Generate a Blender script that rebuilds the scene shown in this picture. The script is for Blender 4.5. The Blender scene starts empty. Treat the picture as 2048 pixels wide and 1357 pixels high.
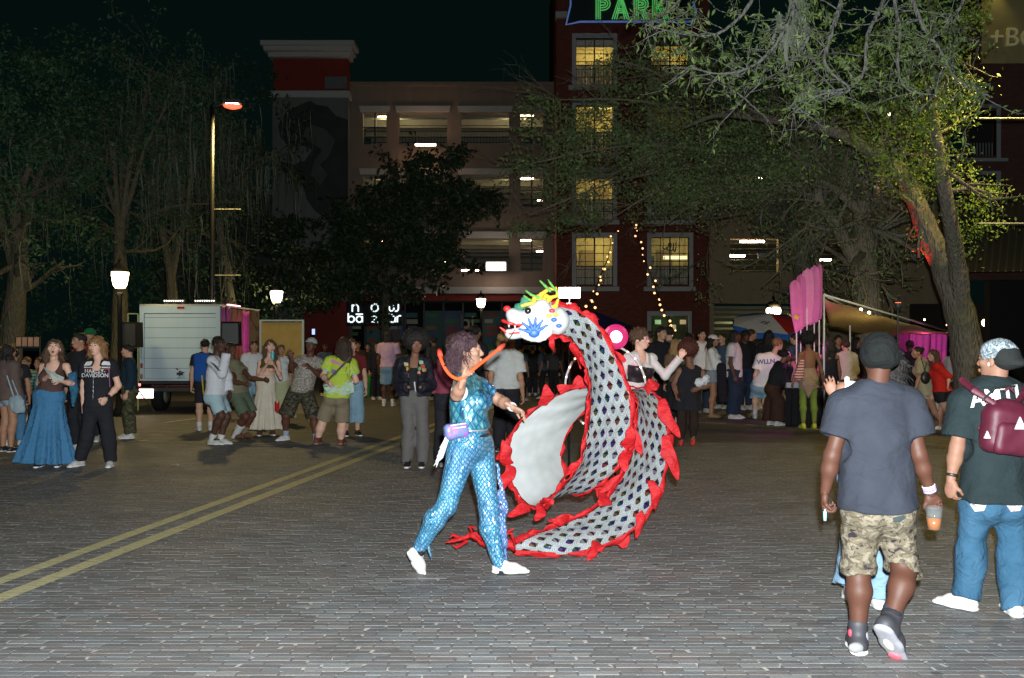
import bpy, math, random, time
import numpy as np
import openvdb as vdb
from mathutils import Vector, Matrix
T00 = time.time()
random.seed(7)
RNG = np.random.default_rng(11)
S = bpy.context.scene
COL = S.collection

# ---------------------------------------------------------------- camera
F = 1991.1          # focal length in photo pixels (35 mm lens on 36 mm film, 2048 px wide)
CX, HY = 1024.0, 690.0   # principal column, horizon row
CAMH = 1.58
cam = bpy.data.cameras.new('camera')
cam.lens = 35.0; cam.sensor_width = 36.0
cam.shift_y = (HY - 678.5) / 2048.0
cam.clip_start = 0.05; cam.clip_end = 600
camo = bpy.data.objects.new('camera', cam); COL.objects.link(camo)
camo.location = (0, 0, CAMH); camo.rotation_euler = (math.radians(90), 0, 0)
S.camera = camo

# ---------------------------------------------------------------- night sky
W = bpy.data.worlds.new('World'); S.world = W; W.use_nodes = True
nt = W.node_tree
bg = nt.nodes['Background']
sky = nt.nodes.new('ShaderNodeTexSky'); sky.sky_type = 'NISHITA'; sky.sun_disc = False
sky.sun_elevation = math.radians(-4); sky.sun_rotation = math.radians(200)
mixn = nt.nodes.new('ShaderNodeMix'); mixn.data_type = 'RGBA'
mixn.inputs[0].default_value = 0.97
mixn.inputs[7].default_value = (0.10, 0.42, 0.38, 1)
nt.links.new(sky.outputs[0], mixn.inputs[6]); nt.links.new(mixn.outputs[2], bg.inputs[0])
bg.inputs[1].default_value = 0.011

S.view_settings.view_transform = 'Standard'; S.view_settings.look = 'None'
S.view_settings.gamma = 1.0; S.view_settings.use_curve_mapping = False
S.view_settings.exposure = 0.0
S.cycles.max_bounces = 4; S.cycles.diffuse_bounces = 2; S.cycles.glossy_bounces = 2
S.cycles.transmission_bounces = 4; S.cycles.transparent_max_bounces = 6
S.cycles.sample_clamp_indirect = 3.0
S.cycles.caustics_reflective = False; S.cycles.caustics_refractive = False

def P(px, py, d):
    """photo pixel at depth d -> world point"""
    return Vector(((px - CX) / F * d, d, CAMH + (HY - py) / F * d))
def GD(py):          # depth of the ground seen at photo row py
    return CAMH * F / (py - HY)
def GX(px, py):
    d = GD(py); return Vector(((px - CX) / F * d, d, 0))

def lamp(name, kind, loc, power, color, radius=0.05, **kw):
    l = bpy.data.lights.new(name, kind); l.energy = power; l.color = color
    if kind in ('POINT', 'SPOT'): l.shadow_soft_size = radius
    for k, v in kw.items(): setattr(l, k, v)
    o = bpy.data.objects.new(name, l); COL.objects.link(o); o.location = loc
    return o
# the photographer's flash, fired just above the lens (the photo's main light)
flash = lamp('camera_flash', 'SPOT', (0.06, 0.02, CAMH + 0.14), 6500, (0.93, 0.985, 1.0), 0.03,
             spot_size=math.radians(115), spot_blend=0.75)
flash.rotation_euler = (math.radians(91), 0, 0)
SODIUM = (1.0, 0.72, 0.22)
WARM = (1.0, 0.78, 0.5)
# ================================================================ helpers
def tag(o, label=None, cat=None, group=None, kind=None):
    if label: o['label'] = label
    if cat: o['category'] = cat
    if group: o['group'] = group
    if kind: o['kind'] = kind
    return o
def thing(name, label, cat, loc=(0, 0, 0), group=None, rz=0.0):
    o = bpy.data.objects.new(name, None); COL.objects.link(o)
    o.location = loc; o.rotation_euler = (0, 0, rz); o.empty_display_size = 0.1
    return tag(o, label, cat, group)

class MB:
    """collects verts/faces for ONE mesh object"""
    def __init__(s): s.v = []; s.f = []; s.uv = None
    def add(s, vs, fs):
        n = len(s.v); s.v.extend([tuple(v) for v in vs]); s.f.extend([tuple(i + n for i in f) for f in fs]); return s
    def box(s, lo, hi, M=None):
        x0, y0, z0 = lo; x1, y1, z1 = hi
        vs = [(x0,y0,z0),(x1,y0,z0),(x1,y1,z0),(x0,y1,z0),(x0,y0,z1),(x1,y0,z1),(x1,y1,z1),(x0,y1,z1)]
        if M is not None: vs = [M @ Vector(v) for v in vs]
        return s.add(vs, [(0,3,2,1),(4,5,6,7),(0,1,5,4),(1,2,6,5),(2,3,7,6),(3,0,4,7)])
    def cbox(s, c, h, M=None):
        return s.box([c[i]-h[i] for i in range(3)], [c[i]+h[i] for i in range(3)], M)
    def tube(s, pts, rad, n=8, caps=True):
        pts = [Vector(p) for p in pts]
        rads = rad if hasattr(rad, '__len__') else [rad]*len(pts)
        base = len(s.v); prev = None
        for i, p in enumerate(pts):
            t = (pts[min(i+1, len(pts)-1)] - pts[max(i-1, 0)]).normalized()
            if prev is None:
                a = Vector((0,0,1)) if abs(t.z) < .9 else Vector((1,0,0))
                u = t.cross(a).normalized()
            else:
                u = (prev - t*prev.dot(t)).normalized()
            prev = u; w = t.cross(u)
            for k in range(n):
                an = 2*math.pi*k/n
                s.v.append(tuple(p + (u*math.cos(an) + w*math.sin(an))*rads[i]))
        for i in range(len(pts)-1):
            for k in range(n):
                a = base+i*n+k; b = base+i*n+(k+1) % n
                s.f.append((a, b, b+n, a+n))
        if caps:
            s.f.append(tuple(base+k for k in reversed(range(n))))
            s.f.append(tuple(base+(len(pts)-1)*n+k for k in range(n)))
        return s
    def lathe(s, prof, c=(0,0,0), n=16):
        """prof: list of (r, z)"""
        base = len(s.v)
        for r, z in prof:
            for k in range(n):
                an = 2*math.pi*k/n
                s.v.append((c[0]+r*math.cos(an), c[1]+r*math.sin(an), c[2]+z))
        for i in range(len(prof)-1):
            for k in range(n):
                a = base+i*n+k; b = base+i*n+(k+1) % n
                s.f.append((a, b, b+n, a+n))
        s.f.append(tuple(base+k for k in reversed(range(n))))
        s.f.append(tuple(base+(len(prof)-1)*n+k for k in range(n)))
        return s
    def ball(s, c, r, n=10, m=6, sc=(1,1,1)):
        prof = [(max(1e-4, math.sin(math.pi*i/m))*r, -math.cos(math.pi*i/m)*r) for i in range(m+1)]
        b = len(s.v); s.lathe(prof, (0,0,0), n)
        for i in range(b, len(s.v)):
            v = s.v[i]; s.v[i] = (c[0]+v[0]*sc[0], c[1]+v[1]*sc[1], c[2]+v[2]*sc[2])
        return s
    def prism(s, poly, y0, y1, M=None):
        """poly: (x,z) outline extruded along y"""
        n = len(poly)
        vs = [(x, y0, z) for x, z in poly] + [(x, y1, z) for x, z in poly]
        if M is not None: vs = [M @ Vector(v) for v in vs]
        fs = [tuple(range(n)), tuple(reversed(range(n, 2*n)))]
        fs += [(i, i+n, (i+1) % n + n, (i+1) % n) for i in range(n)]
        return s.add(vs, fs)
    def build(s, name, mat=None, parent=None, smooth=False, **props):
        me = bpy.data.meshes.new(name); me.from_pydata(s.v, [], s.f); me.update()
        o = bpy.data.objects.new(name, me); COL.objects.link(o)
        if mat: me.materials.append(mat)
        if smooth: me.polygons.foreach_set('use_smooth', np.ones(len(me.polygons), bool))
        if parent: o.parent = parent
        for k, v in props.items(): o[k] = v
        return o

def np_mesh(name, V, Fq, mat=None, parent=None, smooth=True, uv=None, loc=None):
    """fast mesh from numpy; Fq (n,3) or (n,4)"""
    V = np.asarray(V, np.float32); Fq = np.asarray(Fq, np.int32)
    me = bpy.data.meshes.new(name)
    me.vertices.add(len(V)); me.vertices.foreach_set('co', V.ravel())
    k = Fq.shape[1]; n = len(Fq)
    me.loops.add(n*k); me.polygons.add(n)
    me.loops.foreach_set('vertex_index', Fq.ravel())
    me.polygons.foreach_set('loop_start', np.arange(0, n*k, k, dtype=np.int32))
    me.polygons.foreach_set('use_smooth', np.full(n, smooth))
    if uv is not None:
        l = me.uv_layers.new(name='UVMap')
        l.data.foreach_set('uv', np.asarray(uv, np.float32)[Fq.ravel()].ravel())
    me.update(calc_edges=True); me.validate()
    if mat: me.materials.append(mat)
    o = bpy.data.objects.new(name, me); COL.objects.link(o)
    if parent: o.parent = parent
    if loc is not None: o.location = loc
    return o

# ---------------------------------------------------------------- materials
MATS = {}
class NT:
    def __init__(s, m):
        m.use_nodes = True; s.t = m.node_tree; s.b = s.t.nodes['Principled BSDF']
    def n(s, typ, ins=None, **props):
        nd = s.t.nodes.new('ShaderNode'+typ)
        for k, v in props.items(): setattr(nd, k, v)
        for k, v in (ins or {}).items():
            if hasattr(v, 'is_output') or isinstance(v, bpy.types.NodeSocket): s.t.links.new(v, nd.inputs[k])
            else: nd.inputs[k].default_value = v
        return nd
    def l(s, a, b): s.t.links.new(a, b)
    def mix(s, fac, a, b):
        nd = s.t.nodes.new('ShaderNodeMix'); nd.data_type = 'RGBA'
        for i, v in ((0, fac), (6, a), (7, b)):
            if isinstance(v, bpy.types.NodeSocket): s.l(v, nd.inputs[i])
            else: nd.inputs[i].default_value = v if i == 0 else c4(v)
        return nd.outputs[2]
    def math(s, op, a, b=0.0, clamp=False):
        nd = s.t.nodes.new('ShaderNodeMath'); nd.operation = op; nd.use_clamp = clamp
        for i, v in ((0, a), (1, b)):
            if isinstance(v, bpy.types.NodeSocket): s.l(v, nd.inputs[i])
            else: nd.inputs[i].default_value = v
        return nd.outputs[0]
    def obj(s): return s.n('TexCoord').outputs['Object']
    def uv(s): return s.n('TexCoord').outputs['UV']
    def sep(s, v): return s.n('SeparateXYZ', {0: v}).outputs
    def noise(s, vec, scale, detail=3, rough=.55):
        return s.n('TexNoise', {'Vector': vec, 'Scale': scale, 'Detail': detail, 'Roughness': rough}).outputs
    def ramp(s, fac, stops, interp='LINEAR'):
        nd = s.n('ValToRGB', {0: fac}); cr = nd.color_ramp; cr.interpolation = interp
        while len(cr.elements) < len(stops): cr.elements.new(0.5)
        for e, (p, c) in zip(cr.elements, stops): e.position = p; e.color = c4(c)
        return nd.outputs[0]
    def bump(s, h, strength=.3, dist=.01, normal=None):
        nd = s.n('Bump', {'Height': h, 'Strength': strength, 'Distance': dist})
        if normal is not None: s.l(normal, nd.inputs['Normal'])
        s.l(nd.outputs[0], s.b.inputs['Normal']); return nd.outputs[0]
    def col(s, v):
        if isinstance(v, bpy.types.NodeSocket): s.l(v, s.b.inputs['Base Color'])
        else: s.b.inputs['Base Color'].default_value = c4(v)
def c4(c):
    c = tuple(c); return c if len(c) == 4 else c + (1.0,)
def srgb(h):
    h = h.lstrip('#'); out = []
    for i in (0, 2, 4):
        v = int(h[i:i+2], 16)/255; out.append(v/12.92 if v <= .04045 else ((v+.055)/1.055)**2.4)
    return tuple(out)
def newmat(name, rough=.7, metal=0.0, spec=.4):
    m = bpy.data.materials.new(name); t = NT(m)
    t.b.inputs['Roughness'].default_value = rough; t.b.inputs['Metallic'].default_value = metal
    t.b.inputs['Specular IOR Level'].default_value = spec
    return m, t
def plain(name, col, rough=.7, metal=0.0, var=.15, scale=8, bump=.15, bscale=60, spec=.4):
    key = ('plain', name, tuple(col), rough, metal)
    if key in MATS: return MATS[key]
    m, t = newmat(name, rough, metal, spec); o = t.obj()
    nz = t.noise(o, scale, 4)[0]
    a = tuple(c*(1-var) for c in col); b = tuple(min(1, c*(1+var)) for c in col)
    t.col(t.mix(nz, a, b))
    if bump: t.bump(t.noise(o, bscale, 3)[0], bump, .004)
    MATS[key] = m; return m
def cloth(name, col, rough=.9, var=.18, fold=.5, weave=1.0, col2=None):
    """woven cloth: soft mottling, thread grain, fine creases"""
    key = ('cloth', name, tuple(col), fold)
    if key in MATS: return MATS[key]
    m, t = newmat(name, rough, 0, .2); o = t.obj()
    big = t.noise(o, 6, 3)[0]; fine = t.noise(o, 240, 2)[0]
    a = tuple(c*(1-var) for c in col); b = tuple(min(1, c*(1+var)) for c in (col2 or col))
    c1 = t.mix(big, a, b)
    c2 = t.mix(t.math('MULTIPLY', fine, .35*weave), c1, tuple(c*.6 for c in col))
    t.col(c2)
    cre = t.n('TexNoise', {'Vector': o, 'Scale': 11, 'Detail': 4, 'Distortion': 1.2}).outputs[0]
    mpz = t.n('Mapping', {'Vector': o}); mpz.inputs['Scale'].default_value = (1, 1, 2.4); mpz.inputs['Rotation'].default_value = (.3, .5, 0)
    cr2 = t.n('TexNoise', {'Vector': mpz.outputs[0], 'Scale': 4.5, 'Detail': 3, 'Distortion': 2.2}).outputs[0]
    h = t.math('ADD', t.math('ADD', t.math('MULTIPLY', cre, .8), t.math('MULTIPLY', cr2, .9)), t.math('MULTIPLY', fine, .06))
    t.bump(h, fold, .03)
    MATS[key] = m; return m
def emis(name, col, strength, base=(.8,.8,.8)):
    key = ('emis', name, tuple(col), strength)
    if key in MATS: return MATS[key]
    m, t = newmat(name, .4); t.col(base)
    t.b.inputs['Emission Color'].default_value = c4(col); t.b.inputs['Emission Strength'].default_value = strength
    MATS[key] = m; return m
def text_obj(name, body, size, loc, rot, mat, parent=None, extrude=.004, align='CENTER', sx=1.0, bevel=0.0, shear=0, space=1.0, offset=0.0):
    c = bpy.data.curves.new(name, 'FONT'); c.body = body; c.size = size; c.extrude = extrude
    c.align_x = align; c.align_y = 'CENTER'; c.bevel_depth = bevel; c.shear = shear; c.space_character = space; c.offset = offset
    c.materials.append(mat)
    o = bpy.data.objects.new(name, c); COL.objects.link(o)
    dg = bpy.context.evaluated_depsgraph_get()
    me = bpy.data.meshes.new_from_object(o.evaluated_get(dg))
    bpy.data.objects.remove(o); bpy.data.curves.remove(c)
    o = bpy.data.objects.new(name, me); COL.objects.link(o)
    if not me.materials: me.materials.append(mat)
    o.location = loc; o.rotation_euler = rot; o.scale = (sx, 1, 1)
    if parent: o.parent = parent
    return o
# ================================================================ ground
def ground_mat():
    m, t = newmat('street_brick', .62, 0, .35); o = t.obj(); s = t.sep(o)
    # fine courses on the far sheet (too far to pick apart), mortar-coloured below the near bricks
    row = t.math('FRACT', t.math('DIVIDE', s[1], .056)); line = t.math('LESS_THAN', row, .16)
    n1 = t.noise(o, .55, 4)[0]; n2 = t.noise(o, 26, 4, .7)[0]; n3 = t.noise(o, 3.0, 3)[0]
    base = t.mix(n2, (.075,.075,.073), (.125,.124,.120))
    base = t.mix(t.math('MULTIPLY', n1, .7), base, (.085,.080,.074))
    base = t.mix(t.math('MULTIPLY', line, .5), base, (.07,.066,.062))
    t.col(base); t.bump(t.math('ADD', t.math('MULTIPLY', n2, .6), t.math('MULTIPLY', line, -.5)), .5, .01)
    t.l(t.ramp(n3, [(.3, (.5,.5,.5)), (.7, (.75,.75,.75))]), t.b.inputs['Roughness'])
    return m
def brick_mat():
    m, t = newmat('paving_brick', .55, 0, .4); o = t.obj()
    g = t.n('NewGeometry').outputs['Random Per Island']; oi = t.n('ObjectInfo').outputs['Random']
    r = t.math('FRACT', t.math('ADD', g, oi)); gp = t.n('NewGeometry').outputs['Position']
    big = t.noise(gp, .7, 3)[0]
    c = t.ramp(r, [(0, (.105,.098,.095)), (.3, (.150,.150,.150)), (.5, (.155,.172,.180)), (.72, (.160,.128,.118)), (.9, (.200,.205,.205)), (1, (.25,.25,.24))])
    n2 = t.noise(gp, 70, 4, .7)[0]; c = t.mix(t.math('MULTIPLY', n2, .5), c, (.055,.055,.055))
    c = t.mix(t.math('MULTIPLY', big, .45), c, (.108,.110,.112))
    sp = t.ramp(t.noise(gp, 130, 2)[0], [(.66, (0,0,0)), (.74, (1,1,1))])
    c = t.mix(t.math('MULTIPLY', sp, .35), c, (.42,.40,.38))
    st = t.ramp(t.noise(gp, 1.9, 5, .65)[0], [(.52, (0,0,0)), (.62, (1,1,1))]); c = t.mix(t.math('MULTIPLY', st, .28), c, (.05,.05,.05))
    gum = t.ramp(t.n('TexVoronoi', {'Vector': gp, 'Scale': 1.3}).outputs[0], [(.035, (1,1,1)), (.045, (0,0,0))]); c = t.mix(t.math('MULTIPLY', gum, .7), c, (.035,.035,.035))
    t.col(c); t.bump(t.noise(gp, 55, 4, .65)[0], .7, .006)
    t.l(t.ramp(big, [(.3, (.56,.56,.56)), (.75, (.75,.75,.75))]), t.b.inputs['Roughness'])
    return m
GM = ground_mat(); BM = brick_mat()
BY0, BY1, PITCH, BL = 4.4, 16.0, .056, .205
g = MB(); g.add([(-160, BY1, 0), (160, BY1, 0), (160, 260, 0), (-160, 260, 0)], [(0, 1, 2, 3)])
g.add([(-160, -30, -.003), (160, -30, -.003), (160, BY1, -.003), (-160, BY1, -.004)], [(0, 1, 2, 3)])
g.add([(-160, BY1, -.004), (160, BY1, -.003), (160, BY1, 0), (-160, BY1, 0)], [(0, 1, 2, 3)])
street = g.build('street', GM, None, kind='structure')
def brick_geo(cx, cy, dz, L, tilt, Wd=PITCH):
    hx, hy, b = L/2-.0055, Wd/2-.0014, .0012
    z1, z0 = dz, -.0035
    T = [(-hx+b, -hy+b), (hx-b, -hy+b), (hx-b, hy-b), (-hx+b, hy-b)]; B_ = [(-hx, -hy), (hx, -hy), (hx, hy), (-hx, hy)]
    v = [(cx+x, cy+y, z1+tilt*x) for x, y in T]+[(cx+x, cy+y, z1-b+tilt*x) for x, y in B_]+[(cx+x, cy+y, z0) for x, y in B_]
    f = [(0, 1, 2, 3)]+[(4+i, 4+(i+1) % 4, (i+1) % 4, i) for i in range(4)]+[(8+i, 8+(i+1) % 4, 4+(i+1) % 4, 4+i) for i in range(4)]
    return v, f
rr = random.Random(4); V_ = []; F_ = []; GF = []; nb = 0
brick_shared = []
for k in range(8):
    m_ = MB(); v, f = brick_geo(0, 0, 0, BL, rr.uniform(-.005, .005)); m_.add(v, f)
    me = bpy.data.meshes.new('brick'); me.from_pydata(m_.v, [], m_.f); me.materials.append(BM); brick_shared.append(me)
row = 0; y = BY0
while y < BY1-.05:
    w = .53*y+.3; x = -math.ceil(w/BL)*BL+(row % 2)*BL/2+.02*math.sin(row*1.9)
    wav = 0
    while x < w:
        L = BL*rr.choice([1, 1, 1, .99, 1.01]); cx = x+L/2; cy = y+.004*math.sin(x*.5)+rr.uniform(-.0015, .0015)
        if nb < 300 and y > 4.78 and L > .2 and abs(cx) < .54*y:
            o = bpy.data.objects.new('brick', brick_shared[nb % 8]); COL.objects.link(o); o.parent = street
            o.location = (cx, cy, rr.uniform(-.0008, .0008)); nb += 1
        else:
            v, f = brick_geo(cx, cy, rr.uniform(-.0008, .0008), L, rr.uniform(-.006, .006)); n = len(V_); V_ += v; F_ += [tuple(i+n for i in q) for q in f]
        x += L
    y += PITCH; row += 1
for k in range(5200):   # sandy grit standing in the end joints
    y = BY0+rr.randrange(int((BY1-BY0)/PITCH))*PITCH; i = int(round((y-BY0)/PITCH)); x = (rr.randrange(-42, 42)+.5*(i % 2))*BL+.02*math.sin(i*1.9)
    if abs(x) > .54*y: continue
    n = len(V_); w = rr.uniform(.005, .011); h = PITCH*rr.uniform(.2, .5); a = rr.uniform(-.02, .02); zz = rr.uniform(-.002, .003)
    V_ += [(x-w, y-h, zz), (x+w, y-h, zz), (x+w+a, y+h, zz), (x-w+a, y+h, zz)]; GF.append((n, n+1, n+2, n+3))
GV0 = V_; o = np_mesh('joint_grit', [V_[q] for f in GF for q in f], np.arange(4*len(GF)).reshape(-1, 4), plain('joint_grit', (.34,.31,.27), .9, bump=0, var=.4), street, False); o['kind'] = 'stuff'
o = np_mesh('brick_courses', V_, F_, BM, street, False); o['kind'] = 'stuff'

def paint_mat(name, c, lo=.42, hi=.60):
    m, t = newmat(name, .6, 0, .3); o = t.obj()
    mp = t.n('Mapping', {'Vector': o}); mp.inputs['Scale'].default_value = (1, 3.2, 1)
    n = t.noise(mp.outputs[0], 9, 6, .8)[0]; n2 = t.noise(o, 60, 3)[0]
    t.col(t.mix(n2, tuple(x*.75 for x in c), c))
    s = t.sep(o); rowj = t.math('LESS_THAN', t.math('FRACT', t.math('DIVIDE', t.math('SUBTRACT', s[1], BY0-.5*PITCH), PITCH)), .10)
    a = t.ramp(t.math('SUBTRACT', n, t.math('MULTIPLY', rowj, .12)), [(lo-.1, (.12,.12,.12)), (hi-.06, (1,1,1))])
    t.l(a, t.b.inputs['Alpha']); return m
YP = paint_mat('yellow_paint', (.56,.52,.29), .36, .56); WPm = paint_mat('white_paint_worn', (.5,.5,.46), .46, .56)
def stripe(name, pts, w, mat, z=.006, label=None):
    mb = MB(); pts = [Vector((p[0], p[1], 0)) for p in pts]; L = []
    for i, p in enumerate(pts):
        t = (pts[min(i+1, len(pts)-1)]-pts[max(i-1, 0)]).normalized(); n = Vector((-t.y, t.x, 0))
        wob = 1+.05*math.sin(i*2.1); L += [p+n*w/2*wob+Vector((0, 0, z)), p-n*w/2*wob+Vector((0, 0, z))]
    mb.add(L, [(2*i, 2*i+1, 2*i+3, 2*i+2) for i in range(len(pts)-1)])
    return mb.build(name, mat, None, kind='structure')
def linepts(a, b, n=30): a = Vector(a); b = Vector(b); return [a.lerp(b, i/n) for i in range(n+1)]
stripe('yellow_line', linepts((-3.66, 4.9, 0), (.07, 30.9, 0)), .125, YP)
stripe('yellow_line', linepts((-3.37, 4.9, 0), (.36, 30.9, 0)), .135, YP)
for a, b, w in (((235, 887), (296, 881), .10), ((330, 846), (400, 837), .10), ((690, 799), (765, 792), .10), ((1395, 846), (1452, 848), .14), ((1490, 850), (1650, 861), .12), ((1600, 838), (1500, 836), .1), ((1780, 872), (1870, 868), .06), ((90, 826), (140, 822), .1), ((905, 812), (1000, 775), .12)):
    stripe('white_line', linepts(GX(*a), GX(*b), 4), w, WPm)

# ================================================================ buildings
def W2(px, d): return (px-CX)/F*d
def Z2(py, d): return CAMH+(HY-py)/F*d
def slab(mb, px0, px1, py0, py1, d, thick=.3, proud=0.0):
    """front-facing box: photo extents at depth d, standing `proud` in front"""
    mb.box((W2(px0, d), d-proud, Z2(py1, d)), (W2(px1, d), d+thick, Z2(py0, d))); return mb
def holed(name, px0, px1, z0, z1, d, thick, holes, mat, parent):
    """wall at depth d, openings [(px0,px1,py0,py1)]"""
    X0, X1 = W2(px0, d), W2(px1, d)
    H = [(W2(a, d), W2(b, d), Z2(q, d), Z2(p, d)) for a, b, p, q in holes]
    xs = sorted({X0, X1, *[h[0] for h in H], *[h[1] for h in H]}); xs = [x for x in xs if X0 <= x <= X1]
    mb = MB()
    for a, b in zip(xs, xs[1:]):
        cuts = sorted([(h[2], h[3]) for h in H if h[0] <= a+1e-6 and h[1] >= b-1e-6]); z = z0
        for c0, c1 in cuts:
            if c0 > z: mb.box((a, d, z), (b, d+thick, c0))
            z = max(z, c1)
        if z < z1: mb.box((a, d, z), (b, d+thick, z1))
    return mb.build(name, mat, parent)
def stucco(name, col, stain=.35):
    m, t = newmat(name, .85, 0, .2); o = t.obj()
    mp = t.n('Mapping', {'Vector': o}); mp.inputs['Scale'].default_value = (1.3, 1.3, .16)
    st = t.noise(mp.outputs[0], 1.6, 5, .6)[0]; n = t.noise(o, 30, 3)[0]
    c = t.mix(t.math('MULTIPLY', t.ramp(st, [(.45, (0,0,0)), (.75, (1,1,1))]), stain), col, tuple(x*.45 for x in col))
    c = t.mix(t.math('MULTIPLY', n, .3), c, tuple(x*.7 for x in col)); t.col(c); t.bump(n, .3, .01); return m
def brickwall(name, c1, c2, mortar, sc=1.0):
    m, t = newmat(name, .85, 0, .2); o = t.obj(); s = t.sep(o)
    v = t.n('CombineXYZ', {0: t.math('ADD', s[0], s[1]), 1: s[2], 2: 0.0}).outputs[0]
    b = t.n('TexBrick', {'Vector': v, 'Color1': c4(c1), 'Color2': c4(c2), 'Mortar': c4(mortar), 'Scale': 4.4*sc, 'Mortar Size': .018, 'Brick Width': .95, 'Row Height': .33})
    n = t.noise(o, 1.2, 4)[0]
    t.col(t.mix(t.math('MULTIPLY', n, .45), b.outputs[0], tuple(x*.4 for x in c1))); t.bump(b.outputs[1], -.35, .02); return m
TAN = stucco('tan_stucco', (.24,.19,.145)); CREAM = plain('cream_trim', (.42,.42,.38), .8)
GREYW = stucco('grey_mural_wall', (.16,.175,.17), .5); REDP = plain('red_panel', (.20,.028,.02), .8, var=.25, scale=2)
BRK = brickwall('red_brickwork', (.16,.045,.032), (.22,.065,.045), (.13,.07,.055)); WHT = plain('white_trim', (.42,.43,.41), .6)
DARK = plain('dark_metal', (.03,.032,.03), .5); CONC = stucco('concrete', (.30,.29,.24), .4); BLK = plain('black', (.010,.010,.010), .85, spec=.15)
TUBE = emis('fluorescent_tube', (1.0,.66,.45), 30); TUBEW = emis('lamp_white', (1.0,.93,.82), 24)

# ---- parking garage, left block
dG = 50.0; dT = 49.0
gar = thing('parking_garage', 'tan parking garage with lit openings behind the dark round tree', 'building', (W2(900, dG), dG, 0))
def rel(o, root):
    o.location = Vector(o.location)-Vector(root.location); o.parent = root; return o
def put(mb, name, mat, root, smooth=False, par=None, **kw):
    """mb holds world coordinates; make it a child of root (or of par, whose frame equals root's)"""
    L = Vector(root.location); mb.v = [(v[0]-L.x, v[1]-L.y, v[2]-L.z) for v in mb.v]
    return mb.build(name, mat, par or root, smooth, **kw)
cols = [(726, 773), (798, 894), (922, 1018), (1041, 1086)]; rows = [(226, 289), (351, 415), (477, 543)]
holes = [(a, b, p, q) for a, b in cols for p, q in rows]
w = holed('wall', 697, 1112, Z2(576, dG), Z2(172, dG), dG, .35, holes, TAN, None); rel(w, gar)
put(slab(MB(), 697, 1112, 165, 172, dG, .5, .12), 'coping', TAN, gar)
for a, b in cols:
    for p, q in rows:
        mb = MB(); d = dG; x0, x1 = W2(a-5, d), W2(b+5, d); z0, z1 = Z2(p-1, d), Z2(p-13, d)
        mb.prism([(x0, z0), (x1, z0), (x1+.06, z1), (x0-.06, z1)], d-.1, d-.005); put(mb, 'lintel', CREAM, gar)
for p, q in rows:   # decks seen through the openings
    mb = MB(); x0, x1 = W2(697, dG), W2(1112, dG)
    mb.box((x0, dG+.37, Z2(q, dG)-.35), (x1, dG+13, Z2(q, dG)-.05)); put(mb, 'deck', CONC, gar)
    mb = MB()
    for k in range(5): mb.box((x0, dG+1.2+k*2.3, Z2(p, dG)+.02), (x1, dG+1.6+k*2.3, Z2(p, dG)+.5))
    mb.box((x0, dG+.37, Z2(p, dG)+.5), (x1, dG+13, Z2(p, dG)+.6)); put(mb, 'ceiling', CONC, gar)
    mb = MB(); mb.box((x0, dG+13, Z2(q, dG)-.3), (x1, dG+13.2, Z2(p, dG)+.6)); put(mb, 'back_wall', CONC, gar)
    for (a, b) in cols:   # railing: three rails and posts
        mb = MB(); X0, X1 = W2(a, dG), W2(b, dG); zb = Z2(q, dG)
        big = b-a > 60
        for k in range(3 if not big else 4): mb.box((X0, dG+.2, zb+.12+k*.28), (X1, dG+.24, zb+.155+k*.28))
        n = int((X1-X0)/(.6 if not big else .16))
        for k in range(n+1):
            x = X0+(X1-X0)*k/n; mb.box((x-.012, dG+.205, zb), (x+.012, dG+.235, zb+(.55 if big else .9)))
        if not big:
            mb.box((W2((a+b)/2, dG)-.04, dG+.12, zb), (W2((a+b)/2, dG)+.04, dG+.17, Z2(p, dG))); mb.box((X0, dG+.12, zb+.85), (X1, dG+.17, zb+.9))
        put(mb, 'railing', DARK, gar)
def fixture(px, py, d, w, h=.09, mat=TUBE, lamp_w=0, lc=WARM, root=None, name='tube_light', label=None, dy=.0):
    x, z = W2(px, d), Z2(py, d); mb = MB().box((x-w/2, d, z-h/2), (x+w/2, d+.12, z+h/2))
    o = put(mb, name, mat, root)
    hb = MB().box((x-w/2-.03, d-.02, z+h/2+.002), (x+w/2+.03, d+.15, z+h/2+.06)); put(hb, 'lamp_housing', DARK, root, par=o)
    if lamp_w: lamp('garage_lamp', 'POINT', (x, d+.35+dy, z-.25), lamp_w*.8, lc, .25)
for px, py, dd, w_, pw in ((766, 234, 1.2, .55, 40), (800, 232, 1.5, .4, 45), (1014, 233, 1.5, .4, 45), (1050, 232, 1.2, .9, 40), (765, 358, 1.4, .4, 20), (1052, 357, 1.2, .75, 40),
                           (1082, 401, 5, .4, 0), (1048, 481, 1.2, .8, 30), (1082, 503, 5, .5, 0), (765, 482, 1.5, .4, 25), (842, 398, 3, 1.2, 0), (1014, 358, 1.5, .25, 25), (1014, 481, 1.5, .25, 25), (940, 541, 1, .9, 0), (890, 525, 2, .2, 0)):
    fixture(px, py, dG+dd, w_, .07, TUBE, pw, (1, .82, .42), gar)
for px, py in ((980, 405), (905, 393), (935, 500)): pass
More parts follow.
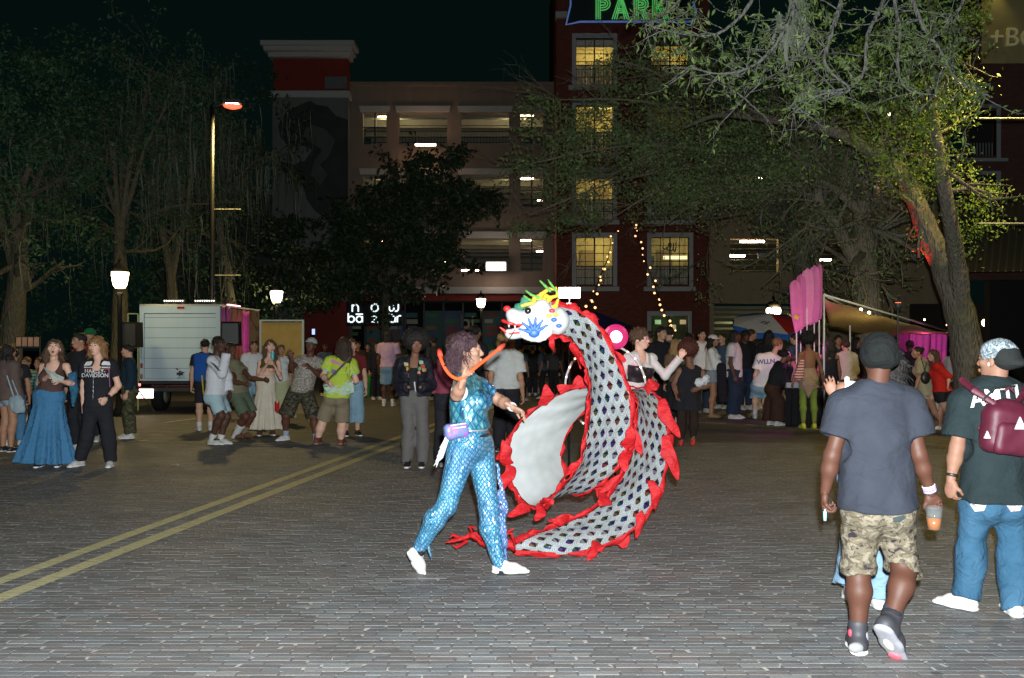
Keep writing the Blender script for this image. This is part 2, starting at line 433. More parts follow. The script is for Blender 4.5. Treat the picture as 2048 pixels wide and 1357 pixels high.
# cream + red belt and the shop front below
put(slab(MB(), 690, 1112, 575, 588, dG, .5, .25), 'cream_belt', CREAM, gar)
put(slab(MB(), 560, 1112, 588.5, 603, dG, .5, .18), 'red_fascia', REDP, gar)
put(slab(MB(), 605, 696, 603, 760, dT-.3, .06, .04), 'red_wall', REDP, gar)
shopc = [plain('poster_'+n, c, .6, var=.3, scale=3) for n, c in (('teal', (.03,.12,.11)), ('green', (.05,.16,.06)), ('red', (.22,.05,.04)), ('cream', (.35,.33,.26)), ('orange', (.25,.12,.05)), ('blue', (.05,.10,.18)))]
put(slab(MB(), 690, 1112, 606, 770, dG+.8, .2, 0), 'shop_back', BLK, gar)
rs = random.Random(5)
for k, x in enumerate([692, 732, 772, 812, 850, 889, 928, 967, 1006, 1045, 1080]):
    x1 = x+35
    mb = MB(); slab(mb, x-3.5, x-.5, 606, 770, dG, .2, .02); put(mb, 'shop_mullion', DARK, gar)
    pn = put(slab(MB(), x, x1, 622, 760, dG+.25, .04), 'shop_window', [BLK, shopc[0], shopc[5]][k % 3], gar)
    for r in range(9):
        y = 626+r*13; xx = x+rs.uniform(0, 5); wd = rs.uniform(14, 28)
        put(slab(MB(), xx, min(x1, xx+wd), y, y+rs.uniform(6, 10), dG+.235, .012), 'poster_strip', rs.choice(shopc), gar, par=pn)
T_ = text_obj('lettering', 'bi', 1.0, (0, 0, 0), (math.radians(90), 0, 0), shopc[3], None); T_.location = (W2(935, dG)-gar.location.x, .15, Z2(645, dG)); T_.parent = gar
# ---- shop sign "now bazaar"
sg = thing('shop_sign', 'black shop sign with glowing white letters now bazaar', 'sign', (W2(748, 44), 44, 0))
put(slab(MB(), 693, 803, 603, 652, 44, .25), 'sign_panel', BLK, sg)
put(MB().box((W2(700, 44), 44.2, 0), (W2(703, 44), 44.3, Z2(650, 44))).box((W2(794, 44), 44.2, 0), (W2(797, 44), 44.3, Z2(650, 44))), 'sign_post', DARK, sg)
NEONW = emis('sign_white', (.80,.95,1.0), 1.4)
class Neon:
    """stroke letters from tubes"""
    def __init__(s): s.mb = MB()
    def path(s, pts, r): s.mb.tube(pts, r, 6)
    def arc(s, c, rx, rz, a0, a1, r, n=14, y=0):
        s.path([(c[0]+rx*math.cos(math.radians(a0+(a1-a0)*i/n)), y, c[1]+rz*math.sin(math.radians(a0+(a1-a0)*i/n))) for i in range(n+1)], r)
def sgl(name, px, py, strokes, r=.034):
    d = 44; nn = Neon(); x0, z0 = W2(px, d), Z2(py, d); u = d/F
    for st in strokes:
        if st[0] == 'a': nn.arc((x0+st[1]*u, z0-st[2]*u), st[3]*u, st[4]*u, st[5], st[6], r, y=d-.06)
        else: nn.path([(x0+a*u, d-.06, z0-b*u) for a, b in st[1]], r)
    put(nn.mb, name, NEONW, sg, True)
sgl('letter_n', 711, 617, [('l', [(-6, -7), (-6, 7)]), ('a', 0, -1, 6, 6, 0, 180), ('l', [(6, -1), (6, 7)])])
sgl('letter_o', 750, 616, [('a', 0, 0, 7, 7.5, 0, 360)])
sgl('letter_w', 788, 616, [('l', [(-9, -7), (-9, 1)]), ('a', -4.5, 1, 4.5, 6, 180, 360), ('l', [(0, -5), (0, 1)]), ('a', 4.5, 1, 4.5, 6, 180, 360), ('l', [(9, -7), (9, 1)])])
sgl('letter_b', 703, 638, [('l', [(-6, -11), (-6, 7)]), ('a', 0, 1, 6, 6, 0, 360)])
sgl('letter_a', 719, 638, [('a', 0, 1, 6, 6, 0, 360), ('l', [(6, -5), (6, 7)]), ('l', [(-7, -9), (7, -9)])])
sgl('letter_z', 750, 638, [('l', [(-6, -5), (6, -5), (-6, 7), (6, 7)])])
sgl('letter_a', 785, 638, [('a', 0, 1, 6, 6, 0, 360), ('l', [(6, -5), (6, 7)]), ('l', [(-7, -9), (7, -9)])])
sgl('letter_r', 799, 638, [('l', [(-4, -5), (-4, 7)]), ('a', 1, -1, 5, 5, 60, 180)])
# ---- painted stair tower
dT = 49.0
tw = thing('stair_tower', 'grey mural tower with red panel and white cornice left of the garage', 'building', (W2(620, dT), dT, 0))
put(MB().box((W2(545, dT), dT, 0), (W2(697, dT), dT+.7, Z2(196, dT))), 'wall', GREYW, tw)
put(MB().box((W2(546.5, dT), dT+.05, Z2(183, dT)), (W2(695.5, dT), dT+.68, Z2(117, dT))), 'red_panel', REDP, tw)
put(slab(MB(), 543, 699, 183, 196, dT, .72, .12), 'white_band', WHT, tw)
for i, (a, b, p, q, pr) in enumerate(((528, 713, 90, 99, .75), (533, 708, 99.2, 108, .6), (539, 702, 108.2, 117, .3))):
    put(slab(MB(), a, b, p, q, dT, .75, pr), 'cornice', WHT, tw)
put(slab(MB(), 650, 694, 154, 178, dT, .05, .03), 'dark_plate', GREYW, tw)
MUR = plain('mural_dark_paint', (.035,.045,.04), .85, var=.4, scale=1.2); MUR2 = plain('mural_mid_paint', (.08,.09,.085), .85, var=.4, scale=1.5)
def poly(pts, d, name, mat, root, th=.02):
    mb = MB().prism([(W2(a, d), Z2(b, d)) for a, b in pts][::-1], d-th, d-.001); return put(mb, name, mat, root)
poly([(566, 232), (590, 215), (612, 205), (622, 203), (632, 210), (655, 213), (672, 232), (696, 240), (696, 470), (640, 430), (628, 420), (614, 400), (606, 372), (585, 352), (566, 345), (560, 322), (585, 330), (610, 322), (625, 300), (600, 290), (575, 292), (560, 272), (556, 252)], dT, 'mural_figure', MUR, tw)
poly([(600, 268), (622, 250), (650, 258), (670, 280), (660, 310), (640, 330), (655, 350), (640, 372), (622, 350), (630, 320), (645, 300), (620, 285)], dT-.022, 'mural_highlight', MUR2, tw)
# low dark block left of the tower
lb = thing('low_annex', 'low dark annex with grey parapet left of the mural tower', 'building', (W2(480, 52), 52, 0))
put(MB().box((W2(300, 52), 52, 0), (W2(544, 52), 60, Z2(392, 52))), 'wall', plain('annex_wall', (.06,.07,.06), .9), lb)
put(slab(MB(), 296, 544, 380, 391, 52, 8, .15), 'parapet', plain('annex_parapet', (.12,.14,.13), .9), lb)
# ---- brick tower with tall windows
dB = 47.0
bt = thing('brick_tower', 'red brick tower with tall lit windows under the green neon sign', 'building', (W2(1265, dB), dB, 0))
wr = [(77, 170), (211, 304), (345, 439), (475, 572)]; wc = [(1152, 1226), (1302, 1378)]
h2 = [(a, b, p, q) for a, b in wc for p, q in wr]+[(1302, 1376, 632, 705)]
rel(holed('wall', 1113, 1418, 0, Z2(-110, dB), dB, .4, h2, BRK, None), bt)
put(MB().box((W2(1113, dB), dB+.41, 0), (W2(1113, dB)+.4, dB+9, Z2(-110, dB))).box((W2(1418, dB)-.4, dB+.41, 0), (W2(1418, dB), dB+9, Z2(-110, dB))), 'side_wall', BRK, bt)
put(slab(MB(), 1111, 1420, 569.5, 573, dB, .1, .06), 'belt_course', BRK, bt)
put(slab(MB(), 1111, 1134, 26, 38, dB, .3, .2), 'cream_stub', WHT, bt)
ROOM = plain('room_wall', (.62,.53,.25), .9, var=.2, scale=2); CURT = plain('curtain', (.72,.73,.66), .9, var=.4, scale=6)
def glass_mat():
    m, t = newmat('window_glass', .05, 0, .5); t.b.inputs['Transmission Weight'].default_value = 0
    t.col((.5,.5,.45)); t.b.inputs['Alpha'].default_value = .12; return m
GLASS = glass_mat()
for ci, (a, b) in enumerate(wc):
    for ri, (p, q) in enumerate(wr):
        fr = MB(); 
        for s_ in ((a-8, a, p-9, q+1), (b, b+8, p-9, q+1), (a, b, p-9, p)): slab(fr, *s_, dB, .2, .07)
        wn = put(fr, 'window', WHT, bt)
        put(slab(MB(), a-15, b+12, q+2, q+11, dB, .3, .14), 'sill', WHT, bt, par=wn)
        mb = MB(); dd = dB+.15; xs = [a+(b-a)*k/4 for k in range(5)]; ys = [p+(q-p)*k/6 for k in range(7)]
        for k, x in enumerate(xs): slab(mb, x-(1.4 if k == 2 else .6), x+(1.4 if k == 2 else .6), p, q, dd, .05)
        for k, y in enumerate(ys): slab(mb, a, b, y-.6, y+.6, dd+.003, .04)
        put(mb, 'muntin', DARK, bt, par=wn)
        for i in range(4):
            for j in range(6):
                put(slab(MB(), xs[i]+.7, xs[i+1]-.7, ys[j]+.7, ys[j+1]-.7, dd+.02, .008), 'pane', GLASS, bt, par=wn)
        rl = MB(); z0 = q-40
        slab(rl, a, b, z0, z0+2.2, dB-.02, .05)
        for k in range(24): x = a+(b-a)*(k+.5)/24; slab(rl, x-.35, x+.35, z0+2, q-1, dB-.01, .03)
        put(rl, 'balcony_rail', DARK, bt, par=wn)
        cu = MB()
        for k in range(14):
            x = a+(b-a)*k/14; slab(cu, x+.3, x+(b-a)/14-.6, q-37, q-1, dB+.62+.05*(k % 2), .03)
        put(cu, 'curtain', CURT, bt, par=wn)
        rm = MB(); X0, X1, Z0, Z1 = W2(a, dB)-.3, W2(b, dB)+.3, Z2(q, dB)-.05, Z2(p, dB)+.3
        rm.box((X0, dB+3, Z0), (X1, dB+3.1, Z1)); rm.box((X0-.1, dB+.42, Z0), (X0, dB+3.1, Z1)); rm.box((X1, dB+.42, Z0), (X1+.1, dB+3.1, Z1))
        rm.box((X0-.1, dB+.42, Z1), (X1+.1, dB+3.1, Z1+.1)); rm.box((X0-.1, dB+.42, Z0-.12), (X1+.1, dB+3.1, Z0-.01))
        put(rm, 'room', ROOM, bt, par=wn)
        rv = random.Random(ci*7+ri); xd = X0+rv.uniform(.2, .6)*(X1-X0); put(MB().box((xd, dB+2.9, Z0+.02), (xd+.75, dB+2.98, Z0+2.0)).box((X0+.02, dB+2.3, Z0+.02), (X0+rv.uniform(.5, 1), dB+2.8, Z0+rv.uniform(.9, 1.7))), 'room_door', plain('door_wood', (.30,.22,.10), .6), bt, par=wn)
        put(MB().box((xd-.6, dB+2.93, Z0+1.3), (xd-.15, dB+2.99, Z0+1.75)), 'picture', plain('pict%d' % ri, (.12,.14,.16), .6, var=.5), bt, par=wn)
        if ri in (0, 2): put(MB().box((X0+.31, dB+.30, Z1-.3-rv.uniform(.25, .6)), (X1-.31, dB+.33, Z1-.31)), 'blind', CURT, bt, par=wn)
        pw = {(0, 0): 70, (0, 1): 42, (0, 2): 38, (0, 3): 42, (1, 0): 34, (1, 1): 3, (1, 2): 4, (1, 3): 15}[(ci, ri)]
        lamp('room_light', 'POINT', ((X0+X1)/2+.5, dB+1.6, Z1-.45), pw, (1.0, .86, .42), .25)
        if ri == 3 and ci == 1:
            put(slab(MB(), a+24, b, 512, 519, dB+2.2, .1), 'cove', emis('cove', (1, .9, .5), 1.2), bt, par=wn)
            ch = Neon(); d = dB+1.4; u = d/F
            for k in range(4): ch.arc((W2(1331+k*6, d), Z2(490, d)), (6-k)*u, (9+k*1.5)*u, 200, 380, .03, y=d)
            put(ch.mb, 'chandelier', BLK, bt, True, par=wn)
# ground-floor shop window
fr = MB()
for s_ in ((1294, 1302, 623, 712), (1376, 1383, 623, 712), (1302, 1376, 623, 632)): slab(fr, *s_, dB, .2, .08)
wn = put(fr, 'window', WHT, bt)
put(slab(MB(), 1302, 1376, 632, 705, dB+2.4, .1), 'room', plain('shop_inside', (.05,.07,.035), .8, var=.6, scale=1.5), bt, par=wn)
for x, y, c in ((1310, 640, (.1,.5,.1)), (1340, 650, (.5,.25,.05)), (1330, 668, (.5,.1,.08)), (1360, 640, (.6,.3,.1)), (1350, 680, (.1,.3,.4))):
    put(slab(MB(), x, x+12, y, y+9, dB+2.2, .05), 'neon_sign', emis('neon%d' % x, c, .35), bt, par=wn)
mb = MB(); slab(mb, 1337, 1340, 632, 705, dB+.1, .06); slab(mb, 1302, 1376, 664, 666, dB+.103, .05); put(mb, 'muntin', DARK, bt, par=wn)
lamp('shop_light', 'POINT', (W2(1340, dB+1.2), dB+1.2, Z2(640, dB)), 12, (.9, 1, .55), .2)
# ---- neon PARK sign on the tower
dS = 46.2; u = dS/F
ps = thing('neon_sign', 'dark roof sign with green neon letters PARK and blue neon border', 'sign', (W2(1262, dS), dS, 0))
poly([(1140, -70), (1138, 10), (1130, 52), (1160, 47), (1388, 47), (1396, 30), (1384, 10), (1384, -70)], dS+.3, 'sign_board', plain('sign_dark', (.01,.02,.022), .6), ps, .3)
GN = emis('green_neon', (.08,1.0,.14), .28); BN = emis('blue_neon', (.03,.22,.9), .2)
bl = Neon()
for o_ in (0,):
    bl.path([(W2(1141, dS), dS-.08, Z2(-20, dS)), (W2(1141, dS), dS-.08, Z2(12, dS)), (W2(1132, dS), dS-.08, Z2(51, dS)), (W2(1160, dS), dS-.08, Z2(45, dS)), (W2(1385, dS), dS-.08, Z2(45, dS)), (W2(1392, dS), dS-.08, Z2(30, dS)), (W2(1386, dS), dS-.08, Z2(5, dS))], .05)
put(bl.mb, 'neon_border', BN, ps, True)
def nletter(name, px, strokes):
    nn = Neon()
    for st in strokes: nn.path([(W2(px+a, dS), dS-.08, Z2(b, dS)) for a, b in st], .030)
    put(nn.mb, name, GN, ps, True)
def arcs(cx, cy, rx, ry, a0, a1, n=10): return [(cx+rx*math.cos(math.radians(a0+(a1-a0)*i/n)), cy-ry*math.sin(math.radians(a0+(a1-a0)*i/n))) for i in range(n+1)]
nletter('letter_P', 1192, [[(o, 40), (o, -4)] for o in (0, 4, 8)]+[[(o, -4+i*5)]+[(12, -4+i*5)]+arcs(13, 9, 15-i*4.5, 13-i*5, 90, -90)+[(8, 22-i*5)] for i, o in ((0, 0), (1, 4), (2, 8))])
nletter('letter_A', 1224, [[(o, 40), (14+o*.6, -4)] for o in (0, 4.5, 9)]+[[(34-o, 40), (20-o*.4, -4)] for o in (0, 4.5, 9)]+[[(8, 27), (27, 27)], [(9, 23), (26, 23)], [(10, 19), (24, 19)]])
nletter('letter_R', 1268, [[(o, 40), (o, -4)] for o in (0, 4, 8)]+[[(o, -4+i*5)]+[(12, -4+i*5)]+arcs(13, 9, 15-i*4.5, 13-i*5, 90, -90)+[(8, 22-i*5)] for i, o in ((0, 0), (1, 4), (2, 8))]+[[(12+o, 22), (20+o, 40)] for o in (0, 4.5, 9)])
nletter('letter_K', 1305, [[(o, 40), (o, -4)] for o in (0, 4, 8)]+[[(10, 19-o), (26-o*.6, -4)] for o in (0, 4, 8)]+[[(11+o, 17), (24+o, 40)] for o in (0, 4.5, 9)])
# ---- right wing of the garage
dR = 49.0
rw = thing('parking_wing', 'tan garage wing with long openings right of the brick tower', 'building', (W2(1550, dR), dR, 0))
h3 = [(1460, 1557, 478, 545), (1460, 1557, 352, 420), (1607, 1704, 478, 545), (1607, 1704, 352, 420), (1428, 1640, 607, 700)]
rel(holed('wall', 1419, 1900, 0, Z2(215, dR), dR, .35, h3, stucco('olive_stucco', (.40,.32,.20)), None), rw)
mb = MB()
for q in (545, 420): mb.box((W2(1419, dR), dR+.37, Z2(q, dR)-.3), (W2(1900, dR), dR+9, Z2(q, dR)-.03))
for q in (478, 352): mb.box((W2(1419, dR), dR+.37, Z2(q, dR)+.25), (W2(1900, dR), dR+9, Z2(q, dR)+.4))
put(mb, 'deck', CONC, rw)
mb = MB()
for p, q in ((478, 545), (352, 420)):
    mb.box((W2(1419, dR), dR+9, Z2(q, dR)-.3), (W2(1900, dR), dR+9.1, Z2(p, dR)+.4))
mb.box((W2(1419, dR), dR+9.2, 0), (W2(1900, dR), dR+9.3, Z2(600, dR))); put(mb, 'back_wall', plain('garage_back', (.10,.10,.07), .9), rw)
for a, b in ((1460, 1557), (1607, 1704)):
    for y in (486, 497, 508, 519, 530, 541, 362, 374, 386, 398, 410): put(slab(MB(), a, b, y, y+1.6, dR+.15, .05), 'louvre', CONC, rw)
mb = MB()
for k, y in enumerate((612, 620, 629, 640, 652)): mb.box((W2(1428, dR), dR+.6+k*1.1, Z2(y, dR)-.12), (W2(1640, dR), dR+.9+k*1.1, Z2(y, dR)))
put(mb, 'beam', CONC, rw)
put(slab(MB(), 1516, 1556, 507, 517, dR+.05, .05, .02), 'wing_plate', WHT, rw)
for px, py, wd, pw in ((1476, 402, .85, 45), (1505, 483, 1.2, 45), (1474, 512, .8, 45), (1745, 356, .5, 10), (1522, 355, .3, 0), (1650, 520, .6, 20)):
    fixture(px, py, dR+(.12 if px != 1745 else -.3), wd, .09, TUBE, pw, (1, .85, .45), rw)
lamp('garage_lamp', 'POINT', (W2(1500, 52), 52, Z2(612, 52)-.5), 130, (.9, .9, .45), .4)
lamp('garage_lamp', 'POINT', (W2(1600, 51), 51, Z2(612, 51)-.5), 60, (.9, .9, .45), .4)
# wall-mounted bright panels on the left block
def wall_lamp(label, px, py, w, h, d, pw, col, mat):
    th = thing('wall_light', label, 'lamp', (W2(px, d), d, Z2(py, d)))
    MB().cbox((0, 0, 0), (w/2, .06, h/2)).build('light_panel', mat, th)
    MB().cbox((0, .10, 0), (w/2+.04, .035, h/2+.05)).build('lamp_housing', DARK, th)
    MB().tube([(0, .13, 0), (0, .6, .05)], .03, 6).build('bracket', DARK, th)
    lamp('wall_lamp_light', 'POINT', (W2(px, d), d-.35, Z2(py, d)-.1), pw, col, .2)
wall_lamp('long warm tube light under the middle top garage opening', 851, 290, 1.0, .07, 49.3, 30, (1, .6, .4), TUBE)
wall_lamp('bright rectangular light panel low on the tan garage wall', 992, 533, .95, .38, 49.3, 45, (1, .75, .65), emis('panel_hot', (1, .82, .74), 14))
# ---- far right building
dQ = 27.0
fb = thing('corner_building', 'dark brick corner building with gold letters and shed roof at right edge', 'building', (W2(2010, dQ), dQ, 0))
DBR = brickwall('dark_brickwork', (.05,.022,.018), (.07,.03,.022), (.05,.035,.03)); h4 = [(1938, 1992, 222, 312), (1945, 1992, 352, 400)]
rel(holed('wall', 1935, 2300, Z2(560, dQ), Z2(-60, dQ), dQ, .3, h4, DBR, None), fb)
OLV = plain('olive_render', (.20,.17,.07), .9, var=.3, scale=2)
put(slab(MB(), 1962, 2300, -60, 128, dQ, .1, .05), 'upper_render', OLV, fb)
GTR = plain('grey_trim', (.13,.15,.15), .7)
for a, b, p, q in ((1930, 2003, 210, 318), (1935, 2003, 343, 404)):
    fr = MB(); slab(fr, b-11, b-3, p, q, dQ, .1, .05); slab(fr, a, b-11.3, p, p+7, dQ, .1, .05); wn = put(fr, 'window', GTR, fb)
    put(slab(MB(), a-25, b+8, q+.5, q+7, dQ, .1, .15), 'sill', GTR, fb, par=wn)
    put(slab(MB(), a+5, b-11, p+7, q, dQ+.25, .03), 'pane', BLK, fb, par=wn)
    rl = MB()
    for k in range(9): slab(rl, a+6+k*6, a+7+k*6, q-32, q, dQ+.05, .03)
    put(rl, 'balcony_rail', GTR, fb, par=wn)
GOLD = plain('gold_letters', (.70,.62,.32), .5)
t_ = text_obj('lettering', '+BOU', .72, (0, 0, 0), (math.radians(90), 0, 0), GOLD, None, extrude=.04, align='LEFT', shear=.1); t_.location = (W2(1972, dQ)-fb.location.x, -.1, Z2(79, dQ)); t_.parent = fb
lamp('wall_washer', 'SPOT', (W2(2003, dQ-.45), dQ-.45, Z2(-38, dQ)), 22, (1, .85, .3), .05, spot_size=math.radians(75), spot_blend=.9).rotation_euler = (math.radians(14), 0, 0)
wl = thing('wall_spotlight', 'small downlight above the gold letters at top right', 'lamp', (W2(2003, dQ-.45), dQ-.45, Z2(-44, dQ)))
MB().lathe([(.05, 0), (.07, .12), (.03, .16)], (0, 0, 0), 10).build('lamp_housing', DARK, wl); MB().tube([(0, 0, .1), (0, .4, .15)], .015, 6).build('bracket', DARK, wl)
# shed roof over the corner shop: standing seams
rf = MB(); A = (W2(2300, 25.5), 25.5, Z2(372, 25.5)); 
roofpts = [(1925, 402, 26.8), (2300, 372, 26.8), (2300, 540, 22.5), (1905, 545, 22.5)]
q = [P(a, b, c) for a, b, c in roofpts]
rfb = MB().add(q, [(0, 1, 2, 3)]); rfo = put(rfb, 'shed_roof', plain('roof_sheet', (.07,.055,.03), .7, bump=.3), fb)
for k in range(26):
    a = q[3].lerp(q[2], k/26); b = q[0].lerp(q[1], k/26); mb = MB().tube([a+Vector((0, 0, .015)), b+Vector((0, 0, .015))], .022, 4); put(mb, 'seam', plain('roof_seam', (.14,.11,.06), .7), fb, par=rfo)
put(MB().box((W2(1935, dQ)+.6, dQ-.01, 0), (W2(2300, dQ), dQ+.3, Z2(560, dQ)-.02)), 'shop_wall', BLK, fb)
nt2 = Neon(); d = 24.0
nt2.arc((W2(1836, d), Z2(505, d)), .17, .2, 0, 360, .02, y=d); nt2.arc((W2(1836, d), Z2(505, d)), .12, .14, 0, 360, .015, y=d)
rb = thing('round_sign', 'small round grey sign hanging left of the leaning oak trunk', 'sign', (W2(1836, d), d, Z2(505, d)))
put(nt2.mb, 'sign_ring', GTR, rb, True)
mb = MB()
for k in range(3): mb.cbox((0, 0, .06-k*.06), (.10, .01, .012))
mb.build('sign_bar', GTR, rb); MB().tube([(0, .02, .2), (0, .02, .9)], .015, 5).build('hanger', DARK, rb)
# ================================================================ trees
def bark(name, c, moss=(.05,.07,.03)):
    m, t = newmat(name, .9, 0, .2); o = t.obj()
    mp = t.n('Mapping', {'Vector': o}); mp.inputs['Scale'].default_value = (9, 9, 2.2)
    v = t.n('TexVoronoi', {'Vector': mp.outputs[0], 'Scale': 3.2}).outputs[0]; n = t.noise(o, 7, 5, .7)[0]; n2 = t.noise(o, 1.1, 3)[0]
    col = t.mix(v, tuple(x*.5 for x in c), c); col = t.mix(t.math('MULTIPLY', n, .6), col, tuple(x*.55 for x in c))
    t.col(t.mix(t.ramp(n2, [(.45, (0,0,0)), (.7, (.6,.6,.6))]), col, moss))
    t.bump(t.math('ADD', v, n), .9, .04); return m
def leafmat(name, dark, light, trans=.25):
    m, t = newmat(name, .55, 0, .3); g = t.n('NewGeometry').outputs['Random Per Island']; o = t.obj()
    n = t.noise(o, .9, 3)[0]
    f = t.math('MULTIPLY', t.math('ADD', g, n), .5)
    t.col(t.ramp(f, [(.2, dark), (.55, tuple((a+b)/2 for a, b in zip(dark, light))), (.85, light)]))
    return m
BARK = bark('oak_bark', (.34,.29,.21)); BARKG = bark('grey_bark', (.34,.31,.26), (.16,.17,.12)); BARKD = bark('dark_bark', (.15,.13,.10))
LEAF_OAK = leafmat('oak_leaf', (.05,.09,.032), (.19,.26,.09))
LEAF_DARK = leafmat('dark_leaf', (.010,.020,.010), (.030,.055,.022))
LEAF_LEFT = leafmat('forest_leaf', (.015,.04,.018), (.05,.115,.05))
LEAF_NEAR = leafmat('near_leaf', (.028,.050,.010), (.11,.155,.038))
LEAF_LIME = leafmat('lime_leaf', (.05,.085,.012), (.20,.28,.035))
MOSS = leafmat('moss_strand', (.055,.065,.045), (.13,.145,.10))
def leaves(pts, size, seed=0, aspect=2.0, droop=.3):
    """pts (n,3); returns V,F of small folded leaf blades"""
    r = np.random.default_rng(seed); n = len(pts)
    d = r.normal(size=(n, 3)); d[:, 2] -= droop; d /= np.linalg.norm(d, axis=1)[:, None]
    a = r.normal(size=(n, 3)); w = np.cross(d, a); w /= np.linalg.norm(w, axis=1)[:, None]; nn = np.cross(w, d)
    L = size*r.uniform(.6, 1.35, n)[:, None]; Wd = L/aspect/2
    p = np.asarray(pts)
    V = np.stack([p, p+d*L*.45+w*Wd+nn*L*.06, p+d*L, p+d*L*.45-w*Wd+nn*L*.06], 1).reshape(-1, 3)
    Fq = np.arange(4*n).reshape(n, 4)
    return V, Fq
def blobpts(blobs, dens, seed=0, clump=.5):
    """blobs: (px, py, D, rpx_x, rpx_z, depth_m); clumped points in each ellipsoid"""
    r = np.random.default_rng(seed); out = []
    for b in blobs:
        px, py, d, rx, rz = b[:5]; dm = b[5] if len(b) > 5 else None
        c = np.array(P(px, py, d)); R = np.array([rx/F*d, dm or (rx+rz)/2/F*d, rz/F*d]); vol = R[0]*R[2]
        n = int(dens*vol); m = max(3, n//40)
        cc = r.normal(size=(m, 3)); cc /= np.linalg.norm(cc, axis=1)[:, None]; cc *= (r.uniform(.25, 1, m)**.5)[:, None]
        q = cc[r.integers(0, m, n)]*R+r.normal(size=(n, 3))*clump*np.array([.42, .42, .28])
        out.append(c+q)
    return np.concatenate(out)
def twig(mb, p, d, L, r, lev, rs, spread=.7, grav=0.0, ends=None, nseg=4, kids=3, minr=.004):
    pts = [p]; cur = p; dd = d.normalized()
    for i in range(nseg):
        dd = (dd+Vector((rs.gauss(0, .16), rs.gauss(0, .16), rs.gauss(0, .14)-grav))).normalized(); cur = cur+dd*L/nseg; pts.append(cur)
    mb.tube(pts, [r*(1-.62*i/nseg) for i in range(nseg+1)], 5 if r > .02 else 4, False)
    if ends is not None and lev <= 1: ends.extend(pts[1:])
    if lev > 0:
        for k in range(kids):
            i = rs.randint(1, nseg); ax = Vector((rs.gauss(0, 1), rs.gauss(0, 1), rs.gauss(0, 1))).normalized()
            nd = (dd+ax*spread).normalized(); twig(mb, pts[i], nd, L*rs.uniform(.5, .75), max(minr, r*.5), lev-1, rs, spread, grav, ends, nseg, kids, minr)
def limb(mb, pts, n=10):
    """pts (px,py,D,r_px): smooth tapered limb; returns world pts"""
    ws = [P(p[0], p[1], p[2]) for p in pts]; rs_ = [p[3]/F*p[2] for p in pts]; out = []; ro = []
    for i in range(len(ws)-1):
        p0, p1, p2, p3 = ws[max(0, i-1)], ws[i], ws[i+1], ws[min(len(ws)-1, i+2)]
        for k in range(4):
            t = k/4; q = .5*((2*p1)+(p2-p0)*t+(2*p0-5*p1+4*p2-p3)*t*t+(3*p1-p0-3*p2+p3)*t**3); out.append(q); ro.append(rs_[i]+(rs_[i+1]-rs_[i])*t)
    out.append(ws[-1]); ro.append(rs_[-1]); ro = [x*(1+.06*math.sin(i*2.3)) for i, x in enumerate(ro)]
    mb.tube(out, ro, n, False); return out
def moss(anchors, n, L, seed=0):
    r = np.random.default_rng(seed); Vs = []; Fs = []; k = 0
    anchors = np.asarray([tuple(a) for a in anchors])
    for i in range(n):
        a = anchors[r.integers(len(anchors))]+r.normal(size=3)*.05; ln = L*r.uniform(.4, 1.3); w = r.uniform(.012, .035); sg = 5; ph = r.uniform(0, 6)
        th = r.uniform(0, math.pi); ux, uy = math.cos(th), math.sin(th)
        for j in range(sg+1):
            t = j/sg; c = a+np.array([.03*math.sin(ph+t*5), .03*math.cos(ph+t*4), -ln*t]); ww = w*(1-t)*(.6+.4*math.sin(j*2+ph))+.002
            Vs += [c+np.array([ux, uy, 0])*ww, c-np.array([ux, uy, 0])*ww]
        for j in range(sg): Fs.append((k+2*j, k+2*j+1, k+2*j+3, k+2*j+2))
        k += 2*(sg+1)
    return np.array(Vs), np.array(Fs)
def tree(name, label, base, trunks, blobs, dens, lsize, lmat, bmat, seed=0, twigs=(2, 1.2, 3), moss_n=0, moss_L=.8, group=None, clump=.5, aspect=2.0, extra_leaf=True, tspread=.7, grav=0.0):
    d = base[1]; root = thing(name, label, 'tree', (W2(base[0], d), d, 0), group)
    rs = random.Random(seed); mb = MB(); ends = []; allp = []
    for tr in trunks:
        o = limb(mb, tr); allp += o
        lev, L, kids = twigs
        for i in range(len(o)//3, len(o)):
            rad = tr[min(len(tr)-1, i//4)][3]/F*tr[0][2]
            for k in range(kids if i > len(o)//2 else 1):
                ax = Vector((rs.gauss(0, 1), rs.gauss(0, 1), rs.gauss(.5, .8))).normalized()
                twig(mb, o[i], ax, L*rs.uniform(.6, 1.2), max(.012, rad*.35), lev, rs, tspread, grav, ends, 4, 3, .006)
    put(mb, 'trunk', bmat, root, True)
    pts = []
    if blobs: pts.append(blobpts(blobs, dens, seed, clump))
    if extra_leaf and ends:
        e = np.array([tuple(x) for x in ends]); r = np.random.default_rng(seed); e = e[r.integers(0, len(e), int(len(e)*2.5))]+r.normal(size=(int(len(e)*2.5), 3))*.12; pts.append(e)
    if pts:
        V, Q = leaves(np.concatenate(pts), lsize, seed, aspect); V = V-np.array(root.location)
        c = np_mesh('crown', V, Q, lmat, root, False)
    if moss_n:
        V, Q = moss(ends or allp, moss_n, moss_L, seed); V = V-np.array(root.location); m = np_mesh('hanging_moss', V, Q, MOSS, root, False); m['kind'] = 'stuff'
    return root
gl = 'dark trees behind the truck at left'
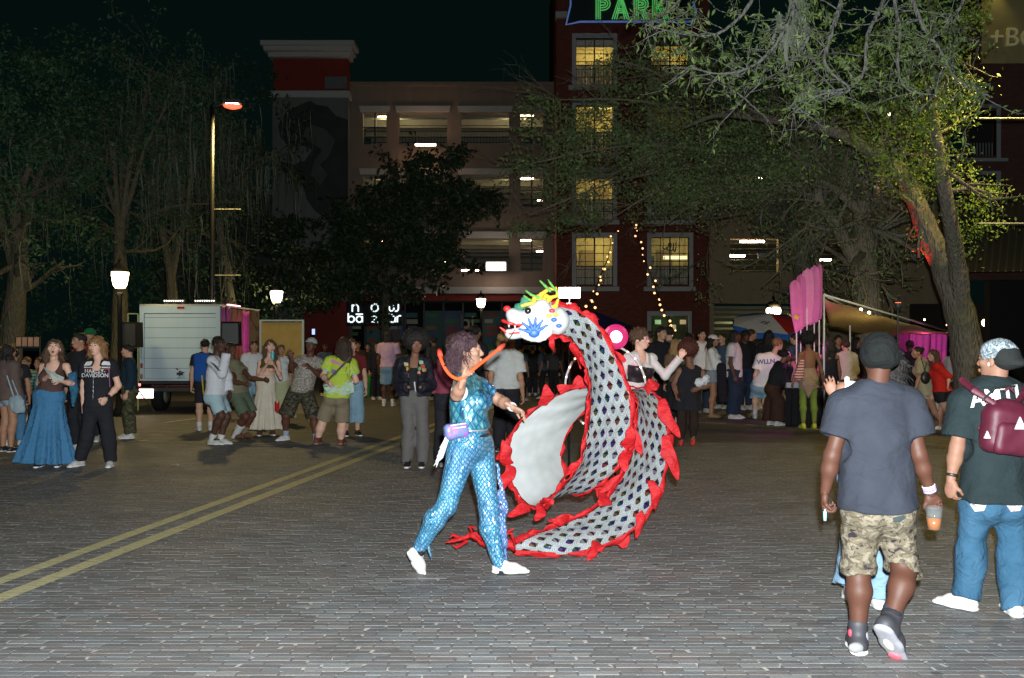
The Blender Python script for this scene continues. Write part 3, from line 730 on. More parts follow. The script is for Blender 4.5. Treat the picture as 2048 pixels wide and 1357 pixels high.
tree('oak_tree', 'leafy tree at the far left edge with trunk in shadow', (20, 25), [[(15, 760, 25, 26), (28, 620, 25, 22), (40, 500, 25, 16), (30, 420, 25, 10), (60, 330, 25, 5)], [(34, 560, 25, 12), (5, 450, 25, 9), (-20, 350, 25, 5)], [(40, 480, 25, 9), (70, 380, 25.5, 6), (100, 300, 26, 3)]],
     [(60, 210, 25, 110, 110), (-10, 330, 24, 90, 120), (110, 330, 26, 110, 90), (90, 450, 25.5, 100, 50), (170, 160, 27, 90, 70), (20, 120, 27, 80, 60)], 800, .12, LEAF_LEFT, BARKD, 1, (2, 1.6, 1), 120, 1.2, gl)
tree('oak_tree', 'many stemmed tree with pale bare stems behind the left lantern', (235, 28), [[(236, 750, 28, 18), (240, 600, 28, 15), (238, 480, 28, 10), (234, 400, 28, 6), (226, 320, 28, 4), (215, 270, 28, 2.5)],
     [(240, 480, 28, 9), (252, 380, 28, 6), (268, 290, 28, 4), (292, 200, 28, 2), (300, 140, 28, 1)], [(242, 450, 28, 7), (268, 370, 28, 5), (292, 290, 28, 3.5), (330, 215, 28, 2), (345, 150, 28, 1)], [(236, 440, 28, 6), (205, 350, 28, 4), (165, 310, 28, 3), (120, 300, 28, 2)],
     [(240, 420, 28, 5), (243, 330, 28.4, 4), (238, 260, 28.6, 2)]],
     [(170, 110, 29, 110, 45), (250, 190, 30, 110, 60), (330, 260, 31, 90, 60), (150, 260, 30, 90, 70), (200, 480, 29, 100, 50)], 480, .12, LEAF_LEFT, bark('pale_bark', (.20,.17,.11)), 2, (2, 1.3, 1), 110, 1.3, gl)
tree('oak_tree', 'arching tree hung with moss above the white truck', (335, 29), [[(338, 760, 29, 14), (345, 640, 29, 11), (340, 540, 29, 9), (320, 450, 29, 6), (300, 380, 29, 4), (285, 320, 29, 3), (310, 285, 29, 3), (350, 271, 29, 3), (415, 279, 29, 1.5)],
     [(342, 560, 29, 7), (355, 480, 29, 4), (305, 445, 29, 4), (325, 420, 29, 4), (370, 410, 29, 3), (418, 408, 29, 1.5)], [(342, 540, 29, 5), (370, 440, 29, 4), (380, 340, 29, 3), (378, 240, 29, 1.6)]],
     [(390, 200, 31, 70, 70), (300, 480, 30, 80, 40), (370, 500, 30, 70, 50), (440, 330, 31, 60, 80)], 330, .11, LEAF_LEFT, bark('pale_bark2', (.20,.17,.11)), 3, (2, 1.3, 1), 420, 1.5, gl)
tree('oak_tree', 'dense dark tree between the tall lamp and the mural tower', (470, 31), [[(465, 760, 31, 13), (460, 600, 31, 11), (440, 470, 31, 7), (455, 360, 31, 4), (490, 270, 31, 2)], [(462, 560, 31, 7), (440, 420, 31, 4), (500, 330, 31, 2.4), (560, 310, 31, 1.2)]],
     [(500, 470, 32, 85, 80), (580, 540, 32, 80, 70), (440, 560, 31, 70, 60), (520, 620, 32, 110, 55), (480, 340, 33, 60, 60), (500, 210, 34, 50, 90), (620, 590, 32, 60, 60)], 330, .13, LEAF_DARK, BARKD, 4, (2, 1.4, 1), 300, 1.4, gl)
# hedge mass beneath the left trees
hp = blobpts([(x, 640, 33, 60, 60, 1.2) for x in range(-40, 560, 55)]+[(x, 560, 34, 60, 55, 1.2) for x in range(-40, 480, 60)]+[(x, 420, 36, 90, 90, 1.2) for x in range(-40, 440, 90)]+[(x, 250, 37, 90, 90, 1.2) for x in range(-20, 470, 90)], 150, 9, .6)
V, Q = leaves(hp, .17, 5); hg = np_mesh('far_thicket', V, Q, LEAF_LEFT, None, False); tag(hg, 'dark thicket of leaves filling the gap behind the left trees', 'thicket', kind='stuff')
# round dark tree in front of the garage
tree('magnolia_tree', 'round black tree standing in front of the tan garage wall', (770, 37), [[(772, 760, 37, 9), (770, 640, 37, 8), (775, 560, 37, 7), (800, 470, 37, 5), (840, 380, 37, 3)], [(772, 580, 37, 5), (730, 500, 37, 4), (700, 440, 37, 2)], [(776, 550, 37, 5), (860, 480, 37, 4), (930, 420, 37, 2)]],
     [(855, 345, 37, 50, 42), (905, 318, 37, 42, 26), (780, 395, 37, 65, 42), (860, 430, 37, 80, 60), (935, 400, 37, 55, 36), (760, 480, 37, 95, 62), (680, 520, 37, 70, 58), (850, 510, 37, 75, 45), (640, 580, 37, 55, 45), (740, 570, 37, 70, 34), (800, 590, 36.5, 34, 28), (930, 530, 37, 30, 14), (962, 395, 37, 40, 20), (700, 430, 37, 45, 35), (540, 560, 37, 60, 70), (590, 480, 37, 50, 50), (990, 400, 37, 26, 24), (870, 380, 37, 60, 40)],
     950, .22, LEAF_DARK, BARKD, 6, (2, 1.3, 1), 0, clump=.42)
# ---- right oaks
tree('live_oak', 'leaning live oak with thick forked trunk beside the stall', (1940, 17), [
     [(1950, 880, 17, 38), (1942, 770, 17, 33), (1926, 650, 17, 30), (1893, 550, 17, 25), (1856, 462, 17, 21), (1824, 385, 17, 18), (1788, 335, 17, 15), (1738, 300, 17, 12), (1680, 268, 17.2, 12), (1620, 250, 17.5, 10), (1560, 242, 18, 9), (1490, 232, 18.5, 7), (1430, 232, 19, 5), (1370, 255, 19, 3)],
     [(1925, 635, 16.95, 20), (1916, 540, 16.7, 18), (1902, 450, 16.3, 15), (1886, 360, 16, 14), (1872, 270, 15.8, 11), (1862, 190, 15.6, 10), (1878, 110, 15.4, 9), (1860, 0, 15, 7), (1880, -90, 15, 5)],
     [(1640, 252, 17.4, 8), (1625, 200, 17.3, 6), (1635, 120, 17, 5), (1650, 40, 17, 3)], [(1788, 335, 17, 8), (1768, 310, 16.9, 5), (1765, 285, 16.9, 2)]],
     [(1800, 110, 16, 130, 70), (1900, 250, 15.5, 60, 120), (1830, 330, 16, 90, 70), (1940, 420, 16.5, 60, 90), (1700, 180, 17, 120, 70), (1880, 60, 15, 90, 90), (1860, 200, 15, 70, 80), (1780, 250, 16.5, 80, 60)], 2600, .062, LEAF_LIME, bark('oak_bark_mid', (.17,.15,.12)), 21, (1, .9, 1), 90, .4, clump=.3)
tree('live_oak', 'upright live oak with two trunks rising behind the pink banners', (1745, 24), [
     [(1745, 860, 24, 30), (1740, 700, 24, 29), (1735, 590, 24, 27), (1728, 480, 24, 22), (1726, 400, 24, 15), (1745, 345, 24, 11), (1790, 290, 24, 7)],
     [(1735, 560, 24, 18), (1700, 500, 24, 15), (1665, 440, 24, 13), (1640, 405, 24, 9), (1630, 350, 24, 6), (1580, 300, 24, 4)], [(1726, 430, 24, 12), (1690, 395, 24, 9), (1650, 365, 24, 7), (1600, 355, 24, 4)]],
     [(1600, 300, 24, 150, 80), (1450, 330, 24, 150, 80), (1760, 260, 25, 110, 50), (1560, 180, 24, 150, 80), (1420, 200, 24, 120, 90)], 1500, .085, LEAF_OAK, BARK, 22, (2, 1.7, 2), 300, .6, clump=.5)
tree('live_oak', 'dark live oak whose bent limb reaches left in front of the tan wing', (1600, 27), [
     [(1612, 860, 27, 26), (1610, 700, 27, 24), (1612, 590, 27, 22), (1600, 500, 27, 17), (1570, 440, 27, 12), (1520, 408, 27, 9), (1470, 402, 27, 7), (1420, 415, 27, 4)], [(1606, 540, 27, 13), (1640, 450, 27, 9), (1610, 370, 27, 6), (1540, 320, 27, 5), (1440, 300, 27, 3)]],
     [(1330, 300, 26, 130, 70), (1200, 320, 26, 130, 70), (1260, 220, 26, 120, 70), (1120, 260, 26, 90, 60), (1080, 350, 26, 80, 55), (1150, 420, 26, 90, 40), (1290, 400, 26, 120, 50), (1060, 450, 26, 50, 22), (1350, 120, 26, 90, 60), (1250, 130, 26, 70, 35), (1400, 400, 26, 80, 40), (1080, 210, 27, 50, 28)], 1350, .095, LEAF_OAK, BARKD, 23, (2, 1.9, 2), 0, clump=.45)
# fine bare twigs of that crown reaching left
rs = random.Random(8); tb = MB()
rt_ = [o for o in bpy.data.objects if o.get('label', '').startswith('dark live oak')][0]
for s_, e_ in (((1440, 300), (1050, 330)), ((1450, 250), (1120, 200)), ((1440, 330), (1060, 430)), ((1400, 220), (1230, 120)), ((1430, 360), (1220, 440)), ((1500, 380), (1330, 450)), ((1420, 280), (1180, 380))):
    o = limb(tb, [(s_[0], s_[1], 26, 4), ((s_[0]+e_[0])/2, (s_[1]+e_[1])/2-22, 25.6, 2.6), (e_[0], e_[1], 25.4, 1)], 5)
    for q in o[::2]:
        for k in range(3): twig(tb, q, Vector((rs.gauss(-.5, .8), rs.gauss(0, .6), rs.gauss(-.05, .6))), rs.uniform(.6, 1.4), .013, 2, rs, .6, .02, None, 3, 3, .005)
put(tb, 'branch', BARK, rt_, True)
# near overhanging boughs, lit by the flash
nroot = thing('live_oak', 'near pale boughs hanging into the top right corner of the street', 'tree', (7.5, 9.5, 0))
nb_ = MB(); ends = []; rs = random.Random(31)
limb(nb_, [(2300, 1000, 9.5, 60), (2290, 500, 9.5, 52), (2260, 100, 9.5, 42), (2150, -150, 9.5, 34), (1950, -260, 9.5, 24), (1700, -280, 9.5, 18), (1500, -220, 9.5, 10)], 10)
near = [[(1850, -270, 9.5, 9), (1820, -60, 9.2, 6), (1840, 40, 9, 4.5), (1880, 100, 9, 3.5), (1915, 160, 9, 2), (1985, 195, 9, 1.2)], [(1700, -280, 9.5, 9), (1690, -40, 9.2, 6), (1665, 60, 9, 5), (1650, 130, 8.9, 4), (1700, 180, 8.8, 3), (1640, 190, 8.8, 2), (1590, 225, 8.8, 1.2)],
        [(1700, -280, 9.5, 9), (1770, -40, 9.3, 5), (1735, 70, 9.1, 4), (1728, 145, 9, 3.4), (1690, 178, 9, 3), (1610, 186, 9, 2.2), (1580, 215, 9, 1)], [(1650, -280, 9.5, 8), (1600, -40, 9.2, 6), (1570, 60, 9, 4.5), (1510, 130, 9, 3.2), (1440, 148, 9, 2.4), (1385, 135, 9, 1.2)],
        [(1600, -270, 9.5, 7), (1520, -30, 9, 4.5), (1450, 60, 8.9, 3), (1380, 70, 8.8, 2), (1290, 50, 8.8, 1)], [(1750, -280, 9.5, 8), (1790, 0, 9.2, 4.5), (1800, 70, 9.1, 3.5), (1795, 130, 9, 3), (1815, 180, 9, 2), (1870, 190, 9, 1)],
        [(1900, -270, 9.6, 7), (1930, -30, 9.4, 4), (1900, 40, 9.3, 3), (1862, 80, 9.2, 2)], [(1560, -250, 9.5, 6), (1580, 0, 9.3, 4), (1620, 60, 9.2, 3), (1580, 130, 9.2, 2.2), (1530, 160, 9.2, 1.5), (1480, 205, 9.2, 1)], [(1500, -220, 9.5, 6), (1400, -60, 9.2, 3), (1350, 10, 9.1, 2), (1310, 40, 9.1, 1)]]
for n_ in near:
    o = limb(nb_, n_, 6)
    for q in o[6:]:
        for k in range(2 if rs.random() < .75 else 1): twig(nb_, q, Vector((rs.gauss(-.4, .8), rs.gauss(0, .5), rs.gauss(.05, .6))), rs.uniform(.18, .42), .007, 1, rs, .75, .0, ends, 4, 2, .0026)
put(nb_, 'trunk', bark('pale_twig_bark', (.15,.15,.13), (.11,.12,.085)), nroot, True)
e = np.array([tuple(x) for x in ends]); r = np.random.default_rng(3); sel = e[r.integers(0, len(e), 3000)]+r.normal(size=(3000, 3))*.022
V, Q = leaves(sel, .062, 7, 3.0, .5); np_mesh('crown', V-np.array(nroot.location), Q, LEAF_NEAR, nroot, False)
V, Q = moss([P(1880+rs.gauss(0, 12), 90+rs.uniform(-20, 60), 15.2) for _ in range(30)]+[P(1590+rs.gauss(0, 14), 20+rs.uniform(-20, 40), 9.2) for _ in range(8)], 300, .45, 4); mo_ = np_mesh('hanging_moss', V-np.array(nroot.location), Q, MOSS, nroot, False); mo_['kind'] = 'stuff'
# ================================================================ street furniture and props
def mb_rel(): return MB()
LGLASS = emis('lantern_glass', (1.0, .80, .42), 11)
LGLASS2 = emis('lantern_glass_pink', (1.0, .84, .66), 11)
def lantern(label, px, py, d, pw, mat=LGLASS, h=.42, w=.20, round_=False, col=(1, .74, .36)):
    z = Z2(py, d); th = thing('street_lantern', label, 'street lamp', (W2(px, d), d, 0), 'lit lanterns on dark posts round the square')
    MB().lathe([(.16, 0), (.16, .12), (.10, .2), (.07, .5), (.05, 1.0), (.045, z-h*.9), (.075, z-h*.8), (.05, z-h*.7)], (0, 0, 0), 10).build('post', BLK, th, True)
    if round_: MB().lathe([(.02, -.24), (.15, -.18), (.215, -.05), (.22, .02), (.2, .08)], (0, 0, z), 16).build('globe', mat, th, True)
    else: MB().lathe([(w*.55, -h*.5), (w*.80, -h*.3), (w, h*.25), (w*.98, h*.34)], (0, 0, z), 8).build('globe', mat, th, True)
    cap = MB().lathe([(w*1.08, h*.35), (w*1.0, h*.45), (w*.6, h*.72), (w*.25, h*.85), (w*.1, h*.95)] if not round_ else [(.24, .085), (.22, .2), (.12, .28), (.05, .32), (.04, .42)], (0, 0, z), 10).build('cap', BLK, th, True)
    MB().lathe([(.015, h*.95), (.035, h*1.02), (.01, h*1.15)] if not round_ else [(.015, .42), (.03, .47), (.01, .55)], (0, 0, z), 6).build('finial', BLK, th, True).parent = cap
    fr = MB()
    for k in range(4 if not round_ else 0):
        a = math.pi/4+k*math.pi/2; fr.tube([(w*.56*math.cos(a), w*.56*math.sin(a), z-h*.5), (w*1.01*math.cos(a), w*1.01*math.sin(a), z+h*.33)], .010, 4)
    if fr.v: fr.build('frame', BLK, th)
    lamp('lantern_light', 'POINT', (W2(px, d), d-w-.12, z-.05), pw, col, .12)
lantern('warm glowing lantern on a black post left of the truck', 240, 558, 22, 60)
lantern('white glowing lantern between the truck and the plywood board', 553, 592, 31, 70, LGLASS2)
lantern('small distant lantern right of the now bazaar sign', 962, 605, 40, 70, LGLASS2, .42, .19)
lantern('round globe lantern with dark red hood above the parasol', 1547, 622, 30, 160, LGLASS2, round_=True)
# tall pole lamp with banner arms
d = 24.0
pl = thing('pole_lamp', 'tall pole lamp with glowing orange red head above the truck', 'street lamp', (W2(425, d), d, 0))
zt = Z2(210, d); MB().tube([(0, 0, 0), (0, 0, zt*.4), (0, 0, zt)], [.075, .06, .045], 12).build('pole', plain('pole_paint', (.006,.006,.006), .5, bump=0), pl, True)
hx = W2(465, d)-W2(425, d); MB().tube([(0, 0, zt-.05), (hx*.5, 0, zt+.02), (hx, 0, zt+.05)], .03, 8).build('arm', DARK, pl, True)
hd_ = MB().cbox((hx, 0, zt+.06), (.20, .14, .045)).build('lamp_head', DARK, pl)
MB().cbox((hx, -.02, zt-.012), (.13, .12, .025)).build('lens', emis('orange_lens', (1, .80, .62), 40), pl).parent = hd_
MB().lathe([(.10, -.075), (.20, -.04), (.23, .0)], (hx, 0, zt-.02), 14).build('halo_bowl', emis('halo_red', (1, .10, .02), 1.4), pl, True).parent = hd_  # added glowing bowl, imitates the red halo round the hot lens
for py in (419, 551): MB().tube([(0, 0, Z2(py, d)), (W2(482, d)-W2(425, d), 0, Z2(py, d))], .014, 6).build('banner_arm', plain('arm_brass', (.5,.45,.25), .5), pl)
lamp('pole_lamp_light', 'SPOT', (W2(465, d), d, zt-.16), 1000, (1.0, .74, .26), .15, spot_size=math.radians(150), spot_blend=.6).rotation_euler = (math.radians(-8), 0, 0)
d = 15.0
pl = thing('pole_lamp', 'banner pole at the right frame edge with two thin arms', 'street lamp', (W2(2062, d), d, 0))
MB().tube([(0, 0, 0), (0, 0, 6.5)], [.075, .05], 10).build('pole', plain('pole_teal', (.12,.2,.2), .5), pl, True)
for py in (237, 447): MB().tube([(0, 0, Z2(py, d)), (W2(1958, d)-W2(2062, d), 0, Z2(py, d))], .012, 6).build('banner_arm', plain('arm_brass', (.5,.45,.25), .5), pl)
MB().cbox((.22, 0, 6.5), (.22, .14, .05)).build('lamp_head', DARK, pl); MB().cbox((.26, 0, 6.43), (.15, .11, .018)).build('lens', emis('sodium_lens', (1, .75, .3), 20), pl)
# other sodium street lights of the square stand out of frame, their light reaches the road
def outlamp(px, d, pw, label):
    x = W2(px, d); th = thing('pole_lamp', label, 'street lamp', (x, d, 0))
    MB().tube([(0, 0, 0), (0, 0, 7.8)], [.08, .05], 8).build('pole', DARK, th, True); h_ = MB().cbox((0, -.3, 7.8), (.14, .35, .05)).build('lamp_head', DARK, th)
    MB().cbox((0, -.4, 7.735), (.11, .2, .012)).build('lens', emis('sodium_lens', (1, .75, .3), 20), th).parent = h_
    lamp('sodium_light', 'SPOT', (x, d-.4, 7.68), pw, (1.0, .76, .24), .2, spot_size=math.radians(160), spot_blend=.7)
lamp('sodium_light', 'SPOT', (W2(2080, 15), 15, 6.3), 1300, (1.0, .76, .24), .2, spot_size=math.radians(160), spot_blend=.7)
outlamp(-420, 17, 380, 'tall street lamp standing left of the frame by the crowd')

# ---- box truck
d = 23.0
tk = thing('box_truck', 'white box truck parked with closed roller door and painted side', 'truck', (W2(360, d), d, 0))
TX = W2(440, d)-W2(360, d); XL = W2(279, d)-W2(360, d); ZT = Z2(613, d); ZB = Z2(762, d); LEN = 3.6
WPT = stucco('truck_white', (.46,.60,.68), .30); ALU = plain('aluminium', (.45,.48,.47), .35, .7, bump=0)
fr = MB(); fr.box((XL, 0, ZB), (XL+.10, .1, ZT)).box((TX-.10, 0, ZB), (TX, .1, ZT)).box((XL+.1, .002, ZT-.16), (TX-.1, .1, ZT)).box((XL+.1, .002, ZB), (TX-.1, .1, ZB+.05)); fr.build('door_frame', WPT, tk); MB().cbox((.0, -.012, ZB+.16), (.07, .014, .03)).cbox((0, -.03, ZB+.16), (.015, .02, .05)).build('door_latch', DARK, tk); MB().tube([(XL+.06, -.02, ZB+.5), (XL+.06, -.06, ZB+.55), (XL+.06, -.06, ZB+.95), (XL+.06, -.02, ZB+1.0)], .012, 6).build('grab_handle', ALU, tk)
def sc_mat():
    m, t = newmat('painted_side', .6); o = t.obj(); n = t.n('TexNoise', {'Vector': o, 'Scale': 1.6, 'Detail': 5, 'Distortion': 1.8}).outputs[0]; n2 = t.noise(o, 3.2, 4)[0]
    c = t.ramp(n, [(.35, (.34,.27,.10)), (.5, (.42,.33,.16)), (.56, (.40,.10,.04)), (.62, (.13,.05,.03)), (.7, (.36,.26,.12))])
    z = t.sep(o)[2]; c = t.mix(t.ramp(z, [(0, (1,1,1)), (1, (0,0,0))]), c, (.30,.09,.03)); t.col(t.mix(t.math('MULTIPLY', n2, .4), c, (.2,.13,.06))); return m
SIDE = sc_mat()
MB().box((TX-.04, .1, ZB), (TX-.002, LEN, ZT-.02)).build('side_panel', SIDE, tk); MB().box((XL+.002, .1, ZB), (XL+.04, LEN, ZT-.02)).build('side_panel', WPT, tk)
MB().box((XL-.01, .02, ZT+.001), (TX+.01, LEN, ZT+.05)).build('roof', ALU, tk); MB().box((XL, .1, ZB-.08), (TX, LEN, ZB-.002)).build('floor_frame', DARK, tk)
MB().box((XL+.05, LEN-.03, ZB), (TX-.05, LEN, ZT)).build('front_panel', WPT, tk)
z = ZB+.055
while z < ZT-.17:
    z1 = min(z+.235, ZT-.165); MB().box((XL+.104, .035+.0*z, z), (TX-.104, .06, z1-.008)).build('door_slat', WPT, tk); z = z1
lt = MB().box((XL+.1, .045, ZB+.05), (TX-.1, .058, ZT-.16)).build('door_backing', DARK, tk)
# scuffs on the lower door
rs = random.Random(3)
for k in range(9):
    x = rs.uniform(-.1, .6); z = ZB+rs.uniform(.06, .3); w = rs.uniform(.02, .10)
    MB().cbox((x, .032, z), (w/2, .002, rs.uniform(.004, .016)), Matrix.Translation((x, 0, z)) @ Matrix.Rotation(rs.uniform(-.8, .8), 4, 'Y') @ Matrix.Translation((-x, 0, -z))).build('scuff_mark', DARK, tk)
MB().box((XL, -.35, .52), (TX, .0, .60)).build('bumper', DARK, tk); MB().box((XL+.3, -.1, .62), (TX-.3, .05, ZB-.1)).build('tail_lift', plain('maroon', (.10,.02,.02), .6), tk)
for sx in (XL+.18, TX-.18):
    w_ = MB().lathe([(.0, -.13), (.34, -.13), (.38, -.09), (.38, .09), (.34, .13), (.0, .13)], (0, 0, 0), 20); w_.v = [(sx+v[2], .9+v[0], .38+v[1]) for v in w_.v]; wo = w_.build('wheel', BLK, tk, True)
    w_ = MB().lathe([(.0, -.14), (.2, -.14), (.2, .14), (.0, .14)], (0, 0, 0), 14); w_.v = [(sx+v[2], .9+v[0], .38+v[1]) for v in w_.v]; w_.build('rim', ALU, tk, True).parent = wo
RL = plain('red_lens', (.30,.02,.02), .25)
for x, z, c in ((XL+.05, ZB+.35, RL), (XL+.05, ZB+.1, plain('amber_lens', (.3,.12,.02), .3)), (TX-.05, ZB+.35, RL)): MB().ball((x, -.01, z), .06, 10, 6, (.55, .3, 1.1)).build('tail_lamp', c, tk, True)
MB().cbox((.02, -.01, ZT-.035), (.08, .012, .025)).build('marker_lamp', RL, tk)
x0 = W2(302, d)-W2(360, d); MB().cbox((x0, -.37, Z2(786, d)), (.185, .012, .105)).build('licence_plate', emis('plate_flash_glow', (1, .78, .70), 3.5), tk)  # plate emits by itself, standing in for flash light thrown back
MB().cbox((x0-.17, -.36, Z2(774, d)+.06), (.06, .02, .03)).build('plate_lamp', emis('plate_red', (1, .15, .1), 2.5), tk)
mbp = MB().tube([(TX+.05, .3, ZB-.3), (TX+.05, .3, ZT)], .02, 6); mbp.build('pink_curtain_pole', DARK, tk)
PINKC = cloth('magenta_cloth', (.62,.12,.42), fold=.9)
def curtain(name, p0, p1, z0, z1, mat, root, waves=7, amp=.03, taper=None, n=40, m=14):
    V = []; Fq = []
    p0 = Vector(p0); p1 = Vector(p1); dr = (p1-p0).normalized(); nr = Vector((-dr.y, dr.x, 0))
    for i in range(n+1):
        for j in range(m+1):
            t = i/n; s_ = j/m; tt = .5+(t-.5)*(1 if not taper else (1+(taper-1)*s_)); a = amp*(.3+s_)
            p = p0.lerp(p1, tt)+nr*(a*math.sin(waves*2*math.pi*t+s_*1.3)+.4*a*math.sin(waves*4.3*t+2)); V.append((p.x, p.y, z1+(z0-z1)*s_+.02*math.sin(9*t)))
    for i in range(n):
        for j in range(m): a = i*(m+1)+j; Fq.append((a, a+1, a+m+2, a+m+1))
    o = np_mesh(name, V, Fq, mat, root, True); md = o.modifiers.new('thickness', 'SOLIDIFY'); md.thickness = .004; return o
curtain('cloth_strip', (TX+.02, 1.9, 0), (TX+.02, 2.5, 0), ZB+.1, ZT-.05, PINKC, tk, 3)
curtain('cloth_strip', (TX+.02, .12, 0), (TX+.02, .75, 0), ZT-.55, ZT-.02, PINKC, tk, 2)
MB().cbox((TX-.1, 1.5, ZT+.07), (.03, .5, .02)).build('roof_light', emis('pink_tube', (1, .25, .35), 6), tk)
lamp('pink_light', 'POINT', (W2(515, 24.5), 24.6, 1.9), 4, (1, .1, .55), .1)
for a, b in ((325, 366), (387, 429)):
    lb_ = thing('light_bar', 'white LED light bar on the truck roof, %s one' % ('left' if a == 325 else 'right'), 'light bar', (W2((a+b)/2, d), d+.1, ZT+.05)); hw = (W2(b, d)-W2(a, d))/2
    MB().cbox((0, 0, .075), (hw, .04, .035)).build('bar_housing', DARK, lb_); MB().cbox((-hw*.8, 0, .02), (.02, .02, .02)).cbox((hw*.8, 0, .02), (.02, .02, .02)).build('bracket', DARK, lb_)
    for k in range(9): MB().cbox((-hw*.88+k*hw*.22, -.045, .078), (.011, .008, .013)).build('diode', emis('diode', (1, .97, .9), 3.5), lb_)
def speaker(label, px0, px1, py0, py1, d, rz=0):
    x = W2((px0+px1)/2, d); th = thing('loudspeaker', label, 'speaker', (x, d, 0), None, rz); hw = (W2(px1, d)-W2(px0, d))/2; z0, z1 = Z2(py1, d), Z2(py0, d)
    MB().prism([(-hw, z0), (hw, z0), (hw*.95, z1), (-hw*.95, z1)][::-1], -.2, .2).build('cabinet', BLK, th); MB().prism([(-hw*.88, z0+.04), (hw*.88, z0+.04), (hw*.84, z1-.04), (-hw*.84, z1-.04)][::-1], -.215, -.2015).build('grille', DARK, th)
    MB().tube([(0, 0, .35), (0, 0, z0)], .02, 8).build('stand_pole', DARK, th)
    for k in range(3): a = k*2.1+.4; MB().tube([(0, 0, .75), (.5*math.cos(a), .5*math.sin(a), .02)], .014, 6).build('leg', DARK, th)
speaker('black loudspeaker on a stand left of the white truck', 249, 280, 645, 695, 22.3); speaker('black loudspeaker on a stand in front of the painted truck side', 445, 481, 644, 692, 21.5, .15)
# plywood board
d = 24.5; bd = thing('plywood_board', 'large yellow plywood board in a pale frame right of the truck', 'board', (W2(564, d), d, 0))
put(slab(MB(), 523, 604, 645, 765, d, .02), 'panel', plain('plywood', (.40,.27,.07), .8, var=.25, scale=5), bd)
for s_ in ((519, 523, 643, 790), (604, 608, 643, 790), (519, 608, 640, 643)): put(slab(MB(), *s_, d, .04, .01), 'frame', plain('frame_pale', (.45,.5,.45), .6), bd)
ph = thing('phone', 'raised phone with blue glowing screen left of the long haired dancer', 'phone', tuple(P(627, 664, 22))); MB().cbox((0, 0, 0), (.036, .005, .07)).build('phone_case', BLK, ph); MB().cbox((0, -.008, 0), (.032, .002, .062)).build('screen', emis('screen_blue', (.25, .35, 1), 1.6), ph)
sf = thing('scaffold', 'pale yellow green metal frame standing left of the truck', 'frame', (W2(266, 24), 24, 0)); SFM = plain('frame_lime', (.35,.40,.16), .5)
for px in (256, 276): MB().tube([(W2(px, 24)-W2(266, 24), 0, 0), (W2(px, 24)-W2(266, 24), 0, Z2(628, 24))], .018, 6).build('post', SFM, sf)
for py in (628, 655, 695): MB().tube([(W2(256, 24)-W2(266, 24), 0, Z2(py, 24)), (W2(276, 24)-W2(266, 24), 0, Z2(py, 24))], .016, 6).build('rung', SFM, sf)
MB().tube([(W2(256, 24)-W2(266, 24), .02, Z2(700, 24)), (W2(276, 24)-W2(266, 24), .02, Z2(760, 24))], .012, 6).build('brace', SFM, sf)
aw = thing('awning', 'small yellow awning peak at the far left edge', 'awning', (W2(12, 23), 23, 0)); hh = Z2(686, 23); MB().add([(-.5, 0, hh-.16), (.32, 0, hh+.02), (.32, .6, hh+.02), (-.5, .6, hh-.16), (.32, 0, hh-.10), (-.5, 0, hh-.26)], [(0, 1, 2, 3), (0, 5, 4, 1)]).build('fabric', cloth('awning_yellow', (.30,.18,.04)), aw); MB().tube([(.3, .01, 0), (.3, .01, hh)], .015, 6).build('post', DARK, aw)
# green pop-up tent, far centre
d = 31; gt = thing('small_tent', 'small bright green dome tent behind the dancers', 'tent', (W2(722, d), d, 0))
MB().lathe([(.55, 0), (.5, .25), (.36, .55), (.18, .72), (.02, .78)], (0, 0, 0), 14).build('fabric', cloth('tent_green', (.02,.42,.05)), gt, True); MB().tube([(-.55, -.05, 0), (-.36, -.4, .4), (0, -.05, .80), (.36, -.4, .4), (.55, -.05, 0)], .012, 5).build('tent_pole', DARK, gt)
# navy canopy behind the dragon
d = 29; nv = thing('canopy_tent', 'dark navy pointed canopy behind the dragon neck', 'tent', (W2(1190, d), d, 0))
x = W2(1240, d)-W2(1190, d); z0 = Z2(655, d); z1 = Z2(622, d)
MB().add([(-x*1.4, -1, z0), (x*1.4, -1, z0), (x*1.4, 1.6, z0), (-x*1.4, 1.6, z0), (0, .3, z1)], [(0, 1, 4), (1, 2, 4), (2, 3, 4), (3, 0, 4), (3, 2, 1, 0)]).build('roof', cloth('navy', (.015,.018,.10)), nv)
for a, b in ((-1, -1), (1, -1), (-1, 1.6), (1, 1.6)): MB().tube([(a*x*1.35, b, 0), (a*x*1.35, b, z0)], .02, 6).build('leg', DARK, nv)
# posters at far left
d = 21; pb = thing('poster_rack', 'row of four small lit posters at the far left', 'posters', (W2(54, d), d, 0))
MB().cbox((0, .05, Z2(685, d)), (.26, .01, .12)).build('rack_board', DARK, pb)
for k in range(4):
    MB().cbox((-.19+k*.125, .03, Z2(684, d)), (.05, .006, .095)).build('poster', plain('poster_skin', (.5,.28,.18), .6, var=.5, scale=12), pb)
for k in (-1, 1): MB().tube([(k*.25, .05, 0), (k*.25, .05, Z2(690, d))], .012, 5).build('leg', DARK, pb)
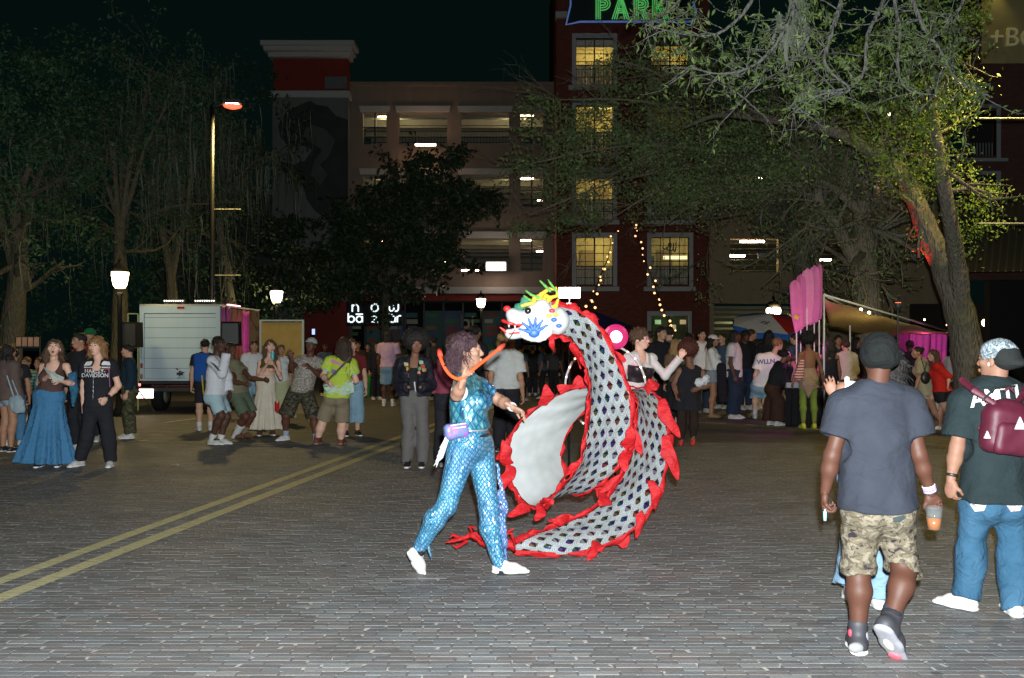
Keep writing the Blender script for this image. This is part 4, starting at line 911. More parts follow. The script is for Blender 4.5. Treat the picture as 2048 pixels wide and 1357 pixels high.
# parasol
d = 25.5; pa = thing('parasol', 'market parasol with white red and blue panels near the pink banners', 'parasol', (W2(1540, d), d, 0))
zt = Z2(628, d); zr = Z2(647, d); R = 1.0; PC = [cloth('parasol_white', (.55,.55,.52)), cloth('parasol_red', (.42,.02,.02)), cloth('parasol_blue', (.02,.10,.35))]
for k in range(8):
    a0, a1 = 2*math.pi*k/8+.2, 2*math.pi*(k+1)/8+.2; c = {3: 0, 4: 0, 5: 0, 6: 1, 7: 1, 0: 2, 1: 0, 2: 2}[k]
    A = (R*math.cos(a0), R*math.sin(a0), zr+.30*R*math.sin(a0)); B_ = (R*math.cos(a1), R*math.sin(a1), zr+.30*R*math.sin(a1)); m_ = ((A[0]+B_[0])/2*.96, (A[1]+B_[1])/2*.96, (A[2]+B_[2])/2+.02)
    MB().add([(0, 0, zt), A, m_, B_, (A[0], A[1], A[2]-.14), (m_[0], m_[1], m_[2]-.12), (B_[0], B_[1], B_[2]-.14)], [(0, 1, 2), (0, 2, 3)]).build('canopy_panel', PC[c], pa)
    MB().add([A, m_, B_, (A[0], A[1], A[2]-.16), (m_[0], m_[1], m_[2]-.13), (B_[0], B_[1], B_[2]-.16)], [(0, 3, 4, 1), (1, 4, 5, 2)]).build('valance', PC[2], pa)
MB().tube([(0, 0, 0), (0, 0, zt+.05)], .022, 8).build('pole', ALU, pa)
lg = Neon(); lg.path([(-.36, -.50, zr+.00), (-.28, -.52, zr+.03), (-.22, -.52, zr+.01), (-.14, -.54, zr+.02)], .014); lg.path([(-.30, -.55, zr-.02), (-.20, -.56, zr-.03)], .012); lg.mb.build('emblem', BLK, pa)
# ---- market stall
MET = plain('white_tube', (.72,.74,.70), .4, .1, bump=0)
st = thing('market_stall', 'market stall frame with sagging tan canopy beside the leaning oak', 'stall', (W2(1648, 19.2), 19.2, 0))
c0 = P(1648, 590, 19.2); c1 = P(1902, 664, 23.5); c2 = P(1700, 618, 22.5); c3 = P(1885, 668, 26.5)
def tubeW(a, b, r, name, mat, root): return put(MB().tube([a, b], r, 8), name, mat, root, True)
for a in (c0, c1, c2, c3): tubeW(Vector((a.x, a.y, 0)), a, .020, 'pole', MET, st)
for a, b in ((c0, c1), (c0, c2), (c2, c3), (c1, c3)): tubeW(a, b, .020, 'rail', MET, st)
V = []; Fq = []; n = 24
for i in range(n+1):
    for j in range(9):
        u_, v_ = i/n, j/8; p = (c0.lerp(c1, u_)).lerp(P(1660, 650, 23).lerp(P(1888, 672, 27), u_), v_); sag = .22*math.sin(math.pi*min(1, u_*1.05))*(.3+.7*v_)+.04*math.sin(u_*25+v_*3)
        V.append((p.x-st.location.x, p.y-st.location.y, p.z-.08-sag*.55))
for i in range(n):
    for j in range(8): a = i*9+j; Fq.append((a, a+1, a+10, a+9))
o = np_mesh('canopy', V, Fq, cloth('tan_canvas', (.46,.36,.13), fold=.6), st, True); o.modifiers.new('thickness', 'SOLIDIFY').thickness = .006
for k, (a, b) in enumerate(((1795, 1818), (1820, 1860), (1862, 1895))):
    d = 24.2; curtain('backdrop_strip', (W2(a, d)-st.location.x, d-st.location.y, 0), (W2(b, d)-st.location.x, d-st.location.y, 0), Z2(740, d), Z2(667, d), [cloth('pink_deep', (.35,.04,.22)), PINKC, cloth('pink_hot', (.75,.10,.50))][k], st, 3)
lamp('pink_light', 'POINT', (W2(1850, 23.6), 23.6, 1.75), 5, (1, .12, .65), .1)
for px, py, dd in ((1722, 620, 20.5), (1738, 626, 21), (1849, 640, 25), (1895, 650, 25)):
    b_ = thing('hanging_bulb', {1722: 'curved warm bulb under the stall rail, leftmost one', 1738: 'warm bulb just right of the curved bulb under the stall', 1849: 'tiny orange bulb above the middle of the stall', 1895: 'warm bulb at the right end of the stall'}[px], 'lamp', tuple(P(px, py, dd)))
    MB().ball((0, 0, 0), .035 if px != 1849 else .025, 8, 6).build('bulb', emis('bulb', (1, .62, .32), 14), b_, True); MB().tube([(0, 0, .03), (0, 0, .14)], .006, 5).build('cord', BLK, b_)
lamp('stall_light', 'POINT', tuple(P(1735, 705, 20.8)), 15, (1, .78, .42), .06)
# table with black cloth, goods
tb_ = thing('market_table', 'market table under a black floor length cloth', 'table', (W2(1600, 19.4), 19.4, 0))
x0, x1 = W2(1572, 19)-tb_.location.x, W2(1648, 19)-tb_.location.x
MB().box((x0-.02, -.4, .72), (x1+.02, .3, .75)).build('tabletop', BLK, tb_); curtain('tablecloth', (x0, -.38, 0), (x1, -.38, 0), .01, .715, cloth('black_cloth', (.012,.012,.014)), tb_, 6, .02)
for k, (px, c) in enumerate(((1578, (.5,.5,.5)), (1592, (.35,.42,.5)), (1606, (.55,.5,.45)))): put(MB().cbox((W2(px, 19.2), 19.25, .80), (.05, .06, .05)), 'stack', cloth('goods%d' % k, c), tb_)
bk = thing('bucket', 'white plastic bucket on the ground between the two leaning women', 'bucket', (W2(1884, 21), 21, 0)); MB().lathe([(.14, 0), (.17, .34), (.18, .36), (.165, .365), (.13, .02)], (0, 0, 0), 16).build('tub', plain('plastic_white', (.55,.6,.55), .4, bump=0), bk, True); MB().tube([(-.175, 0, .34), (-.13, -.1, .42), (0, -.14, .46), (.13, -.1, .42), (.175, 0, .34)], .006, 5).build('handle', DARK, bk)
# pink feather banners
for k, (px0, px1, yt, yb, tl) in enumerate(((1581, 1606, 560, 662, -.09), (1592, 1612, 548, 655, -.03), (1603, 1626, 537, 652, 0), (1618, 1640, 531, 648, .02), (1632, 1646, 527, 640, .03))):
    d = 20.6+.12*k; lab = ['leftmost pink feather banner, leaning left with a yellow spot', 'second pink feather banner from the left', 'middle pink feather banner of the five by the stall', 'fourth pink feather banner from the left by the stall', 'rightmost and tallest pink feather banner touching the stall pole'][k]
    fb_ = thing('feather_banner', lab, 'banner', (W2((px0+px1)/2, d), d, 0), 'pink feather banners by the stall'); hw = (W2(px1, d)-W2(px0, d))/2; z0, z1 = Z2(yb, d), Z2(yt, d)
    V = []; Fq = []; m = 16
    for i in range(m+1):
        s_ = i/m; w = hw*min(1, max(0.0, 1-(max(0, s_-.82)/.18)**2)**.5+.02)*(.72+.28*min(1, s_*3)); 
        for j in range(7): t = j/6*2-1; V.append((t*w+tl*(s_-.5)*3*hw*3, .035*math.sin(t*2.2+k)+.03*math.sin(s_*5+k), z0+(z1-z0)*s_+.05*t*(1-s_)))
    for i in range(m):
        for j in range(6): a = i*7+j; Fq.append((a, a+1, a+8, a+7))
    o = np_mesh('flag', V, Fq, cloth('pink_flag%d' % (k % 3), [(.70,.20,.48), (.60,.16,.42), (.78,.28,.52)][k % 3], fold=.5), fb_, True); o.modifiers.new('thickness', 'SOLIDIFY').thickness = .003
    MB().tube([(.0, .02, 0), (0, .02, z0), (tl*.1, .05, z1)], [.016, .014, .006], 6).build('pole', MET, fb_, True); MB().tube([(-.25, 0, .02), (.25, 0, .02)], .012, 5).tube([(0, -.25, .02), (0, .25, .02)], .012, 5).build('base', DARK, fb_)
    if k == 0: MB().cbox((-.02, -.03, z0+.28), (.05, .004, .04), Matrix.Translation((-.02, 0, z0+.28)) @ Matrix.Rotation(.6, 4, 'Y') @ Matrix.Translation((.02, 0, -z0-.28))).build('yellow_patch', plain('yellow', (.6,.45,.05), .7), fb_)
lamp('pink_light', 'POINT', (W2(1612, 19.6), 19.7, 1.55), 20, (1, .16, .62), .08)
# string lights
def strand(label, pts, d0, d1, n, sag=.0, seed=0):
    th = thing('string_lights', label, 'string lights', tuple(P(pts[0][0], pts[0][1], d0))); rs = random.Random(seed); L = Vector(th.location)
    W_ = [P(x, y, d0+(d1-d0)*i/(len(pts)-1)) for i, (x, y) in enumerate(pts)]
    def at(t): t *= len(W_)-1; i = min(int(t), len(W_)-2); return W_[i].lerp(W_[i+1], t-i)
    MB().tube([at(i/30)-L for i in range(31)], .012, 4).build('cable', BLK, th)
    for k in range(n):
        t = (k+.5)/n; c = at(t)-L; c = c+Vector((rs.uniform(-.1, .1), -.05, -.06)); r_ = .038 if rs.random() < .7 else .026
        MB().ball(c, r_, 8, 5).build('bulb', emis('warm_bulb', (1, .50, .20), 2.6), th, True)
strand('string of warm bulbs running down to the right past the lower window', [(1268, 440), (1272, 460), (1285, 505), (1303, 553), (1320, 598), (1334, 637), (1350, 672)], 40, 27, 22, seed=1)
strand('string of warm bulbs running down to the left of the brick wall', [(1234, 455), (1222, 478), (1216, 520), (1200, 552), (1186, 590), (1176, 615)], 40, 27, 11, seed=2)
strand('short inner string of warm bulbs left of the lower brick window', [(1222, 500), (1208, 535), (1195, 570), (1188, 600), (1180, 618)], 38, 27, 6, seed=3)
# lamps of the bar street at far right
for k, (px, py, r_, c, dd) in enumerate(((1970, 646, .11, (1, .65, .35), 33), (2017, 646, .11, (1, .65, .35), 33), (2017, 630, .08, (.8, .85, 1), 32), (1972, 628, .045, (1, .12, .05), 32))):
    b_ = thing('bar_lamp', ['warm globe lamp right of the oak, left one of two', 'warm globe lamp near the right edge, right one of two', 'small cool white lamp above the right globe lamp', 'tiny red lamp above the left globe lamp'][k], 'lamp', tuple(P(px, py, dd)))
    MB().ball((0, 0, 0), r_, 10, 6, (1, 1, 1.15)).build('globe', emis('bar%d' % k, c, 8), b_, True); MB().tube([(0, 0, r_), (0, 0, r_+.5)], .012, 5).build('cord', BLK, b_)
b_ = thing('neon_sign', 'yellow neon sign cut by the right edge above the backpack man', 'sign', tuple(P(2044, 645, 31))); nn = Neon(); nn.path([(0, 0, -.35), (-.02, 0, 0), (.03, 0, .2), (0, 0, .42)], .06); nn.path([(-.02, 0, .05), (-.1, 0, -.08), (-.04, 0, -.2)], .045); nn.mb.build('tube', emis('yellow_neon', (1, .75, .05), 5), b_, True); MB().cbox((0, .1, 0), (.12, .02, .5)).build('backing', BLK, b_)
bf = thing('bar_building', 'dark bar front with many small coloured lights at the far right', 'shop', tuple(P(2000, 690, 34)))
bx_ = MB().box((-3, 0, -1.6), (4, .2, 1.4)); bx_.build('wall', BLK, bf); rs = random.Random(12)
for k in range(34):
    c = rs.choice([(1,.5,.15), (1,.2,.1), (1,.7,.3), (.9,.2,.6), (.5,.6,1)]); x = rs.uniform(-1.2, 1.6); z = rs.uniform(-.4, .45)
    MB().cbox((x, -.03, z), (rs.uniform(.012, .05), .02, rs.uniform(.012, .04))).build('light', emis('dot%d' % (int(c[1]*10)), c, 1.2), bf)
for px, py in ((1778, 229), (1681, 279)):
    b_ = thing('tree_light', 'tiny warm light high in the oak, %s one' % ('right' if px > 1700 else 'left'), 'lamp', tuple(P(px, py, 20))); MB().ball((0, 0, 0), .032, 8, 5).build('bulb', emis('bulb', (1, .8, .5), 14), b_, True); MB().tube([(0, 0, .02), (0, .1, .3)], .008, 4).build('cord', BLK, b_)
# red uplight on the oak
ul = thing('uplight', 'small red floodlight on the stall rail shining up the oak', 'lamp', tuple(P(1796, 612, 17.3)))
MB().lathe([(.05, -.08), (.07, .02), (.06, .05)], (0, 0, 0), 10).build('lamp_housing', DARK, ul, True); MB().lathe([(.055, .052), (.05, .056)], (0, 0, 0), 10).build('lens', emis('red_lens_lit', (1, .05, .03), 4), ul); MB().tube([(0, 0, -.08), (0, 0, -1.7)], .012, 6).build('stand', DARK, ul)
rl0 = lamp('red_spot', 'SPOT', tuple(P(1796, 600, 17.3)), 260, (1, .03, .02), .03, spot_size=math.radians(46), spot_blend=.7); rl0.rotation_euler = (P(1852, 450, 17)-rl0.location).to_track_quat('-Z', 'Y').to_euler()
# litter
lt_ = thing('paper_litter', 'small torn white wrapper lying on the road at left', 'litter', tuple(GX(350, 933))); MB().add([(-.08, 0, .012), (.0, -.03, .02), (.08, .0, .012), (.02, .03, .03), (-.04, .03, .014)], [(0, 1, 3, 4), (1, 2, 3)]).build('paper', plain('paper', (.5,.45,.42), .8), lt_); MB().cbox((0.01, -.01, .026), (.02, .008, .003)).build('printed_patch', plain('print_red', (.35,.05,.03), .8), lt_)
rs = random.Random(44)
sp = MB()
for k in range(80):
    y = rs.uniform(5, 14); x = rs.uniform(-.5, .5)*y; s_ = rs.uniform(.004, .012); a = rs.uniform(0, 3)
    sp.add([(x+s_*math.cos(a+t), y+s_*math.sin(a+t), .006+.004*(t > 1)) for t in (0, 1.6, 3.1, 4.7)], [(0, 1, 2, 3)])
o = sp.build('grit', plain('grit', (.5,.45,.38), .9, bump=0), None, kind='stuff'); tag(o, 'scattered pale grit and leaf bits on the brick road', 'grit')
# ================================================================ people: signed-distance modelling
f32 = np.float32
def _v(a): return np.array([a[0], a[1], a[2]], f32)
class Prim:
    __slots__ = ('lo', 'hi', 'fn', 'k', 'op')
def _mk(lo, hi, fn, k, op):
    p = Prim(); p.lo = np.asarray(lo, f32); p.hi = np.asarray(hi, f32); p.fn = fn; p.k = k; p.op = op; return p
def cone(a, b, ra, rb, k=.02, op='u', flat=1.0, fax=None, clip=None):
    """tapered capsule, optionally flattened along axis fax, optionally cut by planes [(point, normal)]"""
    a = _v(a); b = _v(b); ba = b-a; L2 = max(float(ba@ba), 1e-9); fx = _v(fax) if fax is not None else None
    R = max(ra, rb)
    def fn(x, y, z):
        px, py, pz = x-a[0], y-a[1], z-a[2]
        t = np.clip((px*ba[0]+py*ba[1]+pz*ba[2])/L2, 0, 1)
        rx, ry, rz = px-t*ba[0], py-t*ba[1], pz-t*ba[2]
        q = rx*rx+ry*ry+rz*rz
        if fx is not None:
            rf = rx*fx[0]+ry*fx[1]+rz*fx[2]
            q = q + rf*rf*(1/flat**2-1)
        d = np.sqrt(np.maximum(q, 1e-12))-(ra+(rb-ra)*t)
        if fx is not None: d = d*min(1, (1+flat)/2)
        if clip:
            for c, n in clip: d = np.maximum(d, (x-c[0])*n[0]+(y-c[1])*n[1]+(z-c[2])*n[2])
        return d
    return _mk(np.minimum(a, b)-R, np.maximum(a, b)+R, fn, k, op)
def ell(c, r, M, k=.02, op='u', clip=None):
    """ellipsoid, M rows = local axes"""
    c = _v(c); M = np.asarray(M, f32); r = np.asarray(r, f32); R = float(r.max())
    def fn(x, y, z):
        px, py, pz = x-c[0], y-c[1], z-c[2]
        s0 = 0; s1 = 0
        for i in range(3):
            u = px*M[i][0]+py*M[i][1]+pz*M[i][2]
            s0 = s0+(u/r[i])**2; s1 = s1+(u/r[i]**2)**2
        k0 = np.sqrt(s0); k1 = np.sqrt(s1)+1e-6
        d = k0*(k0-1)/k1
        if clip:
            for cc, n in clip: d = np.maximum(d, (x-cc[0])*n[0]+(y-cc[1])*n[1]+(z-cc[2])*n[2])
        return d
    return _mk(c-R, c+R, fn, k, op)
def rbox(c, h, M, r=.01, k=.01, op='u'):
    c = _v(c); M = np.asarray(M, f32); h = np.asarray(h, f32); R = float(np.linalg.norm(h))
    def fn(x, y, z):
        px, py, pz = x-c[0], y-c[1], z-c[2]; s = 0; m = None
        for i in range(3):
            q = np.abs(px*M[i][0]+py*M[i][1]+pz*M[i][2])-h[i]+r
            s = s+np.maximum(q, 0)**2; m = q if m is None else np.maximum(m, q)
        return np.sqrt(s)+np.minimum(m, 0)-r
    return _mk(c-R, c+R, fn, k, op)
def half(c, n, k=.004):
    """keep only the side opposite to n"""
    c = _v(c); n = _v(n)
    return _mk([-1e9]*3, [1e9]*3, lambda x, y, z: (x-c[0])*n[0]+(y-c[1])*n[1]+(z-c[2])*n[2], k, 'i')
def skirtp(top, bot, r0, r1, M, flat=.75, pleats=0, amp=0.0, power=1.0, k=.02, hollow=True, ph=0.0):
    top = _v(top); bot = _v(bot); ax = bot-top; L = float(np.linalg.norm(ax)); ax = ax/L
    X = _v(M[0]); X = X-ax*float(X@ax); X /= np.linalg.norm(X); Y = np.cross(ax, X)
    R = max(r0, r1)*1.15
    def fn(x, y, z):
        px, py, pz = x-top[0], y-top[1], z-top[2]
        t = (px*ax[0]+py*ax[1]+pz*ax[2])/L
        u = px*X[0]+py*X[1]+pz*X[2]; v = (px*Y[0]+py*Y[1]+pz*Y[2])/flat
        tt = np.clip(t, 0, 1)
        rad = r0+(r1-r0)*tt**power
        if pleats:
            th = np.arctan2(v, u)
            rad = rad*(1+amp*tt*(np.sin(pleats*th+ph)+.5*np.sin((pleats*1.7)*th+2+ph)))
        rr = np.sqrt(u*u+v*v)
        d = (rr-rad)*.85
        if hollow: d = np.maximum(d, -(rr-rad+.05)*.85-np.maximum(0, (.93-tt))*2.)
        return np.maximum(d, np.maximum(t-1, -t)*L)
    return _mk(np.minimum(top, bot)-R, np.maximum(top, bot)+R, fn, k, 'u')

def evalsdf(prims, vox, disp=None, color=None):
    us = [p for p in prims if p.op == 'u']
    lo = np.min([p.lo for p in us], 0)-4*vox-.01; hi = np.max([p.hi for p in us], 0)+4*vox+.01
    n = np.ceil((hi-lo)/vox).astype(int)+1
    ax = [lo[i]+vox*np.arange(n[i], dtype=f32) for i in range(3)]
    Fd = np.full(n, .5, f32)
    for p in prims:
        if p.op == 'i': a = np.zeros(3, int); b = n
        else:
            a = np.maximum(0, np.floor((p.lo-p.k-3*vox-lo)/vox).astype(int)); b = np.minimum(n, np.ceil((p.hi+p.k+3*vox-lo)/vox).astype(int)+1)
        if (b <= a).any(): continue
        x = ax[0][a[0]:b[0], None, None]; y = ax[1][None, a[1]:b[1], None]; z = ax[2][None, None, a[2]:b[2]]
        d = p.fn(x, y, z); sl = (slice(a[0], b[0]), slice(a[1], b[1]), slice(a[2], b[2])); c = Fd[sl]; k = max(p.k, 1e-4)
        if p.op == 'u':
            h = np.maximum(k-np.abs(c-d), 0)/k; Fd[sl] = np.minimum(c, d)-h*h*k*.25
        elif p.op == 's':
            h = np.maximum(k-np.abs(c+d), 0)/k; Fd[sl] = np.maximum(c, -d)+h*h*k*.25
        else:
            h = np.maximum(k-np.abs(c-d), 0)/k; Fd[sl] = np.maximum(c, d)+h*h*k*.25
    if disp is not None:
        Fd = Fd+disp(ax[0][:, None, None], ax[1][None, :, None], ax[2][None, None, :]).astype(f32)
    bgv = 3*vox
    Fd = np.clip(Fd, -bgv, bgv).astype(f32)
    # keep the border outside
    Fd[0] = Fd[-1] = bgv; Fd[:, 0] = Fd[:, -1] = bgv; Fd[:, :, 0] = Fd[:, :, -1] = bgv
    g = vdb.FloatGrid(bgv); g.copyFromArray(Fd, tolerance=0)
    pts, quads = g.convertToQuads(0.0)
    V = pts.astype(f32)*vox+lo
    return V, quads.astype(np.int32)[:, ::-1]
def folds(amp, seed=0, s=1.0, vert=.35):
    """cloth folds: warped sines, longer along z than across"""
    r = np.random.default_rng(seed); W_ = []
    for i in range(5):
        d = r.normal(size=3); d[2] *= vert if i < 3 else 1.6; d /= np.linalg.norm(d)
        W_.append((d*(18+14*i)*s, r.uniform(0, 6.28), 1/(1+.45*i)))
    def fn(x, y, z):
        wx = .02*np.sin(9*z+3*x); t = 0
        for d, p, a in W_: t = t+a*np.sin((x+wx)*d[0]+(y-wx)*d[1]+z*d[2]+p)
        return t*amp/2
    return fn
def lumps(amp, scale, seed=0):
    r = np.random.default_rng(seed); W_ = [(r.normal(size=3)*scale*(.6+.35*i), r.uniform(0, 6.28)) for i in range(6)]
    def fn(x, y, z):
        t = 0
        for d, p in W_: t = t+np.sin(x*d[0]+y*d[1]+z*d[2]+p+1.3*np.sin(scale*.3*z+x*scale*.4))
        return t*amp/3
    return fn
def meshparts(name, groups, mat, root, smooth=True):
    """groups: list of (V, F) joined into one mesh, moved to root's frame"""
    Vs = []; Fs = []; n = 0
    for V, Q in groups: Vs.append(V); Fs.append(Q+n); n += len(V)
    V = np.concatenate(Vs)-_v(root.location); Q = np.concatenate(Fs)
    return np_mesh(name, V, Q, mat, root, smooth)

def nrm(v): v = _v(v); return v/max(1e-6, float(np.linalg.norm(v)))
SKIN = {}
def skin(tone):
    if tone in SKIN: return SKIN[tone]
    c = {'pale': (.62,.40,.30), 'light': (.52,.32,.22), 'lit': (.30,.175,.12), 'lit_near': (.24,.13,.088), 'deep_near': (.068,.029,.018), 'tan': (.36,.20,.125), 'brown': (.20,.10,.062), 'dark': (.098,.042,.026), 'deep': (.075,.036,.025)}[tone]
    m, t = newmat('skin_'+tone, .58, 0, .30); o = t.obj()
    n1 = t.noise(o, 14, 4)[0]; n2 = t.noise(o, 90, 2)[0]
    t.col(t.mix(t.math('MULTIPLY', t.math('ADD', n1, n2), .5), tuple(x*.74 for x in c), (min(1, c[0]*1.28), c[1]*1.14, c[2]*1.10)))
    t.b.inputs['Subsurface Weight'].default_value = .0
    t.bump(n2, .12, .002)
    SKIN[tone] = m; return m
DEF = {  # default joints, unit body height: x = person's right, y = forward, z up
 'H': (0, .012, .935), 'N': (0, -.005, .845), 'Rs': (.102, -.005, .800), 'Ls': (-.102, -.005, .800),
 'Re': (.135, -.012, .635), 'Le': (-.135, -.012, .635), 'Rw': (.14, .035, .485), 'Lw': (-.14, .035, .485),
 'Rh': (.052, 0, .525), 'Lh': (-.052, 0, .525), 'Rk': (.058, .014, .285), 'Lk': (-.058, .014, .285),
 'Ra': (.06, -.012, .048), 'La': (-.06, -.012, .048), 'Rt': (.072, .085, .012), 'Lt': (-.072, .085, .012)}

class Person:
    def __init__(s, px, feet, label, H=None, top=None, yaw=0, j=None, tone='light', sex='m', hy=None, hp=0, tilt=0, w=1.0,
                 q=1, group=None, D=None, curl=(.35, .35), name='person'):
        """px, feet: photo column and row of the feet; j: joint -> (px, py[, depth offset])"""
        s.D = D or GD(feet)
        if H is None: H = CAMH+(HY-top)/F*s.D if top else 1.7
        s.H = H; s.w = w; s.sex = sex; s.q = q
        s.px = px
        fx = (px-CX)/F*s.D
        s.root = thing('person', label, 'person', (fx, s.D, 0), group)
        ya = math.radians(yaw)
        s.fwd0 = np.array([math.sin(ya), -math.cos(ya), 0]); s.right0 = np.array([-math.cos(ya), -math.sin(ya), 0])
        s.J = {}
        sw = .88 if sex == 'f' else 1.0
        hz = 0.0
        if D and feet: hz = CAMH+(HY-feet)/F*s.D   # feet given with an explicit depth: standing higher/lower is not allowed
        for n, (a, b, c) in DEF.items():
            if n[1:] == 's' or n[1:] in ('e', 'w'): a = a*sw
            s.J[n] = np.array([fx, s.D, 0])+(s.right0*a+s.fwd0*b+np.array([0, 0, c]))*H
        for n, v in (j or {}).items():
            y = s.J[n][1] if len(v) < 3 else s.D+v[2]
            p = P(v[0], v[1], y); s.J[n] = np.array(p)
            s.J[n][2] = max(s.J[n][2], .02)
        # joints that were not given follow the ones that were
        j = j or {}
        def follow(child, parents):
            if child not in j and any(p in j for p in parents):
                src = [p for p in parents if p in j]
                off = sum((s.J[p]-s.base(p, fx, H, sw) for p in src))/len(src)
                s.J[child] = s.J[child]+off
        if 'N' not in j: follow('N', ['H'])
        for a in 'RL':
            if a+'s' not in j: follow(a+'s', ['N'] if 'N' in j else (['H'] if 'H' in j else []))
            if a+'e' not in j: follow(a+'e', [a+'s'] if a+'s' in j else (['N'] if 'N' in j else []))
            if a+'w' not in j: follow(a+'w', [a+'e'] if a+'e' in j else ([a+'s'] if a+'s' in j else []))
            if a+'t' not in j and a+'a' in j:
                s.J[a+'t'] = s.J[a+'a']+s.fwd0*.16*H/1.72+np.array([0, 0, -.036*H])
                s.J[a+'t'][2] = max(.02, s.J[a+'t'][2])
        J = s.J
        s.k = H/1.72
        up = nrm(J['N']-(J['Rh']+J['Lh'])/2)
        rt = nrm(nrm(J['Rs']-J['Ls'])*.7+s.right0*.3); rt = nrm(rt-up*float(rt@up)); fw = np.cross(rt, up)*1.0
        if fw@s.fwd0 < 0: fw = -fw
        s.T = np.array([rt, fw, up], f32)      # chest frame
        rh = nrm(nrm(J['Rh']-J['Lh'])*.5+s.right0*.5); upz = nrm(up*.6+np.array([0, 0, .4])); rh = nrm(rh-upz*float(rh@upz)); fh = np.cross(rh, upz)
        if fh@s.fwd0 < 0: fh = -fh
        s.Pf = np.array([rh, fh, upz], f32)
        hya = math.radians(yaw if hy is None else hy); hpa = math.radians(hp)
        f = np.array([math.sin(hya), -math.cos(hya), 0]); r = np.array([-math.cos(hya), -math.sin(hya), 0])
        ff = f*math.cos(hpa)+np.array([0, 0, math.sin(hpa)]); u = np.array([0, 0, math.cos(hpa)])-f*math.sin(hpa)
        ti = math.radians(tilt); u2 = u*math.cos(ti)+r*math.sin(ti); r2 = r*math.cos(ti)-u*math.sin(ti)
        s.Hf = np.array([r2, ff, u2], f32)
        s.tone = tone; s.curl = curl; s.grip = {}
    def base(s, p, fx, H, sw):
        a, b, c = DEF[p]
        if p[1:] in ('s', 'e', 'w'): a *= sw
        return np.array([fx, s.D, 0])+(s.right0*a+s.fwd0*b+np.array([0, 0, c]))*H
    def loc(s, Fm, o, v): return _v(o)+Fm[0]*v[0]+Fm[1]*v[1]+Fm[2]*v[2]
    def hd(s, x, y, z): return s.loc(s.Hf, s.J['H'], (x*s.k, y*s.k, z*s.k))
    def torso(s, g=0.0, k=.05):
        """torso primitives inflated by g"""
        J = s.J; w = s.w*s.k; T = s.T; Pf = s.Pf; pc = (J['Rh']+J['Lh'])/2; N = J['N']
        ch = _v(N)-T[2]*.17*s.k+T[1]*.005; ab = _v(pc)*.62+_v(N)*.38
        f = s.sex == 'f'
        sh = float(np.linalg.norm(J['Rs']-J['Ls']))
        cw = min(max(sh*.44, .10), .18)
        L = [ell(ch, (cw*w+g, (.105 if not f else .10)*w+g, .19*s.k+g), T, k),
             ell(ab, ((.142 if not f else .118)*w+g, (.10 if not f else .088)*w+g, .20*s.k+g), T, k+.02),
             ell(_v(pc)+Pf[2]*.03, ((.150 if not f else .165)*w+g, .110*w+g, .125*s.k+g), Pf, k),
             cone(_v(N)-T[2]*.03, J['Rs'], .046*w+g, .044*w+g, .04), cone(_v(N)-T[2]*.03, J['Ls'], .046*w+g, .044*w+g, .04)]
        for sd in (-1, 1):
            L.append(ell(_v(pc)+Pf[0]*sd*.07*w-Pf[1]*.055*w-Pf[2]*.025, (.085*w+g, .085*w+g, .095*w+g), Pf, .03))
            if f: L.append(ell(ch+T[0]*sd*.07*w+T[1]*.085*w-T[2]*.02, (.058*w+g, .055*w+g, .06*w+g), T, .03))
        return L
    def arm(s, a, g=0.0, t1=2.0, k=.03, flare=0.0, cut=True):
        """arm covered up to t1 (0..1 upper arm, 1..2 forearm)"""
        J = s.J; S_, E_, W_ = J[a+'s'], J[a+'e'], J[a+'w']; m = s.w*s.k*(.86 if s.sex == 'f' else 1)
        r = [.048*m+g, .040*m+g, .026*m+g]; out = []
        if t1 <= 1:
            e = S_+(E_-S_)*t1; d = nrm(E_-S_); re = r[0]+(r[1]-r[0])*t1+flare
            out.append(cone(S_, e+d*.04, r[0], re, k, clip=[(_v(e), d)] if cut else None))
        else:
            out.append(cone(S_, E_, r[0], r[1], k))
            e = E_+(W_-E_)*(t1-1); d = nrm(W_-E_); re = r[1]+(r[2]-r[1])*(t1-1)+flare
            if t1 >= 1.99 and not cut:
                out.append(cone(E_, E_+(W_-E_)*.35, r[1], r[1]*1.02, k)); out.append(cone(E_+(W_-E_)*.35, W_, r[1], r[2], k))
            else: out.append(cone(E_, e+d*.03, r[1], re, k, clip=[(_v(e), d)]))
        return out
